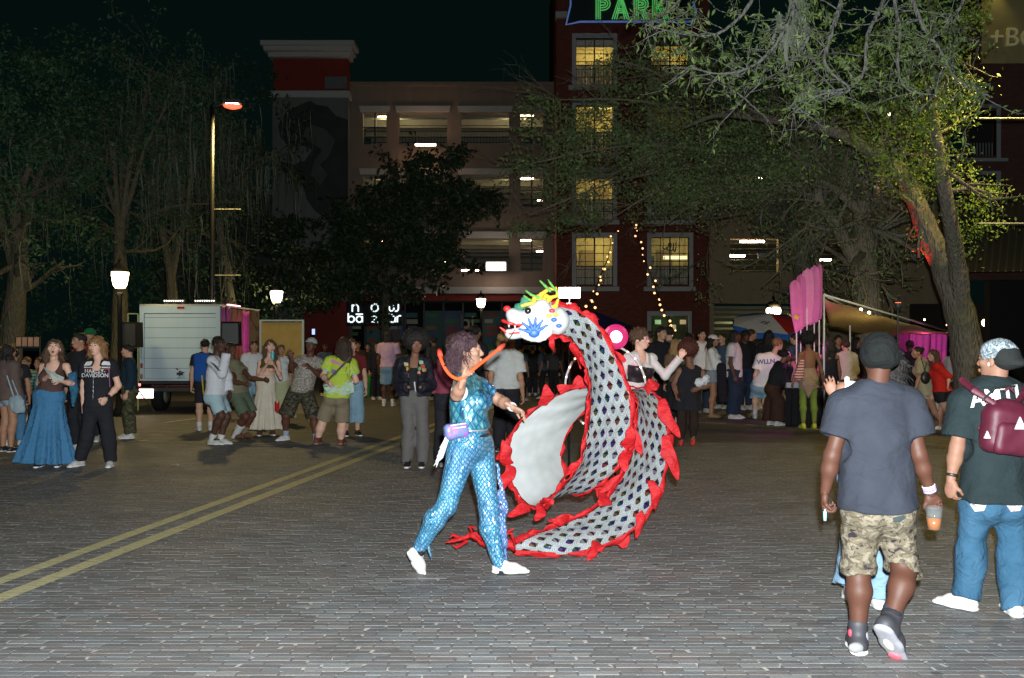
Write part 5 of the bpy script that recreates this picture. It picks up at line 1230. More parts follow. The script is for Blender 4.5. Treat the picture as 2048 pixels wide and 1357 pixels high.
    def leg(s, a, g=0.0, t1=2.0, k=.04, flare=0.0, cut=True, gk=None):
        J = s.J; H_, K_, A_ = J[a+'h'], J[a+'k'], J[a+'a']; m = s.w*s.k
        gk = g if gk is None else gk
        r = [(.088 if s.sex == 'm' else .092)*m+g, .058*m+gk, .037*m+gk]; out = []
        if t1 <= 1:
            e = H_+(K_-H_)*t1; d = nrm(K_-H_); re = r[0]+(r[1]-r[0])*t1+flare
            out.append(cone(H_, e+d*.08, r[0], re, k, clip=[(_v(e), d)]))
        else:
            out.append(cone(H_, K_, r[0], r[1], k))
            e = K_+(A_-K_)*(t1-1); d = nrm(A_-K_); re = r[1]+(r[2]-r[1])*(t1-1)+flare
            if not cut:
                back = -s.fwd0; ax = nrm(A_-K_); back = nrm(back-ax*float(back@ax))
                cm = K_+(A_-K_)*.3+back*.018*m
                out.append(cone(K_, cm, r[1]*.98, .062*m+gk, k)); out.append(cone(cm, A_, .060*m+gk, r[2], k))
            else:
                out.append(cone(K_, e+d*.06, r[1]+flare*.3, re, k, clip=[(_v(e), d)]))
                if t1 > 1.5:
                    if gk < .006: out.pop()
                    back = -s.fwd0; back = nrm(back-d*float(back@d)); cm = K_+(A_-K_)*.3+back*.018*m
                    out.append(cone(K_, cm, r[1]*.98, .062*m+gk, k, clip=[(_v(e), d)])); out.append(cone(cm, A_, .060*m+gk, r[2], k, clip=[(_v(e), d)]))
        return out
    def hand(s, a):
        J = s.J; Wp = _v(J[a+'w']); d = nrm(J[a+'w']-J[a+'e']); k = s.k*(.9 if s.sex == 'f' else 1.0)
        g = s.grip.get(a, {})
        if 'dir' in g: d = nrm(g['dir'])
        cur = g.get('curl', s.curl[0 if a == 'R' else 1])
        # palm normal: faces the body by default
        inward = (s.right0*(-1 if a == 'R' else 1)); n = nrm(g['n']) if 'n' in g else nrm(inward*.8+np.array([0, 0, -.1])-s.fwd0*.25)
        n = nrm(n-d*float(n@d)); w = np.cross(n, d)
        if w@s.fwd0 < 0 and 'w' not in g: w = -w    # thumb side forward
        if 'w' in g and w@np.array(g['w']) < 0: w = -w
        L = [cone(_v(J[a+'w'])-d*.05, Wp+d*.02, .026*k, .026*k, .01, flat=.75, fax=n)]
        pc = Wp+d*.055*k
        L.append(ell(pc, (.042*k, .054*k, .018*k), np.array([w, d, n]), .012))
        L.append(ell(Wp+d*.03*k+w*.022*k+n*.006*k, (.022*k, .034*k, .018*k), np.array([w, d, n]), .012))
        base = Wp+d*.088*k
        for i, (o, ln, r) in enumerate(((.030, .070, .0088), (.0105, .080, .009), (-.0095, .074, .0086), (-.029, .058, .0078))):
            p = base+w*o*k-d*(abs(o-.008)*.2); c = cur*(1+.12*i); spread = nrm(d+w*(o*g.get('spread', 2.2)))
            dirv = spread; q0 = p-d*.02*k
            for seg, fr in ((0, .42), (1, .33), (2, .25)):
                an = c*(.85 if seg == 0 else 1.25)
                ax_d = nrm(dirv*math.cos(an)+n*math.sin(an)); nn = nrm(n*math.cos(an)-dirv*math.sin(an))
                q1 = q0+ax_d*ln*fr*k*(1.25 if seg == 0 else 1)
                L.append(cone(q0, q1, r*k*(1-.08*seg), r*k*(.92-.08*seg), .004)); q0 = q1; dirv = ax_d; n_old = n; n = nn
            n = nrm(g['n']) if 'n' in g else nrm(inward*.8+np.array([0, 0, -.1])-s.fwd0*.25); n = nrm(n-d*float(n@d))
        t0 = Wp+d*.025*k+w*.028*k; t1_ = t0+nrm(w*.75+d*.8+n*.5)*.042*k; t2 = t1_+nrm(d*1.0+n*(.35+cur)+w*(.3-cur*.5))*.034*k
        L += [cone(t0, t1_, .0125*k, .0105*k, .008), cone(t1_, t2, .0105*k, .008*k, .004)]
        s.handc = getattr(s, 'handc', {}); s.handc[a] = (Wp+d*.10*k+n*.03*k, d, n, w)
        return L
    def head(s):
        h = s.hd; k = s.k; M = s.Hf; f = s.sex == 'f'; J = s.J
        L = [ell(h(0, -.012, .03), (.074*k, .094*k, .088*k), M, .02),
             ell(h(0, .028, -.028), (.060*k, .062*k, .078*k), M, .03),
             ell(h(0, .052, -.082), (.030*k if not f else .025*k, .028*k, .024*k), M, .03),
             cone(h(0, -.02, -.04), _v(J['N'])-s.T[2]*.04, (.054 if not f else .045)*k, (.060 if not f else .052)*k, .02),
             cone(h(0, .088, .012), h(0, .106, -.022), .009*k, .013*k, .012),
             ell(h(0, .098, -.030), (.019*k, .011*k, .009*k), M, .008),
             ell(h(0, .078, .034), (.050*k, .018*k, .010*k), M, .014)]
        for sd in (-1, 1):
            L.append(ell(h(.076*sd, -.008, -.008), (.010*k, .020*k, .031*k), M, .008))
            L.append(ell(h(.048*sd, .058, -.014), (.022*k, .022*k, .02*k), M, .02))
            L.append(ell(h(.030*sd, .098, .014), (.018*k, .014*k, .012*k), M, .012, 's'))
            L.append(ell(h(.030*sd, .078, .013), (.015*k, .015*k, .0125*k), M, .004))
        mo = getattr(s, 'mouth_open', 0)
        L.append(ell(h(0, .097, -.058), (.022*k, .010*k, .006*k), M, .006))
        L.append(ell(h(0, .094, -.070-mo*.4), (.019*k, .010*k, .006*k), M, .006))
        if mo: L.append(ell(h(0, .098, -.063-mo*.2), (.016*k, .016*k, mo*.5+.003), M, .004, 's'))
        return L
    def build_body(s, hands=('R', 'L'), legs=True, feet=False, face=None, eye=(.05,.03,.02)):
        vox = {0: .022, 1: .016, 2: .010}[s.q]; hv = {0: .013, 1: .009, 2: .006}[s.q]
        L = s.torso(-.006)
        for a in 'RL':
            L += s.arm(a, 0, 2.0, cut=False)
            if legs: L += s.leg(a, 0, 2.0, cut=False)
            if feet:
                A, T_ = s.J[a+'a'], s.J[a+'t']
                L.append(cone(A-np.array([0, 0, .015]), T_, .036*s.k, .022*s.k, .02))
        L.append(cone(_v(s.J['N'])-s.T[2]*.06, _v(s.J['N'])+s.T[2]*.02, .056*s.k, .048*s.k, .03))
        gs = [evalsdf(L, vox)]
        gs.append(evalsdf(s.head(), hv))
        for a in hands: gs.append(evalsdf(s.hand(a), .0062 if s.q < 2 else .0048))
        s.body = meshparts('body', gs, skin(s.tone), s.root)
        # face pieces when the face is turned to the camera
        if face is None: face = s.Hf[1][1] < .35
        if face:
            dark = s.tone in ('brown', 'dark', 'deep')
            em = plain('eye_white', (.30,.28,.26), .3, bump=0); im = plain('iris', eye, .2, bump=0)
            lm = plain('lips_'+('d' if dark else 'l'), (.16,.05,.045) if dark else (.42,.13,.12), .4, bump=0)
            bm = plain('brow', getattr(s, 'browc', (.03,.02,.015)), .8, bump=0)
            k = s.k
            for sd in (-1, 1):
                c = s.hd(.030*sd, .0855, .014)
                e = MB().ball((0, 0, 0), .0095*k, 8, 6); e.v = [tuple(s.Hf.T @ np.array([v[0]*1.25, v[1]*.7, v[2]*.72])+c-_v(s.root.location)) for v in e.v]
                e.build('eye', em, s.root, True)
                c = s.hd(.030*sd, .0925, .014)
                e = MB().ball((0, 0, 0), (.0064 if s.q == 2 else .0088)*k, 8, 4); e.v = [tuple(s.Hf.T @ np.array([v[0], v[1]*.5, v[2]])+c-_v(s.root.location)) for v in e.v]
                e.build('iris', im, s.root, True)
                p0, p1, p2 = s.hd(.014*sd, .098, .035), s.hd(.032*sd, .096, .041), s.hd(.049*sd, .080, .034)
                r0 = _v(s.root.location)
                MB().tube([p0-r0, p1-r0, p2-r0], [.004*k, .0055*k, .0025*k], 5).build('eyebrow', bm, s.root, True)
            mo = getattr(s, 'mouth_open', 0)
            if mo:
                V, Q = evalsdf([ell(s.hd(0, .088, -.064-mo*.2), (.017*k, .012*k, mo*.5+.004), s.Hf, .003)], .004)
                meshparts('mouth', [(V, Q)], plain('mouth_inside', (.09,.015,.015), .4, bump=0), s.root)
            V, Q = evalsdf([ell(s.hd(0, .0985, -.0575), (.023*k, .0095*k, .0062*k), s.Hf, .003), ell(s.hd(0, .0965, -.0695-mo*.5), (.0195*k, .0095*k, .0068*k), s.Hf, .003)], .0045 if s.q < 2 else .0032)
            meshparts('lips', [(V, Q)], lm, s.root)
        return s
    # -------- garments
    def gv(s): return {0: .024, 1: .016, 2: .010}[s.q]
    def top(s, mat, name='shirt', sleeve=.55, hem=0.0, loose=.028, flare=.012, neck=.062, fold=.006, open_=None, dropz=.10, strap=False, crop=None, seed=1, hang=0.0, low=0.0):
        """hem: metres below the hip joint line (negative = above)"""
        J = s.J; g = loose; pc = (_v(J['Rh'])+_v(J['Lh']))/2; dn = -s.Pf[2]
        L = s.torso(g, .05)
        hp = pc+dn*hem
        if hem > -.12:   # hanging tube of cloth
            w = s.w*s.k; f = s.sex == 'f'
            L.append(cone(_v(J['N'])-s.T[2]*.24*s.k, hp+dn*.05, (.135 if not f else .122)*w+g, ((.160 if not f else .170)*w+g+hang), .04, flat=.80, fax=s.T[1]))
        for a in 'RL':
            if sleeve > 0: L += s.arm(a, g*.8+.006, sleeve, flare=flare)
        L.append(half(hp, dn))
        N = _v(J['N'])
        if strap == 'tank':
            L.append(ell(N+s.T[1]*.05-s.T[2]*.01, (.078*s.k, .15, .115), s.T, .02, 's'))
            for a in 'RL': L.append(ell(J[a+'s']+(_v(J[a+'s'])-N)*.12, (.060, .09, .085), s.T, .02, 's'))
        elif strap:   # tube: cut under the shoulders
            L.append(half(N-s.T[2]*strap, s.T[2]))
        else:
            L.append(cone(N-s.T[2]*.02+s.T[1]*.02, N+s.T[2]*.14+s.T[1]*.01, neck*s.k, neck*s.k*1.1, .01, 's'))
            if low: L.append(ell(N+s.T[1]*.09-s.T[2]*(.04+low*.5), (.055, .09, .05+low*.5), s.T, .02, 's'))
        if open_: # front opening
            L.append(rbox(N+s.T[1]*.2-s.T[2]*.25, (open_, .2, .5), s.T, .01, .02, 's'))
        # hollow hem and cuffs
        w = s.w*s.k
        L.append(ell(hp+dn*.02, ((.150 if s.sex == 'm' else .158)*w+g*.5, .112*w+g*.5, .05), s.Pf, .01, 's'))
        for a in 'RL':
            if 0 < sleeve < 1:
                e = J[a+'s']+(J[a+'e']-J[a+'s'])*sleeve; d = nrm(J[a+'e']-J[a+'s'])
                L.append(cone(e-d*.03, e+d*.05, .040*w+g*.4, .046*w+g*.8+flare*.6, .006, 's'))
        V = evalsdf(L, s.gv(), folds(fold, seed+hash(s.px) % 97))
        return meshparts(name, [V], mat, s.root)
    def pants(s, mat, name='trousers', leg=2.0, loose=.010, flare=0.0, fold=.006, waist=.10, seed=2, gk=None):
        J = s.J; g = loose; L = []; w = s.w*s.k; Pf = s.Pf; pc = (_v(J['Rh'])+_v(J['Lh']))/2; f = s.sex == 'f'
        L.append(ell(pc+Pf[2]*.03, ((.158 if not f else .168)*w+g, .114*w+g, .15*s.k+g), Pf, .04))
        for sd in (-1, 1): L.append(ell(pc+Pf[0]*sd*.07*w-Pf[1]*.055*w-Pf[2]*.025, (.085*w+g, .085*w+g, .095*w+g), Pf, .03))
        L.append(half(pc+Pf[2]*waist, Pf[2]))
        for a in 'RL': L += s.leg(a, g, leg, flare=flare, gk=gk)
        for a in 'RL':
            H_, K_, A_ = J[a+'h'], J[a+'k'], J[a+'a']
            e, d = (H_+(K_-H_)*leg, nrm(K_-H_)) if leg <= 1 else (K_+(A_-K_)*(leg-1), nrm(A_-K_))
            rr = (.088*(1-leg)+.058*leg if leg <= 1 else .058*(2-leg)+.037*(leg-1))*w+(g if gk is None else gk)*.55+flare*.75
            L.append(cone(e-d*.025, e+d*.06, rr*.92, rr, .006, 's'))
        V = evalsdf(L, s.gv(), folds(fold, seed+hash(s.px) % 89, 1.0, .5))
        return meshparts(name, [V], mat, s.root)
    def skirt(s, mat, length=.5, flare=.30, pleats=14, amp=.06, waist=.10, name='skirt', hemx=0.0, hemy=0.0, power=1.1, r0=None, flat=.75, fold=.004):
        J = s.J; pc = (_v(J['Rh'])+_v(J['Lh']))/2; w = s.w*s.k; Pf = s.Pf
        top = pc+Pf[2]*waist; bot = pc-np.array([0, 0, length], f32)+np.array([hemx, hemy, 0], f32)
        L = [skirtp(top, bot, r0 or (.14*w), flare, Pf, flat, pleats, amp, power),
             ell(pc+Pf[2]*.02, (.168*w+.024, .125*w+.024, .14*s.k), Pf, .06, clip=[(pc-Pf[2]*.1, -Pf[2]), (pc+Pf[2]*waist, Pf[2])])]
        V = evalsdf(L, s.gv(), folds(fold, 5+hash(s.px) % 83))
        return meshparts(name, [V], mat, s.root)
    def shoe(s, a, upper, sole=None, high=False, big=1.0):
        J = s.J; A, T_ = _v(J[a+'a']), _v(J[a+'t']); k = s.k*big*(.93 if s.sex == 'f' else 1)
        d = nrm(T_-A+np.array([0, 0, .035*s.H])*(1 if T_[2] < .06 and A[2] < .16 else 0)); 
        if T_[2] < .06 and A[2] < .13: d = nrm(np.array([d[0], d[1], 0]))
        up = np.array([0, 0, 1], f32); r = nrm(np.cross(d, up)); up = np.cross(r, d); M = np.array([r, d, up])
        base = A-up*(.05*k) if T_[2] < .06 and A[2] < .13 else A-up*.05*k
        if T_[2] < .06 and A[2] < .13: base[2] = .016
        heel = base-d*.035*k; toe = base+d*.185*k; mid = base+d*.075*k
        vox = .0125 if s.q < 2 else .007
        L = [cone(heel+up*.03*k, mid+up*.028*k+d*.02, .040*k, .042*k, .02), cone(mid+up*.03*k, toe-d*.02*k+up*.012*k, .040*k, .034*k, .03, flat=.8, fax=up),
             cone(base+up*.03*k, base+up*(.075 if not high else .12)*k, .040*k, .043*k, .03), half(base-up*.002, -up)]
        L.append(cone(base+up*(.075 if not high else .12)*k, base+up*.2*k, .030*k, .034*k, .006, 's'))
        o = meshparts('shoe', [evalsdf(L, vox)], upper, s.root)
        sl = [cone(heel+up*.004, mid+up*.004, .042*k, .045*k, .02, flat=.42, fax=up), cone(mid+up*.004, toe-d*.008*k+up*.004, .045*k, .040*k, .02, flat=.4, fax=up), half(base-up*.014, -up)]
        so = meshparts('sole', [evalsdf(sl, vox*.8)], sole or plain('sole_white', (.72,.72,.70), .6), s.root)
        so.parent = o
        return o
    def shoes(s, upper, sole=None, **kw):
        return [s.shoe(a, upper, sole, **kw) for a in 'RL']
    def sock(s, a, mat, h=.12, r=.042):
        A, K_ = s.J[a+'a'], s.J[a+'k']; d = nrm(K_-A)
        V = evalsdf([cone(A-d*.03, A+d*h, r*s.k*s.w, (r+.006+h*.04)*s.k*s.w, .01, clip=[(_v(A+d*h), d)])], .0125 if s.q < 2 else .008)
        return meshparts('sock', [V], mat, s.root)
    def hair(s, mat, style='short', seed=3, name='hair', amp=1.0):
        h = s.hd; k = s.k; M = s.Hf; L = []; vox = {0: .015, 1: .011, 2: .0085}[s.q]; dz = None
        face = ell(h(0, .085, -.035), (.064*k, .075*k, .088*k), M, .02, 's')
        if style == 'short':
            L = [ell(h(0, -.020, .042), (.084*k, .100*k, .090*k), M, .02), face]; dz = lumps(.006*amp, 110, seed)
        elif style == 'curly':
            L = [ell(h(0, -.016, .050), (.100*k, .112*k, .100*k), M, .02), face]; dz = lumps(.014*amp, 95, seed)
        elif style == 'buzz':
            L = [ell(h(0, -.014, .034), (.077*k, .097*k, .090*k), M, .01), ell(h(0, .085, -.04), (.07*k, .08*k, .095*k), M, .01, 's')]; dz = lumps(.002, 160, seed)
        elif style == 'afro':
            R = .15*amp
            L = [ell(h(0, -.03, .075), (R*k, R*.97*k, R*.92*k), M, .02), ell(h(0, .105, -.05), (.066*k, .09*k, .10*k), M, .02, 's')]; dz = lumps(.012, 120, seed)
        elif style == 'long':
            L = [ell(h(0, -.018, .040), (.086*k, .103*k, .092*k), M, .02)]
            ln = .30*amp
            for i in range(9):
                an = math.pi*(.0+i/8)+.0
                x = .072*math.cos(an); y = -.02-.07*math.sin(an)
                a0 = h(x, y, .03); a1 = h(x*1.25, y*1.05-.005, -.10); a2 = a1+np.array([0, 0, -1])*(ln-.1)*k+M[0]*x*.35
                L += [cone(a0, a1, .030*k, .034*k, .03), cone(a1, a2, .034*k, .016*k, .03)]
            L.append(face); dz = folds(.012, seed, 3.0, .12)
        elif style == 'bob':
            L = [ell(h(0, -.018, .040), (.090*k, .105*k, .094*k), M, .02), ell(h(0, -.04, -.035), (.092*k, .075*k, .09*k), M, .03), face]; dz = folds(.010, seed, 3.2, .3)
        elif style == 'dreads':
            L = [ell(h(0, -.018, .038), (.083*k, .101*k, .090*k), M, .02), face]; r = np.random.default_rng(seed)
            for i in range(22):
                an = math.pi*(-.12+1.24*i/21); x = .075*math.cos(an); y = -.02-.07*math.sin(an)
                a0 = h(x, y, .03+.02*r.random()); ln = (.30+.12*r.random())*amp
                a1 = h(x*1.3, y*1.2, -.06); a2 = a1+np.array([r.normal()*.02, r.normal()*.02, -(ln-.08)])
                L += [cone(a0, a1, .013, .012, .006), cone(a1, a2, .012, .008, .004)]
            vox = min(vox, .010)
        elif style == 'shag':
            L = [ell(h(0, -.022, .046), (.089*k, .105*k, .095*k), M, .02), ell(h(0, -.075, -.045), (.060*k, .045*k, .065*k), M, .03), face]; dz = lumps(.009, 62, seed)
        elif style == 'bun':
            L = [ell(h(0, -.02, .038), (.082*k, .099*k, .088*k), M, .02), ell(h(0, -.11, .07), (.045*k, .04*k, .045*k), M, .01), face]; dz = lumps(.004, 100, seed)
        elif style == 'wavy':
            L = [ell(h(0, -.016, .046), (.096*k, .110*k, .096*k), M, .02)]
            for i in range(8):
                an = math.pi*(-.05+1.1*i/7); x = .082*math.cos(an); y = -.02-.08*math.sin(an)
                L.append(cone(h(x, y, .03), h(x*1.15, y*1.1, -.13*amp), .034*k, .028*k, .03))
            L.append(face); dz = lumps(.013, 70, seed)
        V = evalsdf(L, vox, dz)
        # loose strands break the outline
        r = np.random.default_rng(seed+7); P0 = V[0]; n = {0: 70, 1: 220, 2: 900}[s.q]
        if style in ('afro', 'shag'): n = int(n*1.7)
        if style == 'buzz': n = 0
        if n:
            a = P0[r.integers(0, len(P0), n)]; c0 = _v(h(0, -.02, .03)); a = a[((a-c0)@M[1] < .045*k) | ((a-c0)@M[2] > .075*k)]; n = len(a); o = a-c0; o[:, 2] *= .4 if style in ('long', 'dreads') else 1; o /= np.linalg.norm(o, axis=1)[:, None]
            g = {'long': 1.6, 'wavy': 1.1, 'shag': .8, 'dreads': 1.5, 'bob': 1.0, 'curly': .35, 'afro': .05, 'short': .4, 'bun': .5}.get(style, .5); ln = {'long': .09, 'wavy': .06, 'shag': .075, 'dreads': .08, 'afro': .045, 'curly': .05, 'short': .028, 'bun': .025}.get(style, .03)
            ln = ln*r.uniform(.5, 1.2, n)[:, None]; wd = (.0022 if s.q == 2 else .0035); tz = r.normal(size=(n, 3)); sd = np.cross(o, tz); sd /= np.linalg.norm(sd, axis=1)[:, None]
            d1 = o*.8+sd*r.uniform(-.6, .6, n)[:, None]; d1[:, 2] -= g*.6; d2 = o*.4+sd*r.uniform(-1, 1, n)[:, None]; d2[:, 2] -= g
            p1 = a-o*.006; p2 = p1+d1*ln*.5; p3 = p2+d2*ln*.5; W3 = sd*wd
            SV = np.stack([p1-W3, p1+W3, p2-W3*.8, p2+W3*.8, p3-W3*.25, p3+W3*.25], 1).reshape(-1, 3); b = 6*np.arange(n)[:, None]
            SQ = np.concatenate([b+np.array([[0, 1, 3, 2]]), b+np.array([[2, 3, 5, 4]])])
            return meshparts(name, [V, (SV.astype(f32), SQ.astype(np.int32))], mat, s.root)
        return meshparts(name, [V], mat, s.root)
    def cap(s, mat, brim=None, back=False, name='cap'):
        h = s.hd; M = s.Hf; k = s.k
        L = [ell(h(0, -.012, .052), (.092*k, .110*k, .090*k), M, .01), half(h(0, 0, .040), -M[2])]
        if not back is None:
            sg = -1 if back else 1
            L.append(ell(h(0, .10*sg-.005, .050), (.072*k, .075*k, .012*k), M, .01))
        return meshparts(name, [evalsdf(L, .011 if s.q < 2 else .008)], mat, s.root)
    def piece(s, name, prims, mat, vox=None, disp=None, parent=None):
        o = meshparts(name, [evalsdf(prims, vox or s.gv(), disp)], mat, s.root)
        if parent: o.parent = parent
        return o
def hairmat(name, col, rough=.55):
    key = ('hair', name)
    if key in MATS: return MATS[key]
    m, t = newmat(name, rough, 0, .35); o = t.obj()
    mp = t.n('Mapping', {'Vector': o}); mp.inputs['Scale'].default_value = (90, 90, 14)
    n1 = t.n('TexNoise', {'Vector': mp.outputs[0], 'Scale': 2.2, 'Detail': 4}).outputs[0]
    t.col(t.mix(n1, tuple(c*.45 for c in col), tuple(min(1, c*1.7) for c in col)))
    t.bump(n1, .9, .012)
    MATS[key] = m; return m
# ================================================================ the dragon streamer
def dragon_mat():
    m, t = newmat('prism_scale_cloth', .38, 0, .5); uv = t.uv(); s = t.sep(uv)
    # uv in metres: u across, v along; scale rows of arcs with dark iridescent lens shapes between
    cw, ch = .080, .084
    rowf = t.math('DIVIDE', s[1], ch); row = t.math('FLOOR', rowf); odd = t.math('MODULO', t.math('ABSOLUTE', row), 2.0)
    uu = t.math('ADD', t.math('DIVIDE', s[0], cw), t.math('MULTIPLY', odd, .5)); fu = t.math('SUBTRACT', t.math('FRACT', uu), .5); fv = t.math('FRACT', rowf)
    # dark kite: wide at top, pointed below, with curved top
    au = t.math('ABSOLUTE', fu); 
    top = t.math('SUBTRACT', .86, t.math('MULTIPLY', t.math('MULTIPLY', au, au), 4.5))
    wdt = t.math('MULTIPLY', t.math('SUBTRACT', fv, .04), .72)
    inside = t.math('MULTIPLY', t.math('LESS_THAN', au, t.math('MINIMUM', wdt, .31)), t.math('LESS_THAN', fv, top)); inside = t.math('MULTIPLY', inside, t.math('GREATER_THAN', fv, .08))
    wn = t.n('TexWhiteNoise', {0: t.n('CombineXYZ', {0: t.math('FLOOR', uu), 1: row, 2: 0.0}).outputs[0]}); wn.noise_dimensions = '3D'
    hue = t.ramp(t.math('FRACT', t.math('ADD', wn.outputs[0], t.math('MULTIPLY', fu, .9))), [(0, (.16,.01,.02)), (.22, (.10,.07,.01)), (.42, (.01,.06,.03)), (.6, (.012,.02,.16)), (.8, (.06,.01,.10)), (1, (.18,.01,.03))])
    hue = t.mix(t.math('MULTIPLY', t.math('GREATER_THAN', wn.outputs[0], .72), .6), hue, (.20,.21,.22)); hue = t.mix(t.math('GREATER_THAN', t.math('FRACT', t.math('MULTIPLY', fv, 2.0)), .55), hue, (.012,.012,.018))
    # pale arcs
    r2 = t.math('SQRT', t.math('ADD', t.math('MULTIPLY', fu, fu), t.math('MULTIPLY', t.math('SUBTRACT', fv, .9), t.math('SUBTRACT', fv, .9))))
    arc = t.math('GREATER_THAN', t.math('FRACT', t.math('MULTIPLY', r2, 6.0)), .55)
    base = t.mix(t.math('MULTIPLY', arc, .55), (.16,.175,.18), (.34,.36,.36)); base = t.mix(t.math('MULTIPLY', t.noise(t.obj(), 9, 3)[0], .4), base, (.22,.24,.25))
    t.col(t.mix(inside, base, hue)); t.l(t.math('SUBTRACT', .62, t.math('MULTIPLY', inside, .35)), t.b.inputs['Roughness']); t.l(t.math('MULTIPLY', inside, .35), t.b.inputs['Metallic'])
    t.bump(t.math('ADD', t.math('MULTIPLY', inside, -.15), t.noise(t.obj(), 7, 4)[0]), .7, .05)
    return m
def dragon_back():
    m, t = newmat('silver_lining', .6, 0, .4); uv = t.uv(); n = t.n('TexVoronoi', {'Vector': uv, 'Scale': 13.0}).outputs[0]; n2 = t.noise(t.obj(), 3, 3)[0]
    t.col(t.mix(t.math('MULTIPLY', n, .6), (.31,.32,.315), (.21,.22,.22))); t.bump(t.math('ADD', t.math('MULTIPLY', n, .2), n2), .3, .02); return m
DM = dragon_mat(); DBK = dragon_back(); RED = cloth('dragon_red', (.36,.009,.012), fold=.6, var=.35); RED.node_tree.nodes['Principled BSDF'].inputs['Roughness'].default_value = .6
drg = thing('dragon_streamer', 'long silver dragon streamer with red fringe coiling right of the dancer', 'dragon streamer', (W2(1180, 7.4), 7.4, 0))
# stations: left edge A (px,py,D), right edge B (px,py,D)
ST = [((1096, 672, 6.78), (1100, 606, 6.90)), ((1112, 670, 6.80), (1122, 612, 6.94)), ((1136, 676, 6.82), (1156, 622, 6.98)), ((1157, 698, 6.84), (1194, 650, 7.02)), ((1171, 728, 6.86), (1222, 700, 7.06)),
      ((1181, 772, 6.88), (1245, 752, 7.10)), ((1179, 824, 6.90), (1262, 812, 7.12)), ((1172, 885, 6.93), (1258, 880, 7.15)), ((1160, 930, 6.97), (1236, 930, 7.19)), ((1128, 972, 7.02), (1200, 968, 7.24)), ((1092, 1004, 7.08), (1160, 990, 7.30)),
      ((1066, 1014, 7.16), (1140, 984, 7.40)), ((1040, 996, 7.25), (1130, 965, 7.50)), ((1022, 952, 7.33), (1122, 920, 7.60)), ((1018, 904, 7.40), (1124, 886, 7.66)), ((1030, 862, 7.45), (1138, 855, 7.70)), ((1060, 828, 7.48), (1165, 822, 7.72)),
      ((1104, 796, 7.48), (1205, 790, 7.72)), ((1160, 775, 7.46), (1240, 778, 7.72)), ((1215, 768, 7.42), (1272, 776, 7.70)), ((1260, 778, 7.36), (1305, 786, 7.66)), ((1275, 808, 7.30), (1328, 826, 7.60)), ((1272, 860, 7.24), (1336, 880, 7.52)),
      ((1262, 915, 7.20), (1330, 940, 7.46)), ((1240, 965, 7.18), (1312, 995, 7.42)), ((1205, 1005, 7.18), (1275, 1050, 7.38)), ((1160, 1035, 7.22), (1222, 1085, 7.38)), ((1105, 1058, 7.26), (1150, 1106, 7.36)), ((1062, 1072, 7.32), (1090, 1106, 7.36)), ((1022, 1092, 7.36), (1026, 1102, 7.38))]
A_ = [P(*a) for a, b in ST]; B_s = [P(*b) for a, b in ST]
def crom(L, per=10):
    out = []
    for i in range(len(L)-1):
        p0, p1, p2, p3 = L[max(0, i-1)], L[i], L[i+1], L[min(len(L)-1, i+2)]
        for k in range(per): t = k/per; out.append(.5*((2*p1)+(p2-p0)*t+(2*p0-5*p1+4*p2-p3)*t*t+(3*p1-p0-3*p2+p3)*t**3))
    out.append(L[-1]); return out
SA, SB = crom(A_), crom(B_s); NS = len(SA); L0 = Vector(drg.location); V = []; UV = []; run = 0; M_ = 12
for i in range(NS):
    if i: run += ((SA[i]+SB[i])/2-(SA[i-1]+SB[i-1])/2).length
    a, b = SA[i], SB[i]; tng = ((SA[min(i+1, NS-1)]-SA[max(i-1, 0)])).normalized(); nr = (b-a).cross(tng).normalized(); w = (b-a).length
    for j in range(M_+1):
        t = j/M_; p = a.lerp(b, t)+nr*(.022*w/.3*math.sin(math.pi*t)+.006*math.sin(run*9+t*5)+.004*math.sin(run*23-t*7)); V.append(tuple(p-L0)); UV.append(((t-.5)*w, run))
Fq = [(i*(M_+1)+j, i*(M_+1)+j+1, (i+1)*(M_+1)+j+1, (i+1)*(M_+1)+j) for i in range(NS-1) for j in range(M_)]
V = np.array(V); Fq = np.array(Fq)
body = np_mesh('body_cloth', V, Fq, DM, drg, True, UV)
# lining: the same cloth's inner side
nrmv = np.zeros_like(V); fn = np.cross(V[Fq[:, 1]]-V[Fq[:, 0]], V[Fq[:, 3]]-V[Fq[:, 0]])
for k in range(4): np.add.at(nrmv, Fq[:, k], fn)
nrmv /= np.linalg.norm(nrmv, axis=1)[:, None]+1e-9
DRAG_SIGN = 1.0
V2 = V+nrmv*.006*DRAG_SIGN; np_mesh('lining', V2, Fq[:, ::-1], DBK, drg, True, UV)
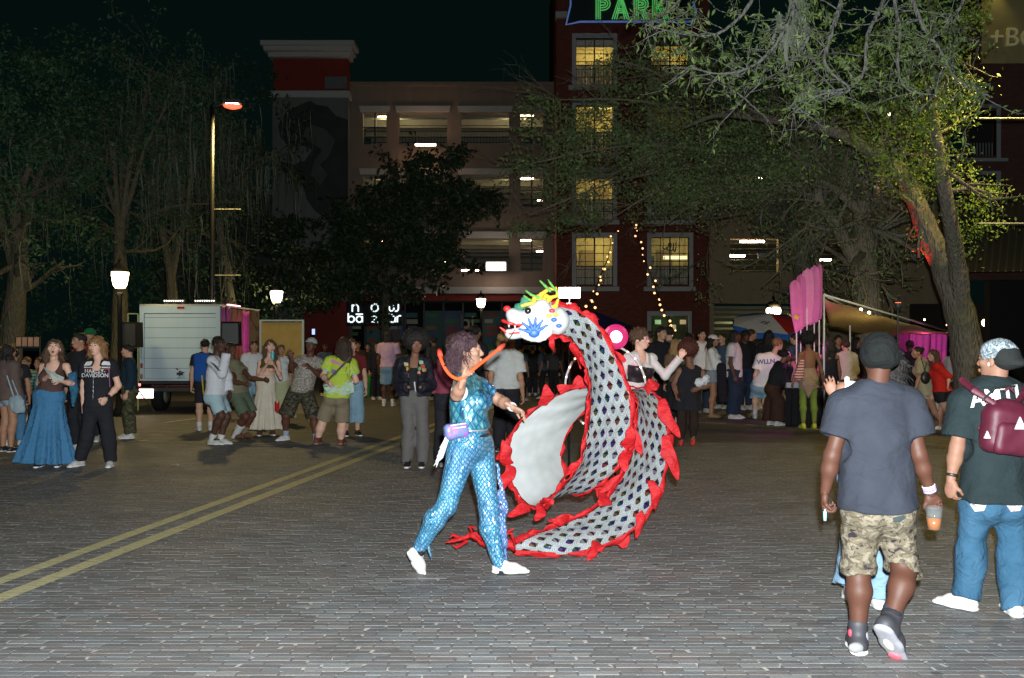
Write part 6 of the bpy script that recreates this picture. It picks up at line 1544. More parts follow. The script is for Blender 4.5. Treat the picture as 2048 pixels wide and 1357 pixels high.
# red fringe: flame shaped flaps along both edges
def fringe(E_, O_, seed, root, i0=0, i1=None, base=.030, skip=()):
    """E_ edge points, O_ the opposite edge (to know which way is out)"""
    r = random.Random(seed); i1 = i1 or len(E_)-1
    mb = MB(); mb2 = MB(); i = i0
    # continuous border strip
    strip = []
    for k in range(i0, i1+1):
        out = (E_[k]-O_[k]).normalized(); tg = (E_[min(k+1, len(E_)-1)]-E_[max(k-1, 0)]).normalized(); nn = out.cross(tg)
        wv = base*(1+.35*math.sin(k*.7+seed)); inn = .012
        strip.append((E_[k]-out*inn-nn*.004*0-L0, E_[k]+out*wv*.5+nn*.012*math.sin(k*.9)-L0, E_[k]+out*wv+nn*.02*math.sin(k*.6+1)-L0))
    n = len(strip); mb.add([p for s_ in strip for p in s_], [(3*k+j, 3*k+j+1, 3*k+4+j, 3*k+3+j) for k in range(n-1) for j in range(2)])
    o = mb.build('fringe_border', RED, root, True); o.modifiers.new('thickness', 'SOLIDIFY').thickness = .006
    k = i0+r.randint(2, 5)
    while k < i1-6:
        if any(a <= k <= b for a, b in skip): k += 6; continue
        ln = r.uniform(.05, .13); wd = r.randint(7, 12); P0 = E_[k]; P1 = E_[min(k+wd, i1)]
        out = (E_[k]-O_[k]).normalized(); tg = (P1-P0).normalized(); nn = out.cross(tg).normalized(); lean = tg*r.uniform(-.2, .9); fl = MB(); S_ = 6; pts = []
        for a in range(S_+1):
            t = a/S_; w = (1-t)**.6*(1+.35*math.sin(t*8+k))+.03; c = P0.lerp(P1, .5)+(out+lean*t)*ln*t+nn*(.05*math.sin(t*4+k)*t)+Vector((0, 0, -.05*t*t))
            for b in (-1, 0, 1): pts.append(c+tg*(P1-P0).length*.58*w*b*(1+.3*b*math.sin(t*7+k))+nn*(.004*(b == 0)+.010*math.sin(t*8+b*2+k))-L0)
        fl.add(pts, [(3*a+j, 3*a+j+1, 3*a+4+j, 3*a+3+j) for a in range(S_) for j in range(2)])
        o = fl.build('flame_flap', RED, root, True); o.modifiers.new('thickness', 'SOLIDIFY').thickness = .003; md = o.modifiers.new('smooth', 'SUBSURF'); md.levels = md.render_levels = 1
        k += wd+r.randint(6, 14)
fringe(SA, SB, 1, drg); fringe(SB, SA, 2, drg, skip=((100, 190),))
# large hand-shaped red fins seen at the outer right side
def fin(px, py, d, tips, wd, name='fin', bend=.04):
    c = P(px, py, d)
    for (tx, ty, td) in tips:
        e = P(tx, ty, td); ax = e-c; n = 7; side = ax.cross(Vector((0, 1, 0))).normalized(); pts = []
        for a in range(n+1):
            t = a/n; w = wd*(1-t**3.2)**.8*(.80+.32*math.sin(t*3.1)+.16*math.sin(t*11+px))+.004; q = c+ax*t+Vector((0, -1, 0))*bend*math.sin(t*3)+side*wd*.28*math.sin(t*5+py)
            for b in (-1, 0, 1): pts.append(q+side*w*b*(1+.25*b*math.sin(t*8+py))+Vector((0, -.006*(b == 0)+.012*math.sin(t*9+b*2), 0))-L0)
        fl = MB().add(pts, [(3*a+j, 3*a+j+1, 3*a+4+j, 3*a+3+j) for a in range(n) for j in range(2)]); o = fl.build(name, RED, drg, True); o.modifiers.new('thickness', 'SOLIDIFY').thickness = .003; md = o.modifiers.new('smooth', 'SUBSURF'); md.levels = md.render_levels = 1
fin(1318, 800, 7.55, [(1358, 878, 7.5)], .045); fin(1330, 870, 7.5, [(1352, 962, 7.45)], .050); fin(1305, 960, 7.4, [(1308, 1018, 7.4)], .035); fin(1280, 1010, 7.4, [(1272, 1078, 7.35)], .03); fin(1195, 1085, 7.36, [(1172, 1122, 7.3), (1200, 1105, 7.3)], .03)
fin(1290, 778, 7.6, [(1318, 768, 7.6)], .045); fin(1160, 795, 7.6, [(1160, 750, 7.55), (1115, 768, 7.5)], .06); fin(1090, 812, 7.45, [(1092, 768, 7.4)], .045); fin(1250, 900, 7.18, [(1262, 850, 7.1), (1248, 945, 7.1)], .04); fin(1020, 930, 7.35, [(1004, 985, 7.3), (1002, 880, 7.3)], .045)
fin(1210, 985, 7.2, [(1198, 1012, 7.1)], .05); fin(1085, 1010, 7.1, [(1070, 1042, 7.05), (1108, 1000, 7.0)], .035); fin(1140, 1040, 7.22, [(1105, 1042, 7.15)], .03); fin(1060, 1014, 7.15, [(1014, 1030, 7.1)], .035)
# red wiggly tail
tl = [P(1030, 1095, 7.34), P(1000, 1086, 7.32), P(968, 1088, 7.3), P(945, 1072, 7.3), P(925, 1078, 7.3), P(892, 1086, 7.3)]
for p in tl: p.z = max(p.z, .05)
S2 = crom(tl, 6); pts = []
for i, p in enumerate(S2): w = .045*(1-i/len(S2))*(1+.4*math.sin(i*1.9))+.008; pts += [p+Vector((0, .01*math.sin(i), w))-L0, p+Vector((0, -.02*math.sin(i*.8), 0))-L0, p+Vector((0, .01, -w*.7))-L0]
o = MB().add(pts, [(3*a+j, 3*a+j+1, 3*a+4+j, 3*a+3+j) for a in range(len(S2)-1) for j in range(2)]).build('tail', RED, drg, True); o.modifiers.new('thickness', 'SOLIDIFY').thickness = .008
for (a, b, c) in (((950, 1075), (940, 1052), (955, 1058)), ((1005, 1085), (1018, 1062), (1028, 1058)), ((925, 1078), (905, 1070), (900, 1076)), ((1030, 1090), (1022, 1066), (1012, 1070)), ((935, 1082), (912, 1096), (905, 1090)), ((965, 1082), (950, 1066), (938, 1070))):
    put(MB().tube([P(*a, 7.3), P(*b, 7.28), P(*c, 7.26)], [.014, .012, .004], 6), 'tail_curl', RED, drg, True)
# ---- head
HW = plain('dragon_white', (.42,.43,.42), .5, bump=.1); HB = plain('dragon_blue', (.02,.09,.42), .5); HG = plain('dragon_gold', (.62,.40,.04), .45, bump=0); HGr = plain('dragon_green', (.10,.28,.06), .5); HR = plain('dragon_red_paint', (.60,.02,.02), .45)
I3 = np.eye(3, dtype=f32); c = lambda px, py, dy=0: _v(P(px, py, 6.78+dy))
vox = .009
L = [ell(c(1078, 636), (.10, .11, .095), I3, .04), ell(c(1040, 640), (.085, .085, .065), I3, .04), ell(c(1024, 628, -.01), (.045, .06, .04), I3, .03), cone(c(1085, 640), c(1110, 642, .06), .085, .10, .05), cone(c(1060, 625, -.05), c(1085, 612, -.03), .035, .045, .03),
     ell(c(1030, 664), (.075, .055, .026), I3, .03), cone(c(1070, 660), c(1020, 672, 0), .045, .026, .03), ell(c(1020, 652), (.085, .07, .020), I3, .01, 's')]
put_ = lambda name, prims, mat, v=vox, dz=None: meshparts(name, [evalsdf(prims, v, dz)], mat, drg)
put_('head', L, HW, vox, folds(.003, 4, 2.5))
put_('nose', [ell(c(1014, 618, -.02), (.026, .026, .022), I3, .01)], HR, .007)
put_('tongue', [cone(c(1050, 657, -.02), c(1012, 664, -.02), .022, .012, .01), cone(c(1012, 664, -.02), c(1000, 655, -.03), .012, .006, .01)], HR, .007)
put_('lip', [cone(c(1052, 652, -.075), c(1018, 647, -.06), .010, .010, .01), cone(c(1018, 647, -.06), c(1006, 642, 0), .01, .012, .01), cone(c(1052, 664, -.06), c(1018, 668, -.05), .009, .007, .01)], HR, .007)
for k, (px, py) in enumerate(((1018, 651), (1030, 653), (1042, 654))): put_('tooth', [cone(c(px, py-1, -.055), c(px, py+7, -.055), .008, .002, .002)], HW, .005)
put_('eye', [ell(c(1056, 622, -.085), (.024, .016, .024), I3, .01)], plain('eye_black', (.01,.01,.01), .2, bump=0), .006)
put_('eyebrow', [cone(c(1044, 612, -.08), c(1066, 606, -.07), .012, .014, .01)], HG, .007)
# blue ear fan with rays
ec = c(1068, 666, -.10)
for k in range(6):
    an = math.radians(60-k*27); e = _v(ec)+_v((math.sin(an)*.11, -.02, math.cos(an)*.105)); put_('ear_ray', [cone(ec, e, .020, .007, .01, flat=.6, fax=(0, 1, 0))], HB, .008)
put_('ear_disc', [ell(ec, (.04, .02, .035), I3, .01)], HB, .008)
put_('cheek_fan', [ell(c(1072, 660, -.07), (.115, .022, .085), I3, .01)], HW, .009, folds(.006, 9, 4.0))
# golden antlers, green mane strands
for pts, m_, r0 in (([(1075, 612), (1082, 590), (1098, 578), (1112, 580)], HG, .020), ([(1090, 612), (1100, 596), (1115, 592), (1112, 575)], HG, .018), ([(1066, 612), (1070, 596), (1086, 590)], HG, .022), ([(1095, 620), (1112, 612), (1116, 600)], HG, .018), ([(1085, 605), (1092, 592), (1104, 596), (1098, 606)], HG, .016),
                    ([(1100, 582), (1090, 572), (1080, 562)], HGr, .012), ([(1078, 596), (1062, 590), (1052, 582)], HGr, .012), ([(1075, 604), (1058, 600), (1048, 592)], HGr, .012), ([(1112, 582), (1100, 566), (1096, 560)], HGr, .010)):
    W_ = [c(p[0], p[1], -.02+.02*i) for i, p in enumerate(pts)]; put_('antler' if m_ is HG else 'mane_strand', [cone(a, b, r0*(1-.2*i), r0*(.8-.2*i), .006) for i, (a, b) in enumerate(zip(W_, W_[1:]))], m_, .007)
put_('mane', [ell(c(1050, 606, .03), (.03, .03, .045), I3, .02), ell(c(1038, 614, .03), (.03, .03, .03), I3, .02)], plain('mane_teal', (.03,.16,.10), .7), .009, lumps(.006, 90, 2))
for px, py, c_ in ((1098, 632, HG), (1108, 640, HB), (1104, 622, HR), (1118, 652, HB), (1112, 630, HG)): put_('neck_spot', [ell(c(px, py, -.105+(px-1098)*.002), (.022, .010, .014), I3, .01)], c_, .006)
# ================================================================ people
from mathutils.bvhtree import BVHTree
def decal(tgt, src, direction=(0, 1, 0), off=.004, start=1.0):
    """press a flat print (src, built in world space in front of tgt) onto tgt's surface; depth is kept"""
    me = tgt.data; vs = [tgt.matrix_basis @ v.co+Vector(tgt.parent.location) for v in me.vertices]; bvh = BVHTree.FromPolygons(vs, [tuple(p.vertices) for p in me.polygons])
    M = src.matrix_basis.copy(); sm = src.data; eye = Vector((0, 0, CAMH))
    ws = [M @ v.co for v in sm.vertices]; dy = sum(w.y for w in ws)/len(ws)
    out = []
    for w in ws:
        d = (w-eye).normalized(); h = bvh.ray_cast(eye, d); out.append((w, d, (h[0]-eye).length if h[0] else None))
    good = [x[2] for x in out if x[2] is not None]; fb = sum(good)/len(good) if good else 1.0
    R = Vector(tgt.parent.location)
    for v, (w, d, t) in zip(sm.vertices, out):
        t = fb if t is None else t; v.co = eye+d*(t-off+max(-.003, min(.003, w.y-dy)))-R
    src.matrix_basis = Matrix.Identity(4); src.parent = tgt; sm.update(); return src
def subdiv_text(o, cuts=2):
    import bmesh
    bm = bmesh.new(); bm.from_mesh(o.data); bmesh.ops.triangulate(bm, faces=bm.faces); bmesh.ops.subdivide_edges(bm, edges=bm.edges, cuts=cuts, use_grid_fill=False); bm.to_mesh(o.data); bm.free(); return o
def print_poly(tgt, pts, d, mat, name='print', dirv=(0, 1, 0), n=1):
    """flat printed patch: outline given in photo pixels at depth d"""
    W_ = [P(a, b, d) for a, b in pts]; c = sum(W_, Vector())/len(W_); mb = MB(); vs = [c]+W_; k = len(W_)
    mid = [c.lerp(w, .5) for w in W_]; vs = [c]+mid+W_
    fs = [(0, 1+i, 1+(i+1) % k) for i in range(k)]+[(1+i, 1+k+i, 1+k+(i+1) % k, 1+(i+1) % k) for i in range(k)]
    o = MB().add(vs, fs).build(name, mat); subdiv_text(o, 2); return decal(tgt, o, dirv)
# --- patterned cloths
def camo(name, cols, scale=9, dark=1.0):
    m, t = newmat(name, .9, 0, .15); o = t.obj(); mp = t.n('Mapping', {'Vector': o}); mp.inputs['Scale'].default_value = (1, 1, 1.5)
    n1 = t.n('TexNoise', {'Vector': mp.outputs[0], 'Scale': scale, 'Detail': 1.5, 'Distortion': .6}).outputs[0]; n2 = t.n('TexNoise', {'Vector': mp.outputs[0], 'Scale': scale*1.7, 'Detail': 2, 'Distortion': .4}).outputs[0]; fine = t.noise(o, 220, 2)[0]
    c = t.ramp(n1, [(0, cols[0]), (.47, cols[1]), (.56, cols[0])], 'CONSTANT'); c2 = t.ramp(n2, [(0, (0,0,0)), (.55, (1,1,1))], 'CONSTANT'); c3 = t.ramp(n2, [(0, (1,1,1)), (.36, (0,0,0))], 'CONSTANT')
    c = t.mix(c2, c, cols[2]); c = t.mix(c3, c, cols[3]); t.col(t.mix(t.math('MULTIPLY', fine, .3), c, tuple(x*.5 for x in cols[1])))
    h = t.n('TexNoise', {'Vector': o, 'Scale': 12, 'Detail': 4, 'Distortion': 1.2}).outputs[0]; t.bump(h, .6, .03); return m
def bands(name, ca, cb, period, frac=.5, axis=2, fold=.5):
    m, t = newmat(name, .85, 0, .2); s = t.sep(t.obj()); f = t.math('LESS_THAN', t.math('FRACT', t.math('DIVIDE', s[axis], period)), frac); t.col(t.mix(f, ca, cb)); t.bump(t.noise(t.obj(), 11, 4)[0], fold, .03); return m
def blotch(name, cols, scale=8, fold=.5, dist=1.0, rough=.85):
    m, t = newmat(name, rough, 0, .25); o = t.obj(); n = t.n('TexNoise', {'Vector': o, 'Scale': scale, 'Detail': 2, 'Distortion': dist}).outputs[0]
    t.col(t.ramp(n, [(.30+.4*i/(len(cols)-1), c) for i, c in enumerate(cols)])); t.bump(t.noise(o, 11, 4)[0], fold, .03); return m
def denim(name, c, wash=.5):
    m, t = newmat(name, .88, 0, .2); o = t.obj(); n = t.noise(o, 3.2, 4, .6)[0]; mp = t.n('Mapping', {'Vector': o}); mp.inputs['Scale'].default_value = (260, 260, 60); w = t.noise(mp.outputs[0], 1.5, 2)[0]
    a = t.mix(t.math('MULTIPLY', t.ramp(n, [(.35, (0,0,0)), (.7, (1,1,1))]), wash), c, tuple(min(.8, x*1.7+.03) for x in c)); t.col(t.mix(t.math('MULTIPLY', w, .45), a, tuple(x*.5 for x in c)))
    t.bump(t.math('ADD', t.n('TexNoise', {'Vector': o, 'Scale': 9, 'Detail': 5, 'Distortion': 1.6}).outputs[0], t.math('MULTIPLY', w, .08)), .8, .035); return m
def scalemat(name, size, cA, cB, cC, rough=.28, stretch=1.4):
    """overlapping fish scales printed on stretch cloth"""
    m, t = newmat(name, rough, .25, .6); o = t.obj(); mp = t.n('Mapping', {'Vector': o}); mp.inputs['Scale'].default_value = (1, 1, 1/stretch)
    mp.inputs['Rotation'].default_value = (math.radians(12), math.radians(45), math.radians(20))
    v = t.n('TexVoronoi', {'Vector': mp.outputs[0], 'Scale': 1/size, 'Randomness': .28}); e = t.n('TexVoronoi', {'Vector': mp.outputs[0], 'Scale': 1/size, 'Randomness': .28}, feature='DISTANCE_TO_EDGE').outputs[0]
    pos = t.sep(v.outputs['Position'])[2]; z = t.sep(mp.outputs[0])[2]; g = t.math('ADD', t.math('MULTIPLY', t.math('SUBTRACT', z, t.math('DIVIDE', pos, 1.0)), .5/size), .5)
    n = t.noise(o, 3.5, 3)[0]; c = t.mix(t.ramp(n, [(.35, (0,0,0)), (.65, (1,1,1))]), cA, cB); hs = t.sep(v.outputs['Color'])[0]; c = t.mix(t.math('MULTIPLY', hs, .5), c, cC)
    c = t.mix(t.ramp(e, [(.0, (1,1,1)), (.09, (0,0,0))]), c, tuple(x*.35 for x in cA)); c = t.mix(t.math('MULTIPLY', t.ramp(e, [(.22, (0,0,0)), (.45, (1,1,1))]), .55), c, (.50,.66,.66)); t.col(c)  # pale scale middles: white highlights put into the colour
    t.bump(t.math('MINIMUM', e, .25), .9, .012); return m
WHITE_T = cloth('white_tee', (.76,.77,.76)); GREY_T = cloth('grey_tee', (.58,.60,.60)); BLACK_C = cloth('black_cloth_wear', (.014,.014,.017), col2=(.022,.022,.028)); CHAR = cloth('charcoal', (.045,.048,.055))
LBLUE = denim('light_denim', (.20,.33,.42)); MBLUE = denim('mid_denim', (.06,.17,.30)); DBLUE = denim('dark_denim', (.02,.035,.07), .2); OLIVE = cloth('olive_cotton', (.10,.10,.055)); KHAKI = cloth('khaki', (.22,.18,.12)); BROWN = cloth('brown_cloth', (.055,.025,.018))
WSHOE = plain('white_leather', (.50,.49,.475), .5, var=.06, bump=.05); BSHOE = plain('black_leather', (.015,.015,.015), .4, bump=.05); TSHOE = plain('tan_leather', (.25,.15,.07), .6, bump=.1); WSOCK = cloth('white_sock', (.62,.62,.60), fold=.2); BRSHOE = plain('brown_suede', (.12,.05,.03), .8)
HB1 = hairmat('hair_black', (.012,.010,.009)); HB2 = hairmat('hair_brown', (.075,.040,.022)); HB3 = hairmat('hair_dark_brown', (.035,.020,.013)); HBL = hairmat('hair_blond', (.34,.20,.08)); HPU = hairmat('hair_plum', (.038,.017,.022)); HAU = hairmat('hair_auburn', (.085,.022,.014)); HGO = hairmat('hair_golden', (.22,.115,.045))

# ================= main dancer in the mermaid suit
LEG = scalemat('mermaid_leggings', .020, (.02,.14,.32), (.03,.25,.40), (.22,.38,.50)); TOPM = scalemat('mermaid_top', .040, (.015,.08,.26), (.03,.24,.24), (.10,.30,.34), stretch=1.5)
p = Person(945, 1150, 'performer in blue and teal fish scale suit whirling the dragon streamer', top=662, yaw=108, hy=92, hp=4, q=2, sex='f', tone='lit', w=1.12, D=6.86, j={
    'H': (934, 704, -.02), 'N': (930, 752, 0), 'Rs': (926, 778, -.15), 'Ls': (958, 772, .12), 'Re': (914, 790, -.37), 'Rw': (926, 760, -.52), 'Le': (1000, 802, .18), 'Lw': (1026, 815, .0),
    'Rh': (927, 893, -.08), 'Lh': (958, 890, .08), 'Rk': (893, 1012, -.10), 'Ra': (833, 1108, -.02), 'Rt': (842, 1160, .02), 'Lk': (978, 1018, .02), 'La': (1003, 1142, .0), 'Lt': (1048, 1165, .0)}, curl=(1.25, .45))
p.grip['R'] = dict(dir=(.25, -.25, .8), n=(.9, -.3, -.2), curl=1.2, w=(0, 0, 1)); p.grip['L'] = dict(dir=(.85, -.15, -.45), n=(0, -.35, -.9), curl=.35, spread=3.5)
p.build_body(face=False)
lg_ = p.pants(LEG, 'leggings', leg=1.96, loose=.003, fold=.0012, waist=.13, gk=.003)
tp = p.top(TOPM, 'top', sleeve=.62, hem=-.115, loose=.008, flare=.006, fold=.003, neck=.055)
for a in 'RL':
    so = p.shoe(a, WSHOE); A, T_ = _v(p.J[a+'a']), _v(p.J[a+'t']); d_ = nrm(T_-A); rr_ = nrm(np.cross(d_, (0, 0, 1))); u_ = np.cross(rr_, d_)
    for k in range(4): q_ = A+d_*(.035+.022*k)+u_*(.034-.012*k); p.piece('lace', [cone(q_-rr_*.026, q_+rr_*.026, .0045, .0045, .001)], plain('lace_grey', (.30,.30,.31), .8, bump=0), .0045, parent=so)
for a in 'RL': p.sock(a, BLACK_C, .06, .036)
p.hair(HPU, 'shag', 5)
# sleeve cuff, belt, hip bag with tassels, leg fin, wristband
J = p.J; wb = J['Lw']-nrm(J['Lw']-J['Le'])*.03; p.piece('wristband', [cone(wb, J['Lw']-nrm(J['Lw']-J['Le'])*.002, .032, .031, .003, clip=[(_v(J['Lw']), nrm(J['Lw']-J['Le']))])], plain('band_white', (.7,.7,.68), .5), .006)
e = J['Rs']+(J['Re']-J['Rs'])*.60; dd = nrm(J['Re']-J['Rs']); p.piece('sleeve_cuff', [cone(e-dd*.012, e+dd*.012, .056, .057, .003, clip=[(_v(e+dd*.012), dd), (_v(e-dd*.012), -dd)])], plain('cuff_white', (.6,.68,.68), .7), .006)
pc = (_v(J['Rh'])+_v(J['Lh']))/2; wc_ = pc+p.Pf[2]*.125
p.piece('belt', [ell(wc_-p.Pf[2]*.012, (.158, .122, .040), p.Pf, .004, clip=[(wc_+p.Pf[2]*.014, p.Pf[2]), (wc_-p.Pf[2]*.030, -p.Pf[2])])], plain('belt_silver', (.5,.5,.5), .3, .6, bump=0), .007)
p.piece('belt_strap', [ell(wc_-p.Pf[2]*.055, (.172, .135, .030), p.Pf, .004, clip=[(wc_-p.Pf[2]*.040, p.Pf[2]), (wc_-p.Pf[2]*.066, -p.Pf[2])])], plain('belt_black', (.02,.02,.025), .4, bump=0), .007)
IRI = blotch('iridescent_vinyl', [(.06,.03,.20), (.28,.06,.32), (.08,.16,.30), (.30,.12,.38)], 9, .5, 1, .4)
bc = _v(P(912, 862, 6.70)); p.piece('hip_bag', [rbox(bc, (.085, .05, .052), np.array([nrm((1, .3, .18)), nrm((-.3, 1, 0)), nrm((-.15, 0, 1))]), .03, .01)], IRI, .008, folds(.004, 3, 2))
for k in range(2): a = bc+_v((-.06, -.05, .035-k*.022)); p.piece('zip', [cone(a, a+_v((.13, -.012, .02)), .005, .005, .001)], plain('zip_white', (.6,.6,.65), .4, bump=0), .005)
tas = MB()
for k in range(16):
    a = Vector(P(900-k*1.0, 868+k*3.0, 6.66+.004*k)); tas.tube([a-p.root.location, a+Vector((-.03, -.005, -.03))-p.root.location, a+Vector((-.042-.01*(k % 3), 0, -.075))-p.root.location], [.012, .009, .003], 5)
tas.build('tassel', plain('tassel_white', (.62,.64,.64), .7), p.root, True, kind='stuff')
p.piece('leg_fin', [cone(P(1000, 985, 6.85), P(1012, 1120, 6.84), .028, .018, .02, flat=.4, fax=(0, 1, 0)), cone(P(1006, 1060, 6.84), P(1022, 1130, 6.82), .022, .006, .02, flat=.4, fax=(0, 1, 0)), cone(P(995, 930, 6.84), P(1008, 1020, 6.84), .02, .028, .02, flat=.4, fax=(0, 1, 0))], scalemat('fin_cloth', .02, (.02,.10,.28), (.05,.18,.34), (.28,.20,.42)), .009, folds(.006, 2, 2))
p.piece('leg_fin', [cone(P(855, 1085, 6.84), P(863, 1122, 6.84), .020, .004, .01, flat=.5, fax=(0, 1, 0))], scalemat('fin_cloth2', .02, (.02,.15,.3), (.06,.25,.4), (.3,.5,.6)), .008)
p.piece('ear_stud', [ell(p.hd(-.086, -.005, -.035), (.006, .006, .006), I3, .001)], plain('stud', (.7,.7,.7), .2, 1, bump=0), .004)
# glowing red rope handle held in the fist
hd2 = thing('streamer_handle', 'curved glowing orange red rod held in the performer raised fist', 'handle', tuple(P(930, 748, 6.3)))
pts = [P(878, 700, 6.55), P(883, 722, 6.45), P(896, 746, 6.38), P(914, 758, 6.33), P(930, 752, 6.31), P(948, 738, 6.33), P(968, 722, 6.4), P(996, 700, 6.5), P(1008, 690, 6.55)]; L_ = Vector(hd2.location)
MB().tube([q-L_ for q in crom(pts, 5)], .0115, 8).build('rod', plain('rod_orange', (.85,.10,.03), .4, bump=0), hd2, True)
MB().tube([pts[0]-L_, pts[0].lerp(pts[1], .6)-L_], .017, 8).build('grip', plain('grip_red', (.7,.05,.03), .6), hd2, True); MB().tube([pts[-2]-L_, pts[-1]-L_], .015, 8).build('tip', plain('grip_red', (.7,.05,.03), .6), hd2, True); MB().ball(pts[1].lerp(pts[2], .5)-L_, .014, 8, 5).build('connector', BLK, hd2, True)
MB().tube([pts[-1]-L_, P(1020, 676, 6.65)-L_, P(1030, 660, 6.7)-L_], .003, 5).build('cord', BLK, hd2, True)

# ================= man in camouflage shorts, foreground right
p = Person(1755, 1322, 'man walking away in plain dark grey tee and camouflage shorts, beanie on head', top=660, yaw=180, q=2, tone='deep_near', w=1.0, hy=182, hp=-4, D=5.1, j={
    'H': (1757, 716, -.02), 'N': (1752, 776, 0), 'Ls': (1692, 814, 0), 'Rs': (1816, 811, .0), 'Le': (1664, 912, -.02), 'Lw': (1650, 985, .03), 'Re': (1838, 910, -.02), 'Rw': (1862, 988, .02),
    'Lh': (1722, 1012, 0), 'Rh': (1788, 1012, 0), 'Lk': (1716, 1140, .03), 'La': (1716, 1278, 0), 'Lt': (1708, 1316, .19), 'Rk': (1808, 1140, -.02), 'Ra': (1778, 1250, -.16), 'Rt': (1806, 1322, -.02)}, curl=(.85, .8))
p.grip['R'] = dict(dir=(.35, .1, -.9), n=(-.2, -.9, -.2), curl=.95, w=(-1, 0, 0)); p.grip['L'] = dict(dir=(.02, .15, -1), n=(.8, -.4, 0), curl=.75, w=(1, -1, 0))
p.build_body(face=False)
p.pants(camo('desert_camo', [(.125,.105,.072), (.075,.062,.045), (.19,.165,.122), (.022,.018,.024)], 13), 'shorts', leg=1.03, loose=.022, flare=.025, fold=.008, waist=.13)
p.top(cloth('slate_tee', (.020,.023,.033), col2=(.029,.033,.045), fold=.4), 'tee', sleeve=.62, hem=.015, loose=.040, flare=.026, fold=.007, neck=.058)
p.hair(HB1, 'buzz'); p.piece('beanie', [ell(p.hd(0, -.015, .036), (.092, .108, .098), p.Hf, .02), ell(p.hd(0, -.03, -.01), (.088, .095, .05), p.Hf, .03), ell(p.hd(0, .10, -.055), (.062, .09, .09), p.Hf, .01, 's'), half(p.hd(0, 0, -.068), -p.Hf[2])], cloth('beanie_black', (.006,.007,.007), fold=.8), .008, folds(.003, 4, 2.5))
JSU = plain('sneaker_black_grey', (.03,.03,.035), .6); 
so = p.shoe('L', JSU, high=True, big=1.15); p.piece('heel_patch', [ell(_v(P(1712, 1296, 5.03)), (.040, .022, .028), I3, .01)], plain('sneaker_grey', (.20,.20,.21), .6), .007, parent=so); p.piece('heel_tab', [ell(_v(P(1700, 1266, 5.07)), (.010, .016, .022), I3, .01)], plain('tab_red', (.5,.05,.08), .6), .006, parent=so)
p.piece('tongue', [ell(_v(P(1730, 1275, 5.08)), (.018, .02, .04), I3, .01)], plain('sneaker_grey', (.20,.20,.21), .6), .006, parent=so)
so = p.shoe('R', JSU, plain('sole_grey', (.26,.26,.29), .6), high=True, big=1.25)
A, T_ = _v(p.J['Ra']), _v(p.J['Rt']); dv = nrm(T_-A); rv = nrm(np.cross(dv, (0, 0, 1))); nv_ = np.cross(rv, dv); nv_ = nv_ if nv_[1] < 0 else -nv_; nv_ = nrm(nv_)
M3 = np.array([rv, dv, nv_])
for c_, r_, mt in ((A+dv*.175+nv_*.077, (.036, .032, .010), plain('sole_red', (.62,.10,.13), .6)), (A+dv*.06+nv_*.079, (.026, .055, .008), plain('sole_cream', (.62,.58,.50), .6))): p.piece('sole_patch', [ell(c_, r_, M3, .004)], mt, .006, parent=so)
for a in 'RL': p.sock(a, BLACK_C, .07, .044)
J = p.J; dd = nrm(J['Rw']-J['Re'])
for k, c_ in enumerate(((.30,.30,.62), (.45,.25,.55), (.62,.62,.66))): e = J['Rw']-dd*(.012+.014*k); p.piece('wristband', [cone(e, e-dd*.011, .0335, .034, .002, clip=[(_v(e), dd), (_v(e-dd*.012), -dd)])], plain('wrist%d' % k, c_, .5, bump=0), .006)
# back pocket dark flap
print_poly([o for o in p.root.children if o.name.startswith('shorts')][0], [(1785, 1036), (1808, 1030), (1812, 1036), (1800, 1046), (1787, 1044)], 5.1, plain('pocket_dark', (.02,.03,.03), .8), 'pocket_print')
cup = thing('plastic_cup', 'clear plastic cup with amber drink held by the man in camouflage shorts', 'cup', tuple(P(1868, 1060, 4.98)))
m, t = newmat('clear_plastic', .08, 0, .6); t.col((.28,.30,.30)); t.b.inputs['Alpha'].default_value = .13; t.b.inputs['Specular IOR Level'].default_value = .3; CLR = m
MB().lathe([(.030, 0), (.042, .115), (.040, .115), (.0285, .004)], (0, 0, 0), 20).build('cup_wall', CLR, cup, True); MB().lathe([(.0290, .004), (.0352, .060)], (0, 0, 0), 20).build('drink', plain('amber_drink', (.26,.075,.004), .3, bump=0), cup, True)
for k in range(2): MB().cbox((.010*math.cos(k*1.7), .010*math.sin(k*1.7), .068+.004*k), (.009, .009, .008), Matrix.Rotation(k, 4, 'Z')).build('ice', CLR, cup)
lh = p.handc['L']; vp = thing('lighter', 'pale blue lighter held in the left hand of the man in camouflage shorts', 'lighter', tuple(P(1650, 1030, 5.08))); MB().lathe([(.008, -.03), (.009, 0), (.009, .018)], (0, 0, 0), 8).build('case', plain('lighter_blue', (.25,.50,.65), .3, bump=0), vp, True); MB().lathe([(.006, .0185), (.006, .03)], (0, 0, 0), 8).build('cap', ALU, vp, True)

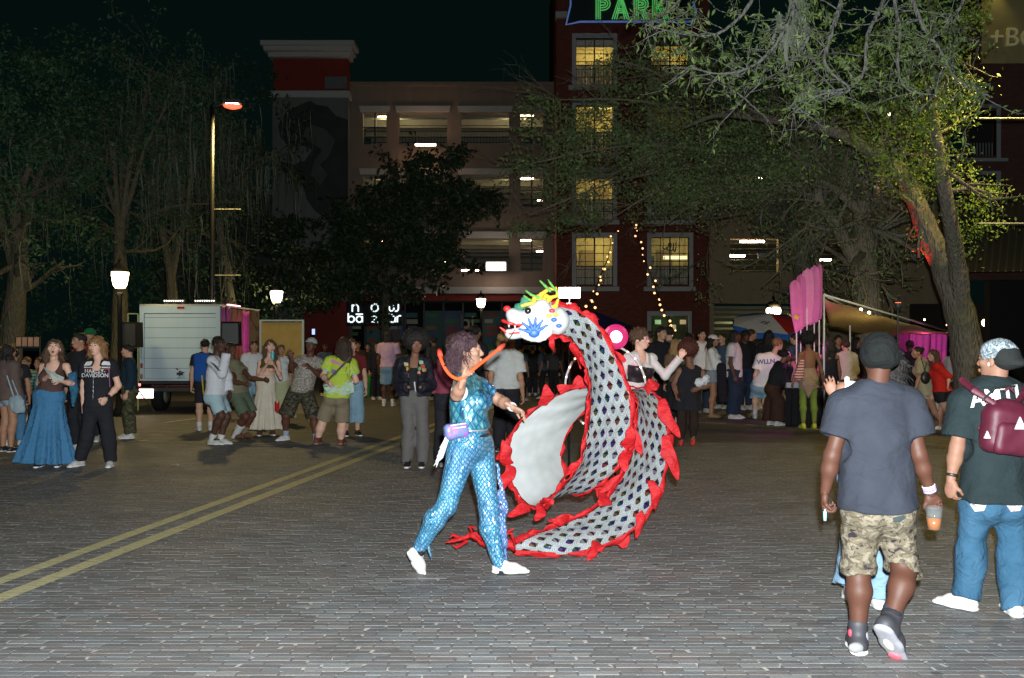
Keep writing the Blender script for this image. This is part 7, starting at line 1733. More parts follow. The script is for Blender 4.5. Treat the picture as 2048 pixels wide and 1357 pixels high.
# ================= woman ahead of him, mostly hidden
p = Person(1742, 1222, 'woman with white shoulder straps and raised hand walking ahead of the camouflage shorts man', H=1.60, yaw=180, q=1, sex='f', tone='lit_near', D=5.95, j={
    'H': (1772, 735, 0), 'N': (1745, 775, 0), 'Ls': (1686, 778, 0), 'Rs': (1804, 782, 0), 'Le': (1672, 850, .02), 'Lw': (1668, 792, .06), 'Lk': (1715, 1090, .0), 'La': (1702, 1178, -.05), 'Lt': (1690, 1205, .12), 'Rk': (1752, 1090, 0), 'Ra': (1756, 1198, 0)}, curl=(.3, .25))
p.grip['L'] = dict(dir=(-.35, 0, .95), n=(.3, .9, 0), curl=.25, spread=3.5, w=(1, 0, 0))
p.build_body(face=False); p.top(WHITE_T, 'tank_top', sleeve=0, strap='tank', hem=-.03, loose=.014); p.pants(denim('loose_jeans', (.16,.26,.36)), 'jeans', leg=1.95, loose=.03, flare=.05); p.hair(HB1, 'wavy'); p.shoes(WSHOE)
for px in (1694, 1798): p.piece('strap', [cone(P(px, 800, 5.82), P(px, 758, 5.90), .016, .016, .004, flat=.4, fax=(0, 1, 0)), cone(P(px, 758, 5.90), P(px, 762, 6.05), .016, .016, .004)], WHITE_T, .009)
for k in range(4): q = p.J['Lw']; 

# ================= man with the maroon backpack at the right edge
p = Person(1985, 1232, 'man in black tee and blue jeans with maroon backpack and patterned bandana at right edge', top=660, yaw=188, hy=218, hp=2, q=2, tone='lit_near', w=1.0, D=5.9, j={
    'H': (1992, 722, 0), 'N': (1990, 772, 0), 'Ls': (1928, 808, 0), 'Rs': (2058, 806, .03), 'Le': (1914, 895, -.02), 'Lw': (1901, 962, -.04), 'Re': (2080, 900, 0), 'Rw': (2084, 980, 0),
    'Lh': (1956, 1000, 0), 'Rh': (2020, 1000, 0), 'Lk': (1943, 1100, .05), 'La': (1932, 1196, .02), 'Lt': (1900, 1222, .10), 'Rk': (2022, 1110, 0), 'Ra': (2030, 1225, -.12), 'Rt': (2010, 1250, .06)}, curl=(.4, .5))
p.grip['L'] = dict(dir=(.0, .05, -1), n=(.8, .4, 0), curl=.5, w=(.3, -1, 0)); p.browc = (.02,.015,.01)
p.build_body(face=False); jn = p.pants(denim('blue_jeans', (.024,.080,.140), .6), 'jeans', leg=1.97, loose=.020, flare=.022, fold=.008, gk=.016)
te = p.top(cloth('washed_black_tee', (.011,.019,.021), col2=(.017,.028,.031)), 'tee', sleeve=.78, hem=.005, loose=.045, flare=.030, fold=.006)
p.hair(HB3, 'buzz'); GRIL = plain('shoe_mesh_white', (.55,.52,.50), .6)
so1 = p.shoe('L', GRIL); so2 = p.shoe('R', GRIL)
for s_, (px, py, dd) in ((so1, (1893, 1202, 5.86)), (so2, (2028, 1228, 5.66))): p.piece('reflector', [ell(_v(P(px, py, dd)), (.020, .012, .014), I3, .003)], emis('flash_glow_patch', (1, .85, .82), 1.1), .006, parent=s_)  # patches emit light to imitate the flash bouncing off them
p.piece('bandana', [ell(p.hd(0, -.018, .048), (.092, .110, .090), p.Hf, .02), half(p.hd(0, 0, .012), nrm(-p.Hf[2]-p.Hf[1]*.22)), ell(p.hd(.03, -.115, .005), (.035, .03, .03), p.Hf, .02)], blotch('paisley', [(.10,.14,.17), (.32,.38,.42), (.05,.06,.07), (.38,.44,.47)], 34, .4, .5), .008, folds(.004, 5, 2))
p.piece('cap', [ell(p.hd(0, -.060, .030), (.090, .078, .084), p.Hf, .02), ell(p.hd(0, -.125, -.005), (.058, .055, .03), p.Hf, .03)], cloth('cap_black', (.018,.02,.02)), .009)
J = p.J; dd = nrm(J['Lw']-J['Le']); e = J['Lw']-dd*.025; p.piece('watch', [cone(e, e-dd*.020, .033, .034, .002, clip=[(_v(e), dd), (_v(e-dd*.02), -dd)])], BSHOE, .006)
p.piece('ear_pod', [ell(p.hd(-.080, .004, -.02), (.008, .008, .016), p.Hf, .002)], WSHOE, .005)
t_ = text_obj('print', 'AMTI', .125, tuple(P(1990, 794, 5.7)), (math.radians(90), math.radians(-9), 0), plain('print_white', (.62,.60,.60), .7, bump=0), None, extrude=.001, sx=1.0, offset=.003); bpy.context.view_layer.update(); subdiv_text(t_, 3); decal(te, t_, off=.010)
for px, c_ in ((1958, (.45,.42,.45)), (2030, (.35,.04,.06))):
    print_poly(jn, [(px-18, 988), (px+16, 988), (px+18, 1004), (px+10, 1022), (px-8, 1024), (px-18, 1010)], 5.8, blotch('patch%d' % px, [c_, (.5,.5,.5), (.03,.03,.05)], 30), 'pocket_print')
bp = thing('backpack', 'maroon leather mini backpack worn over the black tee at right edge', 'backpack', tuple(P(2015, 845, 5.70)))
MAR = plain('maroon_leather', (.070,.008,.020), .55, var=.3, scale=14, bump=.3, bscale=30)
Mb = np.array([nrm((1, .12, -.12)), nrm((-.12, 1, 0)), nrm((.12, 0, 1))])
def wp(name, prims, mat, v=.009, dz=None, par=None):
    o = meshparts(name, [evalsdf(prims, v, dz)], mat, bp)
    if par: o.parent = par
    return o
bb = wp('bag_body', [rbox(_v(P(2014, 862, 5.68)), (.150, .075, .135), Mb, .06, .03), ell(_v(P(2016, 828, 5.68)), (.115, .07, .09), Mb, .05)], MAR, .010, folds(.005, 3, 1.3))
wp('front_pocket', [rbox(_v(P(2024, 878, 5.61)), (.105, .035, .095), Mb, .04, .02)], MAR, .009, folds(.004, 8, 1.5))
wp('zip', [cone(P(1966, 800, 5.60), P(1990, 776, 5.60), .006, .006, .004), cone(P(1990, 776, 5.60), P(2030, 772, 5.60), .006, .006, .004)], BSHOE, .006)
wp('strap', [cone(P(1925, 762, 5.80), P(1950, 782, 5.69), .024, .022, .01, flat=.35, fax=(0, 1, 0)), cone(P(1950, 782, 5.69), P(1990, 808, 5.64), .022, .02, .01, flat=.35, fax=(0, 1, 0))], MAR, .008)
wp('strap', [cone(P(2056, 764, 5.82), P(2046, 790, 5.72), .024, .022, .01, flat=.35, fax=(0, 1, 0)), cone(P(2046, 790, 5.72), P(2030, 812, 5.64), .022, .02, .01, flat=.35, fax=(0, 1, 0))], MAR, .008)
wp('lower_strap', [cone(P(1958, 856, 5.72), P(1982, 888, 5.66), .014, .016, .01, flat=.4, fax=(0, 1, 0))], MAR, .008)
wp('top_loop', [cone(P(2010, 782, 5.63), P(2018, 774, 5.63), .008, .008, .003), cone(P(2018, 774, 5.63), P(2028, 784, 5.63), .008, .008, .003)], MAR, .006)
for px, py, s_ in ((2040, 848, .030), (1982, 872, .018)): put(MB().prism([(W2(px, 5.56)-s_, Z2(py, 5.56)-s_), (W2(px, 5.56)+s_, Z2(py, 5.56)-s_), (W2(px, 5.56), Z2(py, 5.56)+s_*1.3)], 5.555 if px > 2000 else 5.60, 5.565 if px > 2000 else 5.61), 'triangle_badge', plain('badge_white', (.65,.65,.65), .5, bump=0), bp)

# ================= left group
p = Person(98, 935, 'woman in long blue skirt laughing with her head tipped back, clutching papers', top=668, yaw=12, hy=18, hp=16, q=1, sex='f', tone='pale', j={
    'H': (108, 698, .02), 'N': (109, 727, 0), 'Rs': (86, 733, 0), 'Ls': (133, 733, 0), 'Re': (78, 768, .02), 'Rw': (97, 752, -.24), 'Le': (146, 768, .0), 'Lw': (119, 762, -.24)}, curl=(.7, .7)); p.mouth_open = .022
p.build_body(); p.top(cloth('brown_tank', (.085,.045,.038)), 'tank_top', sleeve=0, strap='tank', hem=-.02, loose=.014, hang=.0); p.hair(HB2, 'long', 3, amp=.8)
p.skirt(denim('blue_skirt', (.05,.17,.32), .25), length=.84, flare=.345, pleats=11, amp=.13, waist=.08, hemx=-.05, power=1.3, flat=.8, fold=.008, r0=.160)
for a in (): p.piece('tank_strap', [cone(p.loc(p.T, p.J['N'], (a*.055, .085, -.11)), p.loc(p.T, p.J['N'], (a*.06, -.0, -.005)), .014, .014, .004), cone(p.loc(p.T, p.J['N'], (a*.06, 0, -.005)), p.loc(p.T, p.J['N'], (a*.05, -.07, -.10)), .014, .014, .004)], cloth('brown_tank', (.085,.045,.038)), .010)
p.piece('shawl', [cone(P(82, 752, 12.9), P(76, 790, 12.9), .055, .06, .03), cone(P(76, 790, 12.9), P(68, 830, 12.95), .055, .03, .03), cone(P(144, 752, 12.85), P(148, 780, 12.85), .06, .055, .03), cone(P(148, 780, 12.85), P(146, 812, 12.85), .05, .02, .03), cone(P(80, 765, 13.0), P(144, 768, 13.0), .03, .03, .03)], blotch('teal_shawl', [(.01,.05,.10), (.02,.14,.20), (.05,.05,.18)], 14), .014, folds(.012, 4, 2))
p.shoes(BSHOE); p.piece('necklace', [cone(p.loc(p.T, p.J['N'], (-.045, .045, -.02)), p.loc(p.T, p.J['N'], (0, .10, -.11)), .004, .004, .002), cone(p.loc(p.T, p.J['N'], (.045, .045, -.02)), p.loc(p.T, p.J['N'], (0, .10, -.11)), .004, .004, .002)], plain('gold', (.6,.4,.1), .3, .9, bump=0), .005)
bk_ = thing('papers', 'crumpled grey papers held in both hands by the laughing woman', 'papers', tuple(P(108, 752, 12.45))); MB().add([(-.14, 0, .12), (-.02, -.03, .05), (.13, 0, -.02), (.10, .02, -.07), (-.02, .0, -.05), (-.1, .02, .03)], [(0, 1, 4, 5), (1, 2, 3, 4)]).build('sheet', plain('paper_grey', (.40,.42,.38), .6), bk_); MB().add([(-.04, -.02, .04), (.03, -.05, .06), (.08, -.02, -.05), (0, -.02, -.09)], [(0, 1, 2, 3)]).build('sheet', plain('paper_grey', (.40,.42,.38), .6), bk_)
# harley shirt man
p = Person(192, 935, 'young man with wavy golden hair in black and white striped motorcycle shirt striding forward', top=664, yaw=8, hy=-6, hp=2, q=1, tone='pale', w=.95, j={
    'H': (193, 694, 0), 'N': (198, 722, 0), 'Rs': (172, 732, 0), 'Ls': (224, 730, 0), 'Re': (167, 770, .04), 'Rw': (166, 812, .02), 'Le': (237, 772, .0), 'Lw': (213, 798, -.16),
    'Rh': (184, 818, 0), 'Lh': (208, 818, 0), 'Rk': (174, 872, -.02), 'Ra': (160, 918, .06), 'Rt': (143, 930, -.08), 'Lk': (217, 872, -.02), 'La': (222, 925, .03), 'Lt': (216, 934, -.16)}, curl=(.4, 1.1)); p.browc = (.10,.05,.02)
p.build_body(); sh = p.top(BLACK_C, 'motorcycle_shirt', sleeve=.62, hem=-.02, loose=.026, flare=.014, low=.04)
p.pants(BLACK_C, 'trousers', leg=1.97, loose=.02, flare=.02, gk=.02); p.hair(HGO, 'wavy', 4, amp=.75); p.shoes(WSHOE)
WPR = plain('print_white', (.62,.60,.60), .7, bump=0)
for quad in ([(173, 724), (187, 722), (186, 731), (168, 732)], [(203, 722), (219, 724), (221, 731), (203, 731)], [(168, 734), (187, 734), (187, 736.5), (168, 736)], [(203, 734), (220, 734), (220, 736.5), (203, 736.5)]): print_poly(sh, quad, 12.6, WPR, 'stripe_panel')
for quad in ([(169, 737.5), (187, 738), (187, 740), (169, 739.5)], [(203, 738), (220, 737.5), (220, 739.5), (203, 740)]): print_poly(sh, quad, 12.6, plain('print_rust', (.30,.08,.06), .7), 'rust_stripe')
print_poly(sh, [(216, 733), (218, 733), (221, 775), (219, 775)], 12.6, plain('piping_mauve', (.30,.12,.25), .7), 'piping')
for body_, px, py in (('HARLEY-', 190, 743), ('DAVIDSON', 190, 751.5)):
    t_ = text_obj('print', body_, .068, tuple(P(px, py, 12.7)), (math.radians(90), 0, 0), WPR, None, extrude=.001, offset=.0008, sx=1.0); bpy.context.view_layer.update(); subdiv_text(t_, 2); decal(sh, t_, off=.012)
p.piece('collar', [cone(p.loc(p.T, p.J['N'], (.05, .03, .0)), p.loc(p.T, p.J['N'], (.055, .10, -.06)), .018, .012, .01), cone(p.loc(p.T, p.J['N'], (-.05, .03, .0)), p.loc(p.T, p.J['N'], (-.055, .10, -.06)), .018, .012, .01), cone(p.loc(p.T, p.J['N'], (.05, .03, .0)), p.loc(p.T, p.J['N'], (0, -.05, .02)), .018, .018, .01), cone(p.loc(p.T, p.J['N'], (-.05, .03, .0)), p.loc(p.T, p.J['N'], (0, -.05, .02)), .018, .018, .01)], BLACK_C, .012)
p.piece('zip', [cone(P(187, 735, 12.72), P(186, 800, 12.68), .004, .004, .001)], ALU, .006)
J = p.J; dd = nrm(J['Lw']-J['Le']); e = J['Lw']-dd*.02; p.piece('watch', [cone(e, e-dd*.02, .032, .033, .002)], BSHOE, .008)

def simple(px, feet, label, top=None, H=None, yaw=0, hy=None, tone='light', sex='m', hair=('short', None), shirt=None, sleeve=.6, bottom=None, leg=1.95, shoe=None, q=0, j=None, w=1.0, D=None, hp=0, loose=.028, pl=.014, flare=.02, cap=None, socks=None, skirt=None, curl=(.4, .4), tank=None, group=None, face=None, hem=None, sname='shirt', bname=None, hamp=1.0, mouth=0):
    p = Person(px, feet, label, top=top, H=H, yaw=yaw, hy=hy, tone=tone, sex=sex, q=q, j=j, w=w, D=D, hp=hp, curl=curl, group=group)
    if mouth: p.mouth_open = mouth
    p.build_body(face=face)
    if shirt: p.top(shirt, sname, sleeve=sleeve, hem=.0 if hem is None else hem, loose=loose, strap=tank)
    if bottom: p.pants(bottom, bname or ('shorts' if leg < 1.4 else 'trousers'), leg=leg, loose=pl, flare=flare)
    if skirt: p.skirt(**skirt)
    if socks is not None: [p.sock(a, WSOCK, socks) for a in 'RL']
    p.shoes(shoe or WSHOE)
    if hair[1]: p.hair(hair[1], hair[0], seed=int(px) % 50, amp=hamp)
    if cap: p.cap(cap)
    return p
# far left woman with pale shoulder bag
p = simple(16, 905, 'bare legged woman in brown cardigan with pale blue shoulder bag at the left edge', top=690, yaw=150, tone='tan', sex='f', hair=('long', HB1), shirt=cloth('taupe_knit', (.12,.085,.075)), sleeve=1.9, bottom=denim('denim_shorts', (.25,.30,.34)), leg=.4, shoe=BSHOE, q=1, loose=.05, hem=.06)
bag = thing('shoulder_bag', 'pale blue slouchy shoulder bag on the woman at the left edge', 'bag', tuple(P(33, 805, 14.4))); b_ = meshparts('bag_body', [evalsdf([ell(_v(P(33, 806, 14.4)), (.115, .06, .12), I3, .02), ell(_v(P(36, 818, 14.4)), (.10, .06, .07), I3, .03)], .014, folds(.01, 2, 2))], cloth('bag_blue', (.30,.38,.42)), bag)
meshparts('strap', [evalsdf([cone(P(28, 795, 14.4), P(14, 752, 14.3), .016, .012, .004), cone(P(38, 795, 14.4), P(24, 760, 14.4), .014, .010, .004)], .012)], cloth('bag_blue', (.30,.38,.42)), bag)
simple(28, 898, 'person in dark jeans half hidden behind the woman with the pale blue bag', top=700, yaw=200, tone='tan', hair=('short', HB1), shirt=BLACK_C, bottom=MBLUE, D=15.6)
simple(160, 898, 'bearded man in black tee looking left behind the laughing woman', top=668, yaw=-25, hy=-35, tone='tan', hair=('short', HB1), shirt=BLACK_C, bottom=BLACK_C, q=1, D=14.9)
q_ = bpy.data.objects
p = simple(180, 880, 'person in green cap and red shirt standing behind the motorcycle shirt man', top=660, yaw=10, tone='tan', hair=('short', HB2), shirt=cloth('red_shirt', (.45,.02,.02)), bottom=BLACK_C, cap=cloth('cap_green', (.01,.14,.05)), D=16.2)
p = simple(258, 878, 'man in navy jacket and camouflage trousers facing away beside the truck', top=690, yaw=-65, hy=-80, tone='light', hair=('short', HB1), shirt=cloth('navy_jacket', (.012,.03,.05)), sleeve=1.9, bottom=camo('woodland_camo', [(.07,.065,.035), (.035,.05,.022), (.12,.10,.06), (.015,.015,.012)], 9), leg=1.95, shoe=WSHOE, q=1, pl=.03, flare=.03)
simple(150, 892, 'dark dressed person mostly hidden behind the bearded man', top=684, yaw=170, tone='tan', hair=('short', HB3), shirt=BLACK_C, bottom=BLACK_C, D=17)
# seated people at the back left
def chair(px, d, label):
    th = thing('folding_chair', label, 'chair', (W2(px, d), d, 0), 'white folding chairs at the back left'); M = plain('chair_white', (.5,.55,.45), .5)
    MB().cbox((0, 0, .44), (.2, .2, .015)).build('seat', M, th)
    for k in range(3): MB().cbox((0, .2+.01*k, .58+.1*k), (.19, .01, .03)).build('back_slat', M, th)
    for sx in (-1, 1): MB().tube([(sx*.19, -.22, 0), (sx*.19, .2, .55), (sx*.19, .24, .86)], .014, 6).build('leg', M, th); MB().tube([(sx*.19, .24, 0), (sx*.19, -.1, .44)], .014, 6).build('leg', M, th)
for px, d, sh_, lb in ((52, 19.5, cloth('pale_shirt', (.34,.37,.27)), 'seated person in pale shirt on a white chair left of the laughing woman'), (78, 19, bands('green_stripe', (.20,.33,.24), (.06,.14,.09), .06), 'seated person in green striped shirt behind the laughing woman'), (8, 20, BLACK_C, 'seated dark dressed person at the far left edge'), (132, 20, BLACK_C, 'seated person in black between the laughing woman and the bearded man')):
    chair(px, d, lb.replace('seated person in ', 'white chair under the sitter in ').replace('seated dark dressed person', 'white chair of the dark dressed sitter').replace(' between the laughing woman and the bearded man', ' right of the laughing woman').replace(' on a white chair', ''))
    x = W2(px, d); U = F/d
    jj = {}
    def jp(a, b, z): return (px+a*U, HY-(z-CAMH)*U, b)
    for s_, sg in (('R', -1), ('L', 1)): jj[s_+'h'] = jp(sg*.09, 0, .52); jj[s_+'k'] = jp(sg*.12, -.42, .50); jj[s_+'a'] = jp(sg*.13, -.45, .08); jj[s_+'s'] = jp(sg*.17, .02, 1.0); jj[s_+'e'] = jp(sg*.22, -.1, .75); jj[s_+'w'] = jp(sg*.1, -.35, .62); jj[s_+'t'] = jp(sg*.14, -.6, .03)
    jj['N'] = jp(0, .02, 1.07); jj['H'] = jp(0, 0, 1.22)
    simple(px, 0, lb, H=1.7, yaw=-10, tone='tan', hair=('short', HB2), shirt=sh_, bottom=DBLUE, D=d, j=jj, hem=-.06)

# ================= centre left group
p = Person(432, 890, 'man in white long sleeved track jersey and pale blue shorts with hand at his mouth', top=661, yaw=72, hy=62, hp=-4, q=1, tone='deep', j={
    'H': (438, 690, 0), 'N': (433, 718, .03), 'Rs': (424, 722, -.14), 'Ls': (442, 722, .15), 'Re': (444, 748, -.26), 'Rw': (454, 704, -.22), 'Le': (455, 755, .1), 'Lw': (459, 785, .02),
    'Rh': (428, 792, -.08), 'Lh': (436, 792, .08), 'Rk': (443, 832, -.12), 'Ra': (424, 878, -.05), 'Lk': (454, 834, .06), 'La': (441, 880, .05)}, curl=(1.0, .5))
p.grip['R'] = dict(dir=(.1, 0, 1), n=(-.6, -.5, 0), curl=1.0); p.build_body(); J4 = p.top(cloth('jersey_white', (.60,.62,.66)), 'jersey', sleeve=1.93, hem=-.01, loose=.032); p.pants(cloth('ice_blue', (.36,.50,.55)), 'shorts', leg=.86, loose=.02, flare=.02); p.hair(HB1, 'short', amp=1.4)
for k in range(3): o_ = _v((.0, 0, 0)); a = p.J['Rs']+nrm(p.J['Re']-p.J['Rs'])*.0+np.array([.014*k-.014, -.075, .0]); b = p.J['Re']+np.array([.014*k-.03, -.072, .05]); p.piece('sleeve_stripe', [cone(a, b, .006, .006, .001)], BSHOE, .007)
for a in 'RL': p.sock(a, WSOCK, .09)
for o in p.shoes(WSHOE, high=True):
    pass
for a in 'RL':
    A = _v(p.J[a+'a']); d_ = nrm(p.J[a+'t']-p.J[a+'a']); d_ = nrm((d_[0], d_[1], 0)); p.piece('shoe_panel', [ell(A+d_*.085+_v((0, 0, -.01)), (.05, .046, .02), I3, .01), ell(A-d_*.02+_v((0, 0, .0)), (.034, .044, .022), I3, .01)], BSHOE, .010)
p = simple(410, 862, 'person in black shorts with a blue backpack behind the white jersey man', top=680, yaw=200, tone='light', hair=('short', HB1), shirt=BLACK_C, bottom=BLACK_C, leg=.9, socks=.09, q=0)
bg_ = thing('backpack', 'blue backpack behind the white jersey man', 'backpack', tuple(P(404, 740, 17.9))); meshparts('bag_body', [evalsdf([rbox(_v(P(405, 735, 17.9)), (.15, .09, .26), I3, .06, .03)], .02, folds(.006, 1))], cloth('blue_pack', (.015,.08,.32)), bg_); meshparts('strap', [evalsdf([cone(P(404, 752, 17.8), P(408, 800, 17.8), .02, .012, .01)], .014)], plain('strap_yellow', (.4,.3,.02), .7), bg_)
p = Person(484, 878, 'man in olive shirt and green shorts lunging behind the white jersey man', H=1.72, yaw=60, hy=60, q=1, tone='dark', j={
    'H': (462, 700, .1), 'N': (466, 722, .1), 'Rs': (455, 732, 0), 'Ls': (478, 732, .2), 'Le': (500, 756, 0), 'Lw': (528, 760, -.1), 'Re': (470, 765, -.1), 'Rw': (488, 768, -.2), 'Rh': (470, 790, 0), 'Lh': (486, 790, .1), 'Rk': (492, 834, -.1), 'Ra': (470, 872, .1), 'Lk': (505, 830, .1), 'La': (488, 868, .2)})
p.build_body(face=False); p.top(cloth('olive_vest', (.17,.16,.10)), 'shirt', sleeve=.5, hem=-.02); p.pants(cloth('green_shorts', (.10,.13,.085)), 'shorts', leg=.9, loose=.02, flare=.03); p.hair(HB1, 'short'); p.sock('R', WSOCK, .26, .052); p.sock('L', cloth('tan_sock', (.20,.16,.10)), .15); p.shoes(BRSHOE, BRSHOE, high=True)
p = Person(532, 872, 'smiling woman with long brown hair in olive crop top and long cream skirt', top=671, yaw=18, hy=25, hp=2, q=1, sex='f', tone='pale', w=.88, j={
    'H': (541, 694, 0), 'N': (539, 716, 0), 'Rs': (520, 725, 0), 'Ls': (557, 725, 0), 'Re': (515, 758, -.02), 'Rw': (535, 728, -.2), 'Le': (562, 757, -.02), 'Lw': (548, 730, -.2)}, curl=(.9, .9))
p.build_body(); p.top(cloth('olive_crop', (.10,.075,.03)), 'crop_top', sleeve=0, strap='tank', hem=-.26, loose=.010); p.skirt(cloth('cream_cotton', (.58,.53,.42)), length=.80, flare=.30, pleats=15, amp=.09, waist=.12, flat=.75); p.hair(HB2, 'long', 5); p.shoes(BRSHOE)
tc = [o for o in p.root.children if o.name.startswith('skirt')][0]
for k in (1, 2, 3): pass
cn = thing('drink_can', 'turquoise drink can in the hands of the cream skirt woman', 'can', tuple(P(545, 712, p.D-.30))); MB().lathe([(.028, -.06), (.032, -.05), (.032, .05), (.027, .06)], (0, 0, 0), 12).build('can_body', plain('can_teal', (.05,.42,.45), .3, bump=0), cn, True); MB().lathe([(.026, .0605), (.026, .064)], (0, 0, 0), 12).build('lid', ALU, cn)
simple(508, 850, 'person in pale grey shirt behind the cream skirt woman', top=682, yaw=20, tone='tan', hair=('short', HB1), shirt=GREY_T, bottom=LBLUE, D=19.5)
simple(562, 846, 'woman in long pale yellow skirt behind the cream skirt woman', top=690, yaw=20, tone='tan', sex='f', hair=('bun', HB2), shirt=GREY_T, skirt=dict(mat=cloth('pale_yellow', (.42,.44,.25)), length=.7, flare=.3), D=19.8)
PAT = blotch('patterned_shirt', [(.06,.05,.04), (.36,.32,.27), (.10,.08,.06), (.45,.42,.38), (.05,.045,.04)], 17, .5, 1.5)
p = Person(606, 882, 'dancing man leaning back in patterned shirt and dark camouflage shorts with visor cap', H=1.74, yaw=28, hy=-8, hp=8, tilt=-6, q=1, tone='dark', j={
    'H': (622, 692, 0), 'N': (620, 716, 0), 'Rs': (598, 722, 0), 'Ls': (638, 726, 0), 'Re': (583, 738, -.2), 'Rw': (583, 716, -.36), 'Le': (640, 752, -.1), 'Lw': (620, 735, -.3), 'Rh': (590, 784, 0), 'Lh': (612, 786, 0),
    'Rk': (572, 832, -.1), 'Ra': (572, 872, 0), 'Rt': (560, 878, -.1), 'Lk': (628, 834, 0), 'La': (632, 880, 0)}, curl=(.1, .4)); p.mouth_open = .014
p.grip['R'] = dict(dir=(-.3, -.2, .9), n=(.1, -.9, 0), curl=.15, spread=4); p.build_body(); p.top(PAT, 'shirt', sleeve=.6, hem=.0, loose=.035); p.pants(camo('dark_camo', [(.05,.05,.03), (.09,.075,.05), (.02,.02,.018), (.16,.13,.10)], 11), 'shorts', leg=1.0, loose=.03, flare=.05)
p.hair(HB1, 'short'); p.cap(blotch('cap_pattern', [(.10,.30,.30), (.4,.4,.38), (.03,.05,.05)], 25)); p.piece('visor', [ell(p.hd(0, .11, .052), (.07, .06, .010), p.Hf, .005)], plain('visor_turquoise', (.06,.40,.42), .6), .012)
for a in 'RL': p.sock(a, cloth('blue_grey_sock', (.30,.36,.46)), .10)
p.shoe('R', GRIL); p.shoe('L', GRIL)
rc = thing('red_cloth', 'red cloth strip hanging from the patterned shirt man pocket', 'cloth', tuple(P(553, 812, p.D))); curtain('cloth_strip', (-.03, 0, 0), (.05, 0, 0), -.10, .06, cloth('red_rag', (.45,.02,.02)), rc, 2, .01)
YEL = blotch('tie_dye_lime', [(.30,.46,.03), (.46,.56,.05), (.36,.52,.05), (.50,.60,.15)], 5, .6, 2.0)
p = Person(668, 890, 'long haired dancer in lime tie dye tee and khaki shorts seen from behind', top=663, yaw=172, hy=170, q=1, tone='pale', w=1.05, j={
    'H': (689, 692, 0), 'N': (684, 716, 0), 'Ls': (660, 724, 0), 'Rs': (703, 728, 0), 'Le': (646, 752, -.05), 'Lw': (656, 765, -.3), 'Re': (712, 762, 0), 'Rw': (692, 762, .15), 'Lh': (662, 795, 0), 'Rh': (684, 796, 0), 'Lk': (645, 845, 0), 'La': (634, 884, 0), 'Rk': (684, 850, 0), 'Ra': (682, 888, 0)}, curl=(.8, .5))
p.build_body(face=False); ty = p.top(YEL, 'tie_dye_tee', sleeve=.62, hem=.0, loose=.040, flare=.02); p.pants(KHAKI, 'shorts', leg=.93, loose=.022, flare=.035); p.hair(HB3, 'long', 7, amp=1.3)
for quad, m_ in (([(646, 770), (706, 762), (708, 785), (690, 792), (650, 788)], blotch('tie_dye_aqua', [(.20,.50,.60), (.45,.60,.25), (.55,.62,.60), (.10,.35,.50)], 22, .5, 3)), ([(663, 718), (690, 730), (688, 736), (660, 724)], plain('print_pink', (.60,.22,.40), .8)), ([(664, 738), (676, 742), (672, 752), (662, 746)], plain('print_purple', (.22,.14,.35), .8))): print_poly(ty, quad, 15.2, m_, 'dye_print')
for a in 'RL': e = p.J[a+'s']+(p.J[a+'e']-p.J[a+'s'])*.58; d_ = nrm(p.J[a+'e']-p.J[a+'s']); p.piece('sleeve_band', [cone(e-d_*.03, e+d_*.02, .078, .083, .004, clip=[(_v(e+d_*.025), d_), (_v(e-d_*.035), -d_)])], plain('aqua_band', (.30,.55,.62), .8), .012); p.sock(a, cloth('maroon_sock', (.14,.02,.03)), .09)
p.shoes(BRSHOE, plain('gum_sole', (.30,.22,.14), .7), high=True); p.piece('sling_strap', [cone(P(700, 716, 15.45), P(672, 745, 15.42), .018, .018, .01), cone(P(672, 745, 15.42), P(648, 768, 15.46), .018, .018, .01)], cloth('strap_brown', (.12,.09,.065)), .012)
simple(704, 880, 'person in blue jeans dancing close behind the lime tie dye dancer', top=680, yaw=20, tone='light', hair=('short', HB2), shirt=cloth('dark_red', (.14,.02,.02)), bottom=LBLUE, leg=1.6, pl=.04, flare=.03, shoe=BSHOE, D=17.2)
p = simple(777, 813, 'person with long black braids in pink tee and jean shorts seen from behind', top=664, yaw=178, tone='dark', hair=('dreads', HB1), shirt=cloth('pink_tee', (.55,.36,.48)), bottom=LBLUE, leg=.95, socks=.1, q=1, loose=.04, pl=.03, shoe=WSHOE)
for px, ft, tp, yw, c_, lb in ((736, 790, 688, 0, BLACK_C, 'dark dressed person standing left of the pink tee person'), (752, 800, 686, 30, BLACK_C, 'woman in black walking left of the pink tee person'), (800, 796, 682, -20, CHAR, 'person in charcoal right of the pink tee person'), (716, 796, 684, 10, BROWN, 'person in brown behind the green tent')):
    simple(px, ft, lb, top=tp, yaw=yw, tone='tan', hair=('short' if yw < 20 else 'long', HB1), shirt=c_, sleeve=1.9 if px == 752 else .6, bottom=BLACK_C, flare=.04)
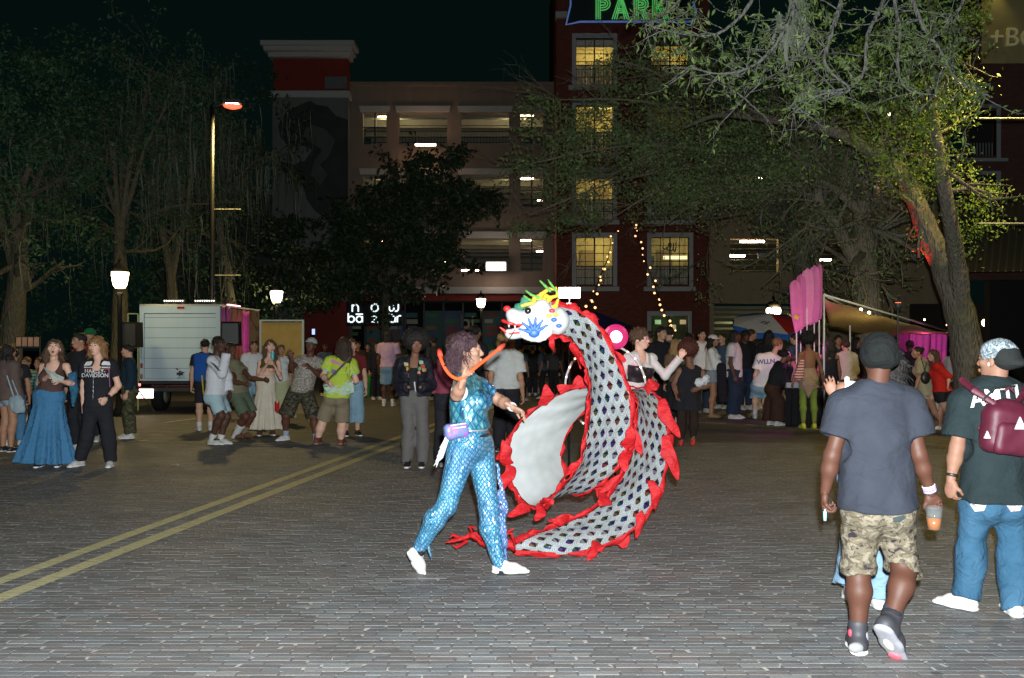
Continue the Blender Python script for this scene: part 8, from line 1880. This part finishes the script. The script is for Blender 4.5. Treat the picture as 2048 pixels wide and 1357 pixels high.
# woman with afro
PUF = cloth('black_puffer', (.014,.015,.022), rough=.5, fold=.9)
p = Person(828, 936, 'woman with tall afro in black bomber jacket and grey flared corduroys standing still', top=653, yaw=2, hy=14, hp=3, q=1, sex='f', tone='brown', w=1.0, H=1.72, j={
    'H': (832, 690, 0), 'N': (829, 718, 0), 'Rs': (806, 728, 0), 'Ls': (852, 728, 0), 'Re': (798, 770, 0), 'Rw': (818, 775, -.2), 'Le': (861, 770, 0), 'Lw': (840, 775, -.2), 'Rk': (817, 868, 0), 'Ra': (815, 926, .02), 'Lk': (846, 868, 0), 'La': (844, 926, .02)}, curl=(.5, .5))
p.build_body(hands=()); jk = p.top(PUF, 'bomber_jacket', sleeve=1.98, hem=-.02, loose=.055, flare=.0, open_=.05, fold=.009); p.top(BLACK_C, 'tube_top', sleeve=0, strap=.11, hem=-.1, loose=.014); p.pants(cloth('grey_corduroy', (.115,.110,.105)), 'corduroys', leg=1.97, loose=.014, flare=.030, gk=.012); p.hair(HB1, 'afro', 6, amp=1.12)
for (x, y), c_ in (((812, 729), (.5,.42,.2)), ((816, 738), (.5,.25,.05)), ((822, 744), (.55,.35,.05)), ((842, 725), (.25,.45,.3)), ((845, 733), (.45,.08,.04)), ((838, 737), (.1,.3,.2)), ((836, 745), (.5,.2,.1)), ((820, 752), (.5,.35,.1)), ((848, 740), (.5,.3,.1))): print_poly(jk, [(x-4, y-4), (x+4, y-3), (x+5, y+3), (x-3, y+4)], 12.4, plain('patch_%d' % x, c_, .7), 'jacket_print')
for o in p.shoes(BSHOE): pass
for a in 'RL': A = _v(p.J[a+'a']); p.piece('shoe_panel', [ell(A+_v((.0, -.10, -.02)), (.040, .03, .022), I3, .01), ell(A+_v((.03 if a == 'L' else -.03, -.05, -.01)), (.02, .04, .02), I3, .01)], WSHOE, .009)
p.piece('tissue', [cone(P(829, 765, 12.5), P(831, 785, 12.5), .012, .006, .004)], WSHOE, .009)
# maroon sleeve person behind the dancer
p = Person(898, 935, 'person in maroon sweater and black trousers partly hidden behind the performer', H=1.66, yaw=200, hy=240, q=1, tone='light', j={'H': (906, 690, 0), 'N': (903, 716, 0), 'Ls': (884, 728, 0), 'Rs': (925, 728, .1), 'Le': (868, 768, 0), 'Lw': (853, 800, -.05), 'Lk': (885, 868, 0), 'La': (884, 926, 0), 'Rk': (915, 868, 0), 'Ra': (918, 926, .1)}, curl=(.4, .3))
p.build_body(face=False); p.top(cloth('maroon_knit', (.22,.045,.075)), 'sweater', sleeve=1.95, hem=-.08, loose=.03); p.pants(BLACK_C, 'trousers', leg=1.97, loose=.03, flare=.05); p.hair(HB2, 'wavy'); p.shoes(WSHOE)
simple(950, 830, 'distant woman with dark bun above the performer head', top=652, yaw=150, tone='brown', sex='f', hair=('bun', HB1), shirt=BLACK_C, bottom=BLACK_C, D=17)
p = Person(1012, 905, 'person in loose white short sleeved shirt and black trousers behind the dragon head', H=1.78, yaw=160, q=1, tone='tan', w=1.05, j={'Ls': (990, 712, 0), 'Rs': (1034, 716, 0)})
p.build_body(face=False); p.top(cloth('white_linen', (.50,.52,.50)), 'shirt', sleeve=.75, hem=.0, loose=.045, flare=.03, fold=.010); p.pants(BLACK_C, 'trousers', leg=1.96, loose=.02, flare=.02); p.hair(HBL, 'wavy'); p.shoes(BSHOE)
# corset woman
p = Person(1266, 955, 'smiling woman in white puff sleeve blouse and black corset holding a light hoop', H=1.76, yaw=35, hy=58, hp=2, q=1, sex='f', tone='pale', D=11.9, j={
    'H': (1281, 680, 0), 'N': (1280, 706, 0), 'Rs': (1256, 716, -.05), 'Ls': (1300, 718, .1), 'Re': (1244, 752, -.1), 'Rw': (1230, 725, -.2), 'Le': (1330, 752, .0), 'Lw': (1362, 714, -.1)}, curl=(.9, .6)); p.mouth_open = .006
p.grip['L'] = dict(dir=(.2, -.1, .95), n=(-.2, -.9, .1), curl=.7); p.build_body(face=True); p.top(cloth('white_blouse', (.58,.56,.54)), 'blouse', sleeve=1.90, hem=-.1, loose=.012, low=.03); p.hair(HB2, 'curly', 4, amp=.8)
p.piece('corset', [*p.torso(.034), half(_v(p.J['N'])-p.T[2]*.16, p.T[2]), half((_v(p.J['Rh'])+_v(p.J['Lh']))/2+p.Pf[2]*.08, -p.Pf[2])], plain('corset_black', (.02,.015,.018), .35), .014)
for a in 'L': p.piece('puff_sleeve', [ell(p.J[a+'s']+nrm(p.J[a+'e']-p.J[a+'s'])*.02+np.array([0, 0, .015]), (.078, .075, .07), I3, .02)], cloth('white_blouse', (.58,.56,.54)), .014, folds(.006, 1, 2)); d_ = nrm(p.J[a+'w']-p.J[a+'e']); e = p.J[a+'w']-d_*.01; p.piece('ruffled_cuff', [cone(e, e-d_*.06, .055, .038, .01, clip=[(_v(e), d_)])], cloth('white_blouse', (.58,.56,.54)), .012, folds(.006, 2, 3))
p.pants(BLACK_C, 'trousers', leg=1.96, loose=.01, flare=.01); p.shoes(WSHOE)
for sd in (-1, 1): p.piece('glasses', [cone(p.hd(sd*.006, .108, .012), p.hd(sd*.052, .094, .022), .0045, .0045, .002), cone(p.hd(sd*.006, .108, .000), p.hd(sd*.05, .094, .000), .0045, .0045, .002)], plain('glasses_pink', (.35,.08,.2), .3, bump=0), .006)
# light hoop, LED panel, red lamp
MBX = 0
hp_ = thing('light_hoop', 'large hoop with tiny LED lights held behind the dragon neck', 'hoop', tuple(P(1211, 775, 11.6)))
MB().tube([(.47*math.cos(a*math.pi/20), .10*math.sin(a*math.pi/20), .50*math.sin(a*math.pi/20)) for a in range(41)], .014, 8).build('hoop_tube', plain('hoop_grey', (.5,.5,.48), .4, bump=0), hp_, True)
for k in range(26):
    a = 2*math.pi*k/26; MB().ball((.47*math.cos(a), .10*math.sin(a)-.014, .50*math.sin(a)), .012, 6, 4).build('diode', emis('hoop%d' % (k % 3), [(.5, .6, 1), (1, .85, .4), (1, .95, .9)][k % 3], 3), hp_)
lp_ = thing('led_panel', 'small bright LED video light on a bracket above the dragon neck', 'lamp', tuple(P(1139, 586, 11.8)))
MB().cbox((0, 0, 0), (.125, .02, .062)).build('light_panel', emis('led_hot', (1, .74, .76), 9), lp_); MB().cbox((0, .035, 0), (.135, .014, .07)).build('housing', BLK, lp_)
PKM = plain('bracket_pale', (.6,.4,.4), .35, .4, bump=0); MB().tube([(0, .02, -.07), (0, .02, -.12)], .008, 6).build('stem', PKM, lp_, True); MB().tube([(-.13, .02, -.24), (-.10, .02, -.16), (-.04, .02, -.13), (0, .02, -.125), (.05, .02, -.135), (.11, .02, -.18), (.115, .02, -.25)], .010, 6).build('bracket', PKM, lp_, True); MB().tube([(0, .05, -.25), (0, .08, -2.3)], .014, 6).build('stand', BLK, lp_, True)
lamp('led_panel_light', 'POINT', tuple(P(1139, 586, 11.6)), 14, (1, .55, .55), .08)
rl_ = thing('red_stage_lamp', 'round magenta red stage lamp glaring behind the dragon neck', 'lamp', tuple(P(1232, 674, 11.4)))
MB().lathe([(.02, -.0), (.060, .0), (.070, .02)], (0, 0, 0), 18).build('lens', emis('magenta_lens', (1, .40, .60), 5), rl_).rotation_euler = (math.radians(90), 0, 0); MB().lathe([(.10, .0), (.13, -.03), (.145, -.028), (.105, .018)], (0, 0, 0), 20).build('glare_ring', emis('magenta_glare', (1, .03, .25), .75, (.02,.02,.02)), rl_, True).rotation_euler = (math.radians(90), 0, 0); MB().lathe([(.098, .022), (.10, .10), (.06, .16), (.02, .18)], (0, 0, 0), 18).build('housing', BLK, rl_, True).rotation_euler = (math.radians(-90), 0, 0); MB().tube([(0, .1, -.1), (0, .1, -1.6)], .014, 6).build('stand', BLK, rl_, True)  # ring round the lens is added, its emission imitates the pink glare
lamp('red_stage_light', 'POINT', tuple(P(1226, 674, 11.15)), 9, (1, .03, .16), .07)
# black dress woman with afro
p = Person(1375, 892, 'woman with big auburn afro in short black dress and red heels, hand on hip', top=673, yaw=165, q=1, sex='f', tone='brown', w=1.12, j={
    'H': (1377, 705, 0), 'N': (1380, 732, 0), 'Rs': (1404, 745, 0), 'Ls': (1358, 742, 0), 'Re': (1416, 772, -.05), 'Rw': (1396, 778, -.15), 'Le': (1348, 770, 0), 'Lw': (1352, 790, -.1), 'Rk': (1388, 840, 0), 'Ra': (1386, 880, 0), 'Lk': (1364, 845, 0), 'La': (1362, 885, -.05)})
p.build_body(face=False); p.top(BLACK_C, 'dress_top', sleeve=0, strap='tank', hem=-.02, loose=.014); p.skirt(BLACK_C, length=.34, flare=.24, pleats=9, amp=.05, waist=.10, name='dress_skirt'); p.hair(HAU, 'afro', 5, amp=1.05); p.pants(cloth('fishnet', (.03,.018,.014)), 'fishnets', leg=1.95, loose=.002, fold=0, waist=.02, gk=.002); p.shoes(plain('red_heels', (.42,.03,.02), .4), plain('red_heels', (.42,.03,.02), .4))
cl = thing('white_cloth', 'crumpled white cloth with blue marks under the black dress woman elbow', 'cloth', tuple(P(1405, 765, 15.1))); meshparts('folded_cloth', [evalsdf([ell(_v(P(1402, 765, 15.1)), (.09, .06, .07), I3, .02), ell(_v(P(1412, 758, 15.1)), (.06, .05, .06), I3, .02)], .014, folds(.012, 3, 2.5))], blotch('white_blue', [(.6,.6,.6), (.62,.62,.62), (.10,.15,.4)], 12), cl)
# right crowd
B_ = BLACK_C
simple(1322, 850, 'dark haired man in black left of the teal tee man', top=655, yaw=30, tone='light', hair=('short', HB1), shirt=B_, bottom=B_, q=1)
simple(1338, 848, 'man in teal grey tee with back turned near the lower brick window', top=655, yaw=190, tone='light', hair=('short', HB1), shirt=cloth('teal_tee', (.10,.17,.18)), bottom=B_)
simple(1352, 858, 'woman with very long blond hair behind the auburn afro woman', top=680, yaw=190, tone='light', sex='f', hair=('long', HBL), shirt=cloth('brown_top', (.16,.10,.06)), bottom=B_, q=1, hamp=1.6)
simple(1403, 826, 'black haired man in white tee facing the camera left of the white cap woman', top=660, yaw=10, tone='light', hair=('short', HB1), shirt=WHITE_T, bottom=DBLUE, q=1)
p = Person(1425, 836, 'woman in white cap, white blouse and denim shorts with bare legs', top=672, yaw=75, hy=65, q=1, sex='f', tone='tan', j={'Le': (1436, 725, -.2), 'Re': (1430, 735, -.2), 'Rw': (1445, 738, -.2)})
p.build_body(); p.top(WHITE_T, 'blouse', sleeve=1.2, hem=-.1, loose=.03); p.pants(denim('denim_shorts', (.25,.30,.34)), 'shorts', leg=.40, loose=.02, flare=.02); p.hair(HB1, 'long', 3); p.cap(plain('cap_white', (.6,.6,.55), .8)); p.shoes(TSHOE, TSHOE)
p.piece('black_cardigan', [cone(P(1442, 735, 20.6), P(1446, 800, 20.6), .10, .09, .03, flat=.6, fax=(0, 1, 0))], B_, .018, folds(.01, 2))
p = simple(1468, 838, 'man with black braids in plain pale tee and dark baggy jeans in profile', top=662, yaw=65, hy=75, tone='dark', hair=('dreads', HB1), shirt=GREY_T, bottom=DBLUE, pl=.04, flare=.05, q=1, loose=.045, hem=.1)
p = Person(1520, 838, 'blond person in white tee with blue back print and pale jean shorts', H=1.72, yaw=165, hy=110, q=1, tone='pale', j={'H': (1556, 690, -.1), 'N': (1545, 712, 0), 'Ls': (1520, 716, 0), 'Rs': (1556, 722, 0), 'Le': (1510, 752, 0), 'Re': (1548, 752, -.1), 'Rw': (1545, 775, -.2), 'Lh': (1512, 775, 0), 'Rh': (1530, 775, 0)})
p.build_body(face=False); te2 = p.top(WHITE_T, 'tee', sleeve=.65, hem=.0, loose=.05, flare=.03); p.pants(LBLUE, 'shorts', leg=1.15, loose=.04, flare=.05); p.hair(HGO, 'curly', 5); p.shoes(WSHOE); [p.sock(a, WSOCK, .12) for a in 'RL']
t_ = text_obj('print', 'WLLN', .13, tuple(P(1532, 724, 20)), (math.radians(90), math.radians(-4), 0), plain('print_blue', (.05,.09,.25), .7), None, extrude=.001, offset=.003); bpy.context.view_layer.update(); subdiv_text(t_, 1); decal(te2, t_, off=.008)
p = Person(1548, 852, 'person in wide brown trousers bending over the black market table', H=1.66, yaw=120, q=1, tone='brown', j={'H': (1572, 712, .1), 'N': (1560, 728, .1), 'Rs': (1562, 740, 0), 'Ls': (1578, 738, .2), 'Re': (1568, 765, -.1), 'Rw': (1585, 772, -.1), 'Rh': (1542, 778, 0), 'Lh': (1554, 776, .1)})
p.build_body(face=False); p.top(B_, 'sweater', sleeve=1.8, hem=-.05, loose=.04); p.pants(BROWN, 'trousers', leg=1.96, loose=.04, flare=.05, gk=.06); p.hair(HB1, 'short'); p.shoes(WSHOE)
simple(1585, 846, 'person in dusty pink hooded top leaning on the market table', top=712, H=None, yaw=150, tone='brown', hair=('short', HB1), shirt=cloth('dusty_pink', (.18,.12,.12)), sleeve=1.3, bottom=B_, q=1)
p = Person(1617, 858, 'woman in green tights, nude asymmetric skirt and pink halter seen from behind', top=672, yaw=182, hy=150, q=1, sex='f', tone='brown', w=.95, j={'Le': (1594, 745, 0), 'Lw': (1586, 765, -.1), 'Re': (1644, 745, 0), 'Rw': (1648, 770, .1)})
p.build_body(face=False); NUD = cloth('nude_knit', (.30,.20,.15)); p.top(cloth('pink_halter', (.50,.03,.08)), 'halter', sleeve=0, strap=.24, hem=-.33, loose=.008)
p.pants(cloth('green_tights', (.16,.22,.04), fold=.2), 'tights', leg=1.96, loose=.002, fold=.001, gk=.002); p.skirt(NUD, length=.16, flare=.185, pleats=6, amp=.02, waist=.22, name='skirt'); p.hair(HB1, 'afro', 9, amp=.95); p.shoes(plain('lime_shoes', (.40,.46,.03), .5), plain('lime_shoes', (.40,.46,.03), .5))
p.piece('skirt_point', [cone(P(1617, 770, 18.35), P(1617, 795, 18.35), .13, .02, .03, flat=.4, fax=(0, 1, 0))], NUD, .016)
rb_ = thing('striped_bag', 'red and white striped bag hanging at the green tights woman side', 'bag', tuple(P(1601, 745, 18.2))); meshparts('bag_body', [evalsdf([cone(P(1605, 722, 18.2), P(1598, 752, 18.2), .04, .085, .03, flat=.5, fax=(0, 1, 0))], .012, folds(.006, 2))], bands('red_white', (.45,.03,.03), (.5,.48,.45), .05), rb_); meshparts('strap', [evalsdf([cone(P(1606, 722, 18.2), P(1612, 700, 18.25), .012, .010, .004)], .01)], plain('red_strap', (.4,.02,.02), .7), rb_)
simple(1658, 850, 'woman in black bra top with long dark hair under the stall left pole', top=680, yaw=170, tone='brown', sex='f', hair=('long', HB1), shirt=B_, tank=.12, sleeve=0, bottom=B_, q=1)
simple(1692, 846, 'woman in white lace top and dark cap under the stall canopy', top=682, yaw=185, tone='light', sex='f', hair=('short', HB3), shirt=cloth('white_lace', (.42,.38,.33)), sleeve=1.2, bottom=B_, q=1, loose=.05)
p = Person(1868, 858, 'woman leaning left in beige tee dress with a black shoulder bag', H=1.60, yaw=-80, hy=-90, q=1, sex='f', tone='tan', D=18.7, j={'H': (1834, 706, 0), 'N': (1842, 722, 0), 'Rs': (1842, 730, -.12), 'Ls': (1848, 730, .12), 'Re': (1838, 755, -.2), 'Rw': (1830, 782, -.22), 'Le': (1838, 755, .1), 'Rh': (1854, 785, -.06), 'Lh': (1858, 785, .06), 'Rk': (1870, 825, -.05), 'Ra': (1892, 855, 0), 'Lk': (1848, 825, .1), 'La': (1850, 858, .15), 'Rt': (1884, 862, 0)})
p.build_body(); p.top(cloth('beige_tee', (.36,.33,.20)), 'tee_dress', sleeve=.8, hem=.05, loose=.04); p.skirt(cloth('lace_hem', (.45,.42,.36)), length=.12, flare=.17, pleats=12, amp=.05, waist=.0, name='lace_hem'); p.hair(HB1, 'bun', 3); p.shoes(WSHOE)
sb_ = thing('shoulder_bag', 'black crescent bag on the beige dress woman back', 'bag', tuple(P(1851, 755, 18.3))); meshparts('bag_body', [evalsdf([ell(_v(P(1851, 756, 18.35)), (.09, .05, .12), I3, .02)], .012)], BSHOE, sb_); meshparts('strap', [evalsdf([cone(P(1851, 745, 18.35), P(1842, 715, 18.45), .010, .010, .004)], .01)], BSHOE, sb_)
p = Person(1884, 862, 'woman leaning left in bright red sweater and black shorts', H=1.58, yaw=-70, hy=-85, q=1, sex='f', tone='light', D=18.4, j={'H': (1866, 712, 0), 'N': (1874, 728, 0), 'Rs': (1876, 735, -.12), 'Ls': (1880, 735, .12), 'Re': (1898, 755, -.15), 'Rw': (1896, 772, -.25), 'Le': (1872, 765, .1), 'Rh': (1882, 790, -.07), 'Lh': (1890, 790, .07), 'Rk': (1892, 825, -.05), 'Ra': (1894, 856, 0), 'Lk': (1882, 828, .08), 'La': (1882, 862, .1)})
p.build_body(); p.top(cloth('bright_red', (.52,.02,.015)), 'sweater', sleeve=1.1, hem=-.06, loose=.035); p.pants(B_, 'shorts', leg=.38, loose=.02, flare=.02, waist=.12); p.hair(HB2, 'long', 4); p.shoes(WSHOE)
simple(1908, 850, 'person in lavender grey shirt behind the stall right pole', top=690, yaw=-60, tone='brown', hair=('short', HB1), shirt=cloth('lavender', (.20,.20,.30)), sleeve=1.5, bottom=B_, D=20)
TN = ['tan', 'brown', 'light', 'dark']; cr = [(1300, 826, 664, B_), (1378, 818, 668, CHAR), (1445, 818, 668, cloth('dull_blue', (.05,.08,.14))), (1490, 820, 664, B_), (1502, 818, 660, B_), (1538, 818, 662, B_), (1590, 822, 668, cloth('dull_blue', (.05,.08,.14))), (1636, 822, 670, B_), (1676, 824, 672, CHAR), (1712, 824, 676, B_), (1790, 826, 676, BROWN), (1820, 822, 684, B_), (1770, 815, 688, CHAR)]
lbs = ['dark figure by the lower brick window behind the blond haired woman', 'man in charcoal behind the auburn afro woman', 'person in dull blue behind the white cap woman', 'dark figure directly right of the braided man head', 'tall dark figure under the parasol left edge', 'dark figure under the parasol above the blond person', 'person in dull blue shirt under the parasol', 'dark figure below the pink feather banners', 'charcoal dressed figure under the stall canopy left part', 'dark figure in the middle of the stall', 'person in brown right of the camouflage shorts man head', 'dark figure left of the pink backdrop', 'short charcoal figure deep inside the stall']
for i, (px, ft, tp_, c_) in enumerate(cr): simple(px, ft, lbs[i], top=tp_, yaw=(i*67) % 360-180, tone=TN[i % 4], sex='f' if i % 3 == 1 else 'm', hair=(['short', 'long', 'bun', 'curly'][i % 4], HB1 if i % 2 else HB3), shirt=c_, sleeve=1.9 if i % 2 else .6, bottom=B_ if i % 3 else DBLUE, face=False)
for i, (px, ft, tp_) in enumerate(((1065, 792, 694), (1085, 798, 690), (1108, 795, 692), (1130, 800, 688), (1042, 802, 690), (868, 800, 676), (1002, 798, 690), (650, 792, 690), (1215, 800, 690))):
    simple(px, ft, ['distant dark figure left in the gap behind the dragon loop', 'distant figure in dark blue behind the dragon neck', 'distant dark figure right in the gap under the dragon neck', 'distant figure standing under the LED panel', 'distant dark figure beside the white linen shirt person', 'distant dark figure right of the afro woman', 'distant dark figure behind the white linen shirt', 'distant figure between patterned shirt man and long haired dancer', 'distant dark figure behind the red stage lamp'][i], top=tp_, yaw=(i*80) % 360-180, tone=TN[i % 4], hair=('short', HB1), shirt=[B_, cloth('dull_blue', (.05,.08,.14)), CHAR][i % 3], bottom=B_, face=False)
gr_ = thing('goods_pile', 'low pile of pale bags on the ground under the dragon neck', 'bags', tuple(GX(1060, 790))); rs = random.Random(2)
for k in range(5): meshparts('bag_lump', [evalsdf([ell(_v(gr_.location)+_v((rs.uniform(-.5, .5), rs.uniform(-.3, .3), .12)), (.2, .15, .13), I3, .02)], .03, folds(.03, k, 1.2))], cloth('goods%d' % (k % 3), [(.30,.30,.32), (.16,.2,.18), (.1,.1,.12)][k % 3]), gr_)
print('SCRIPT', time.time()-T00)
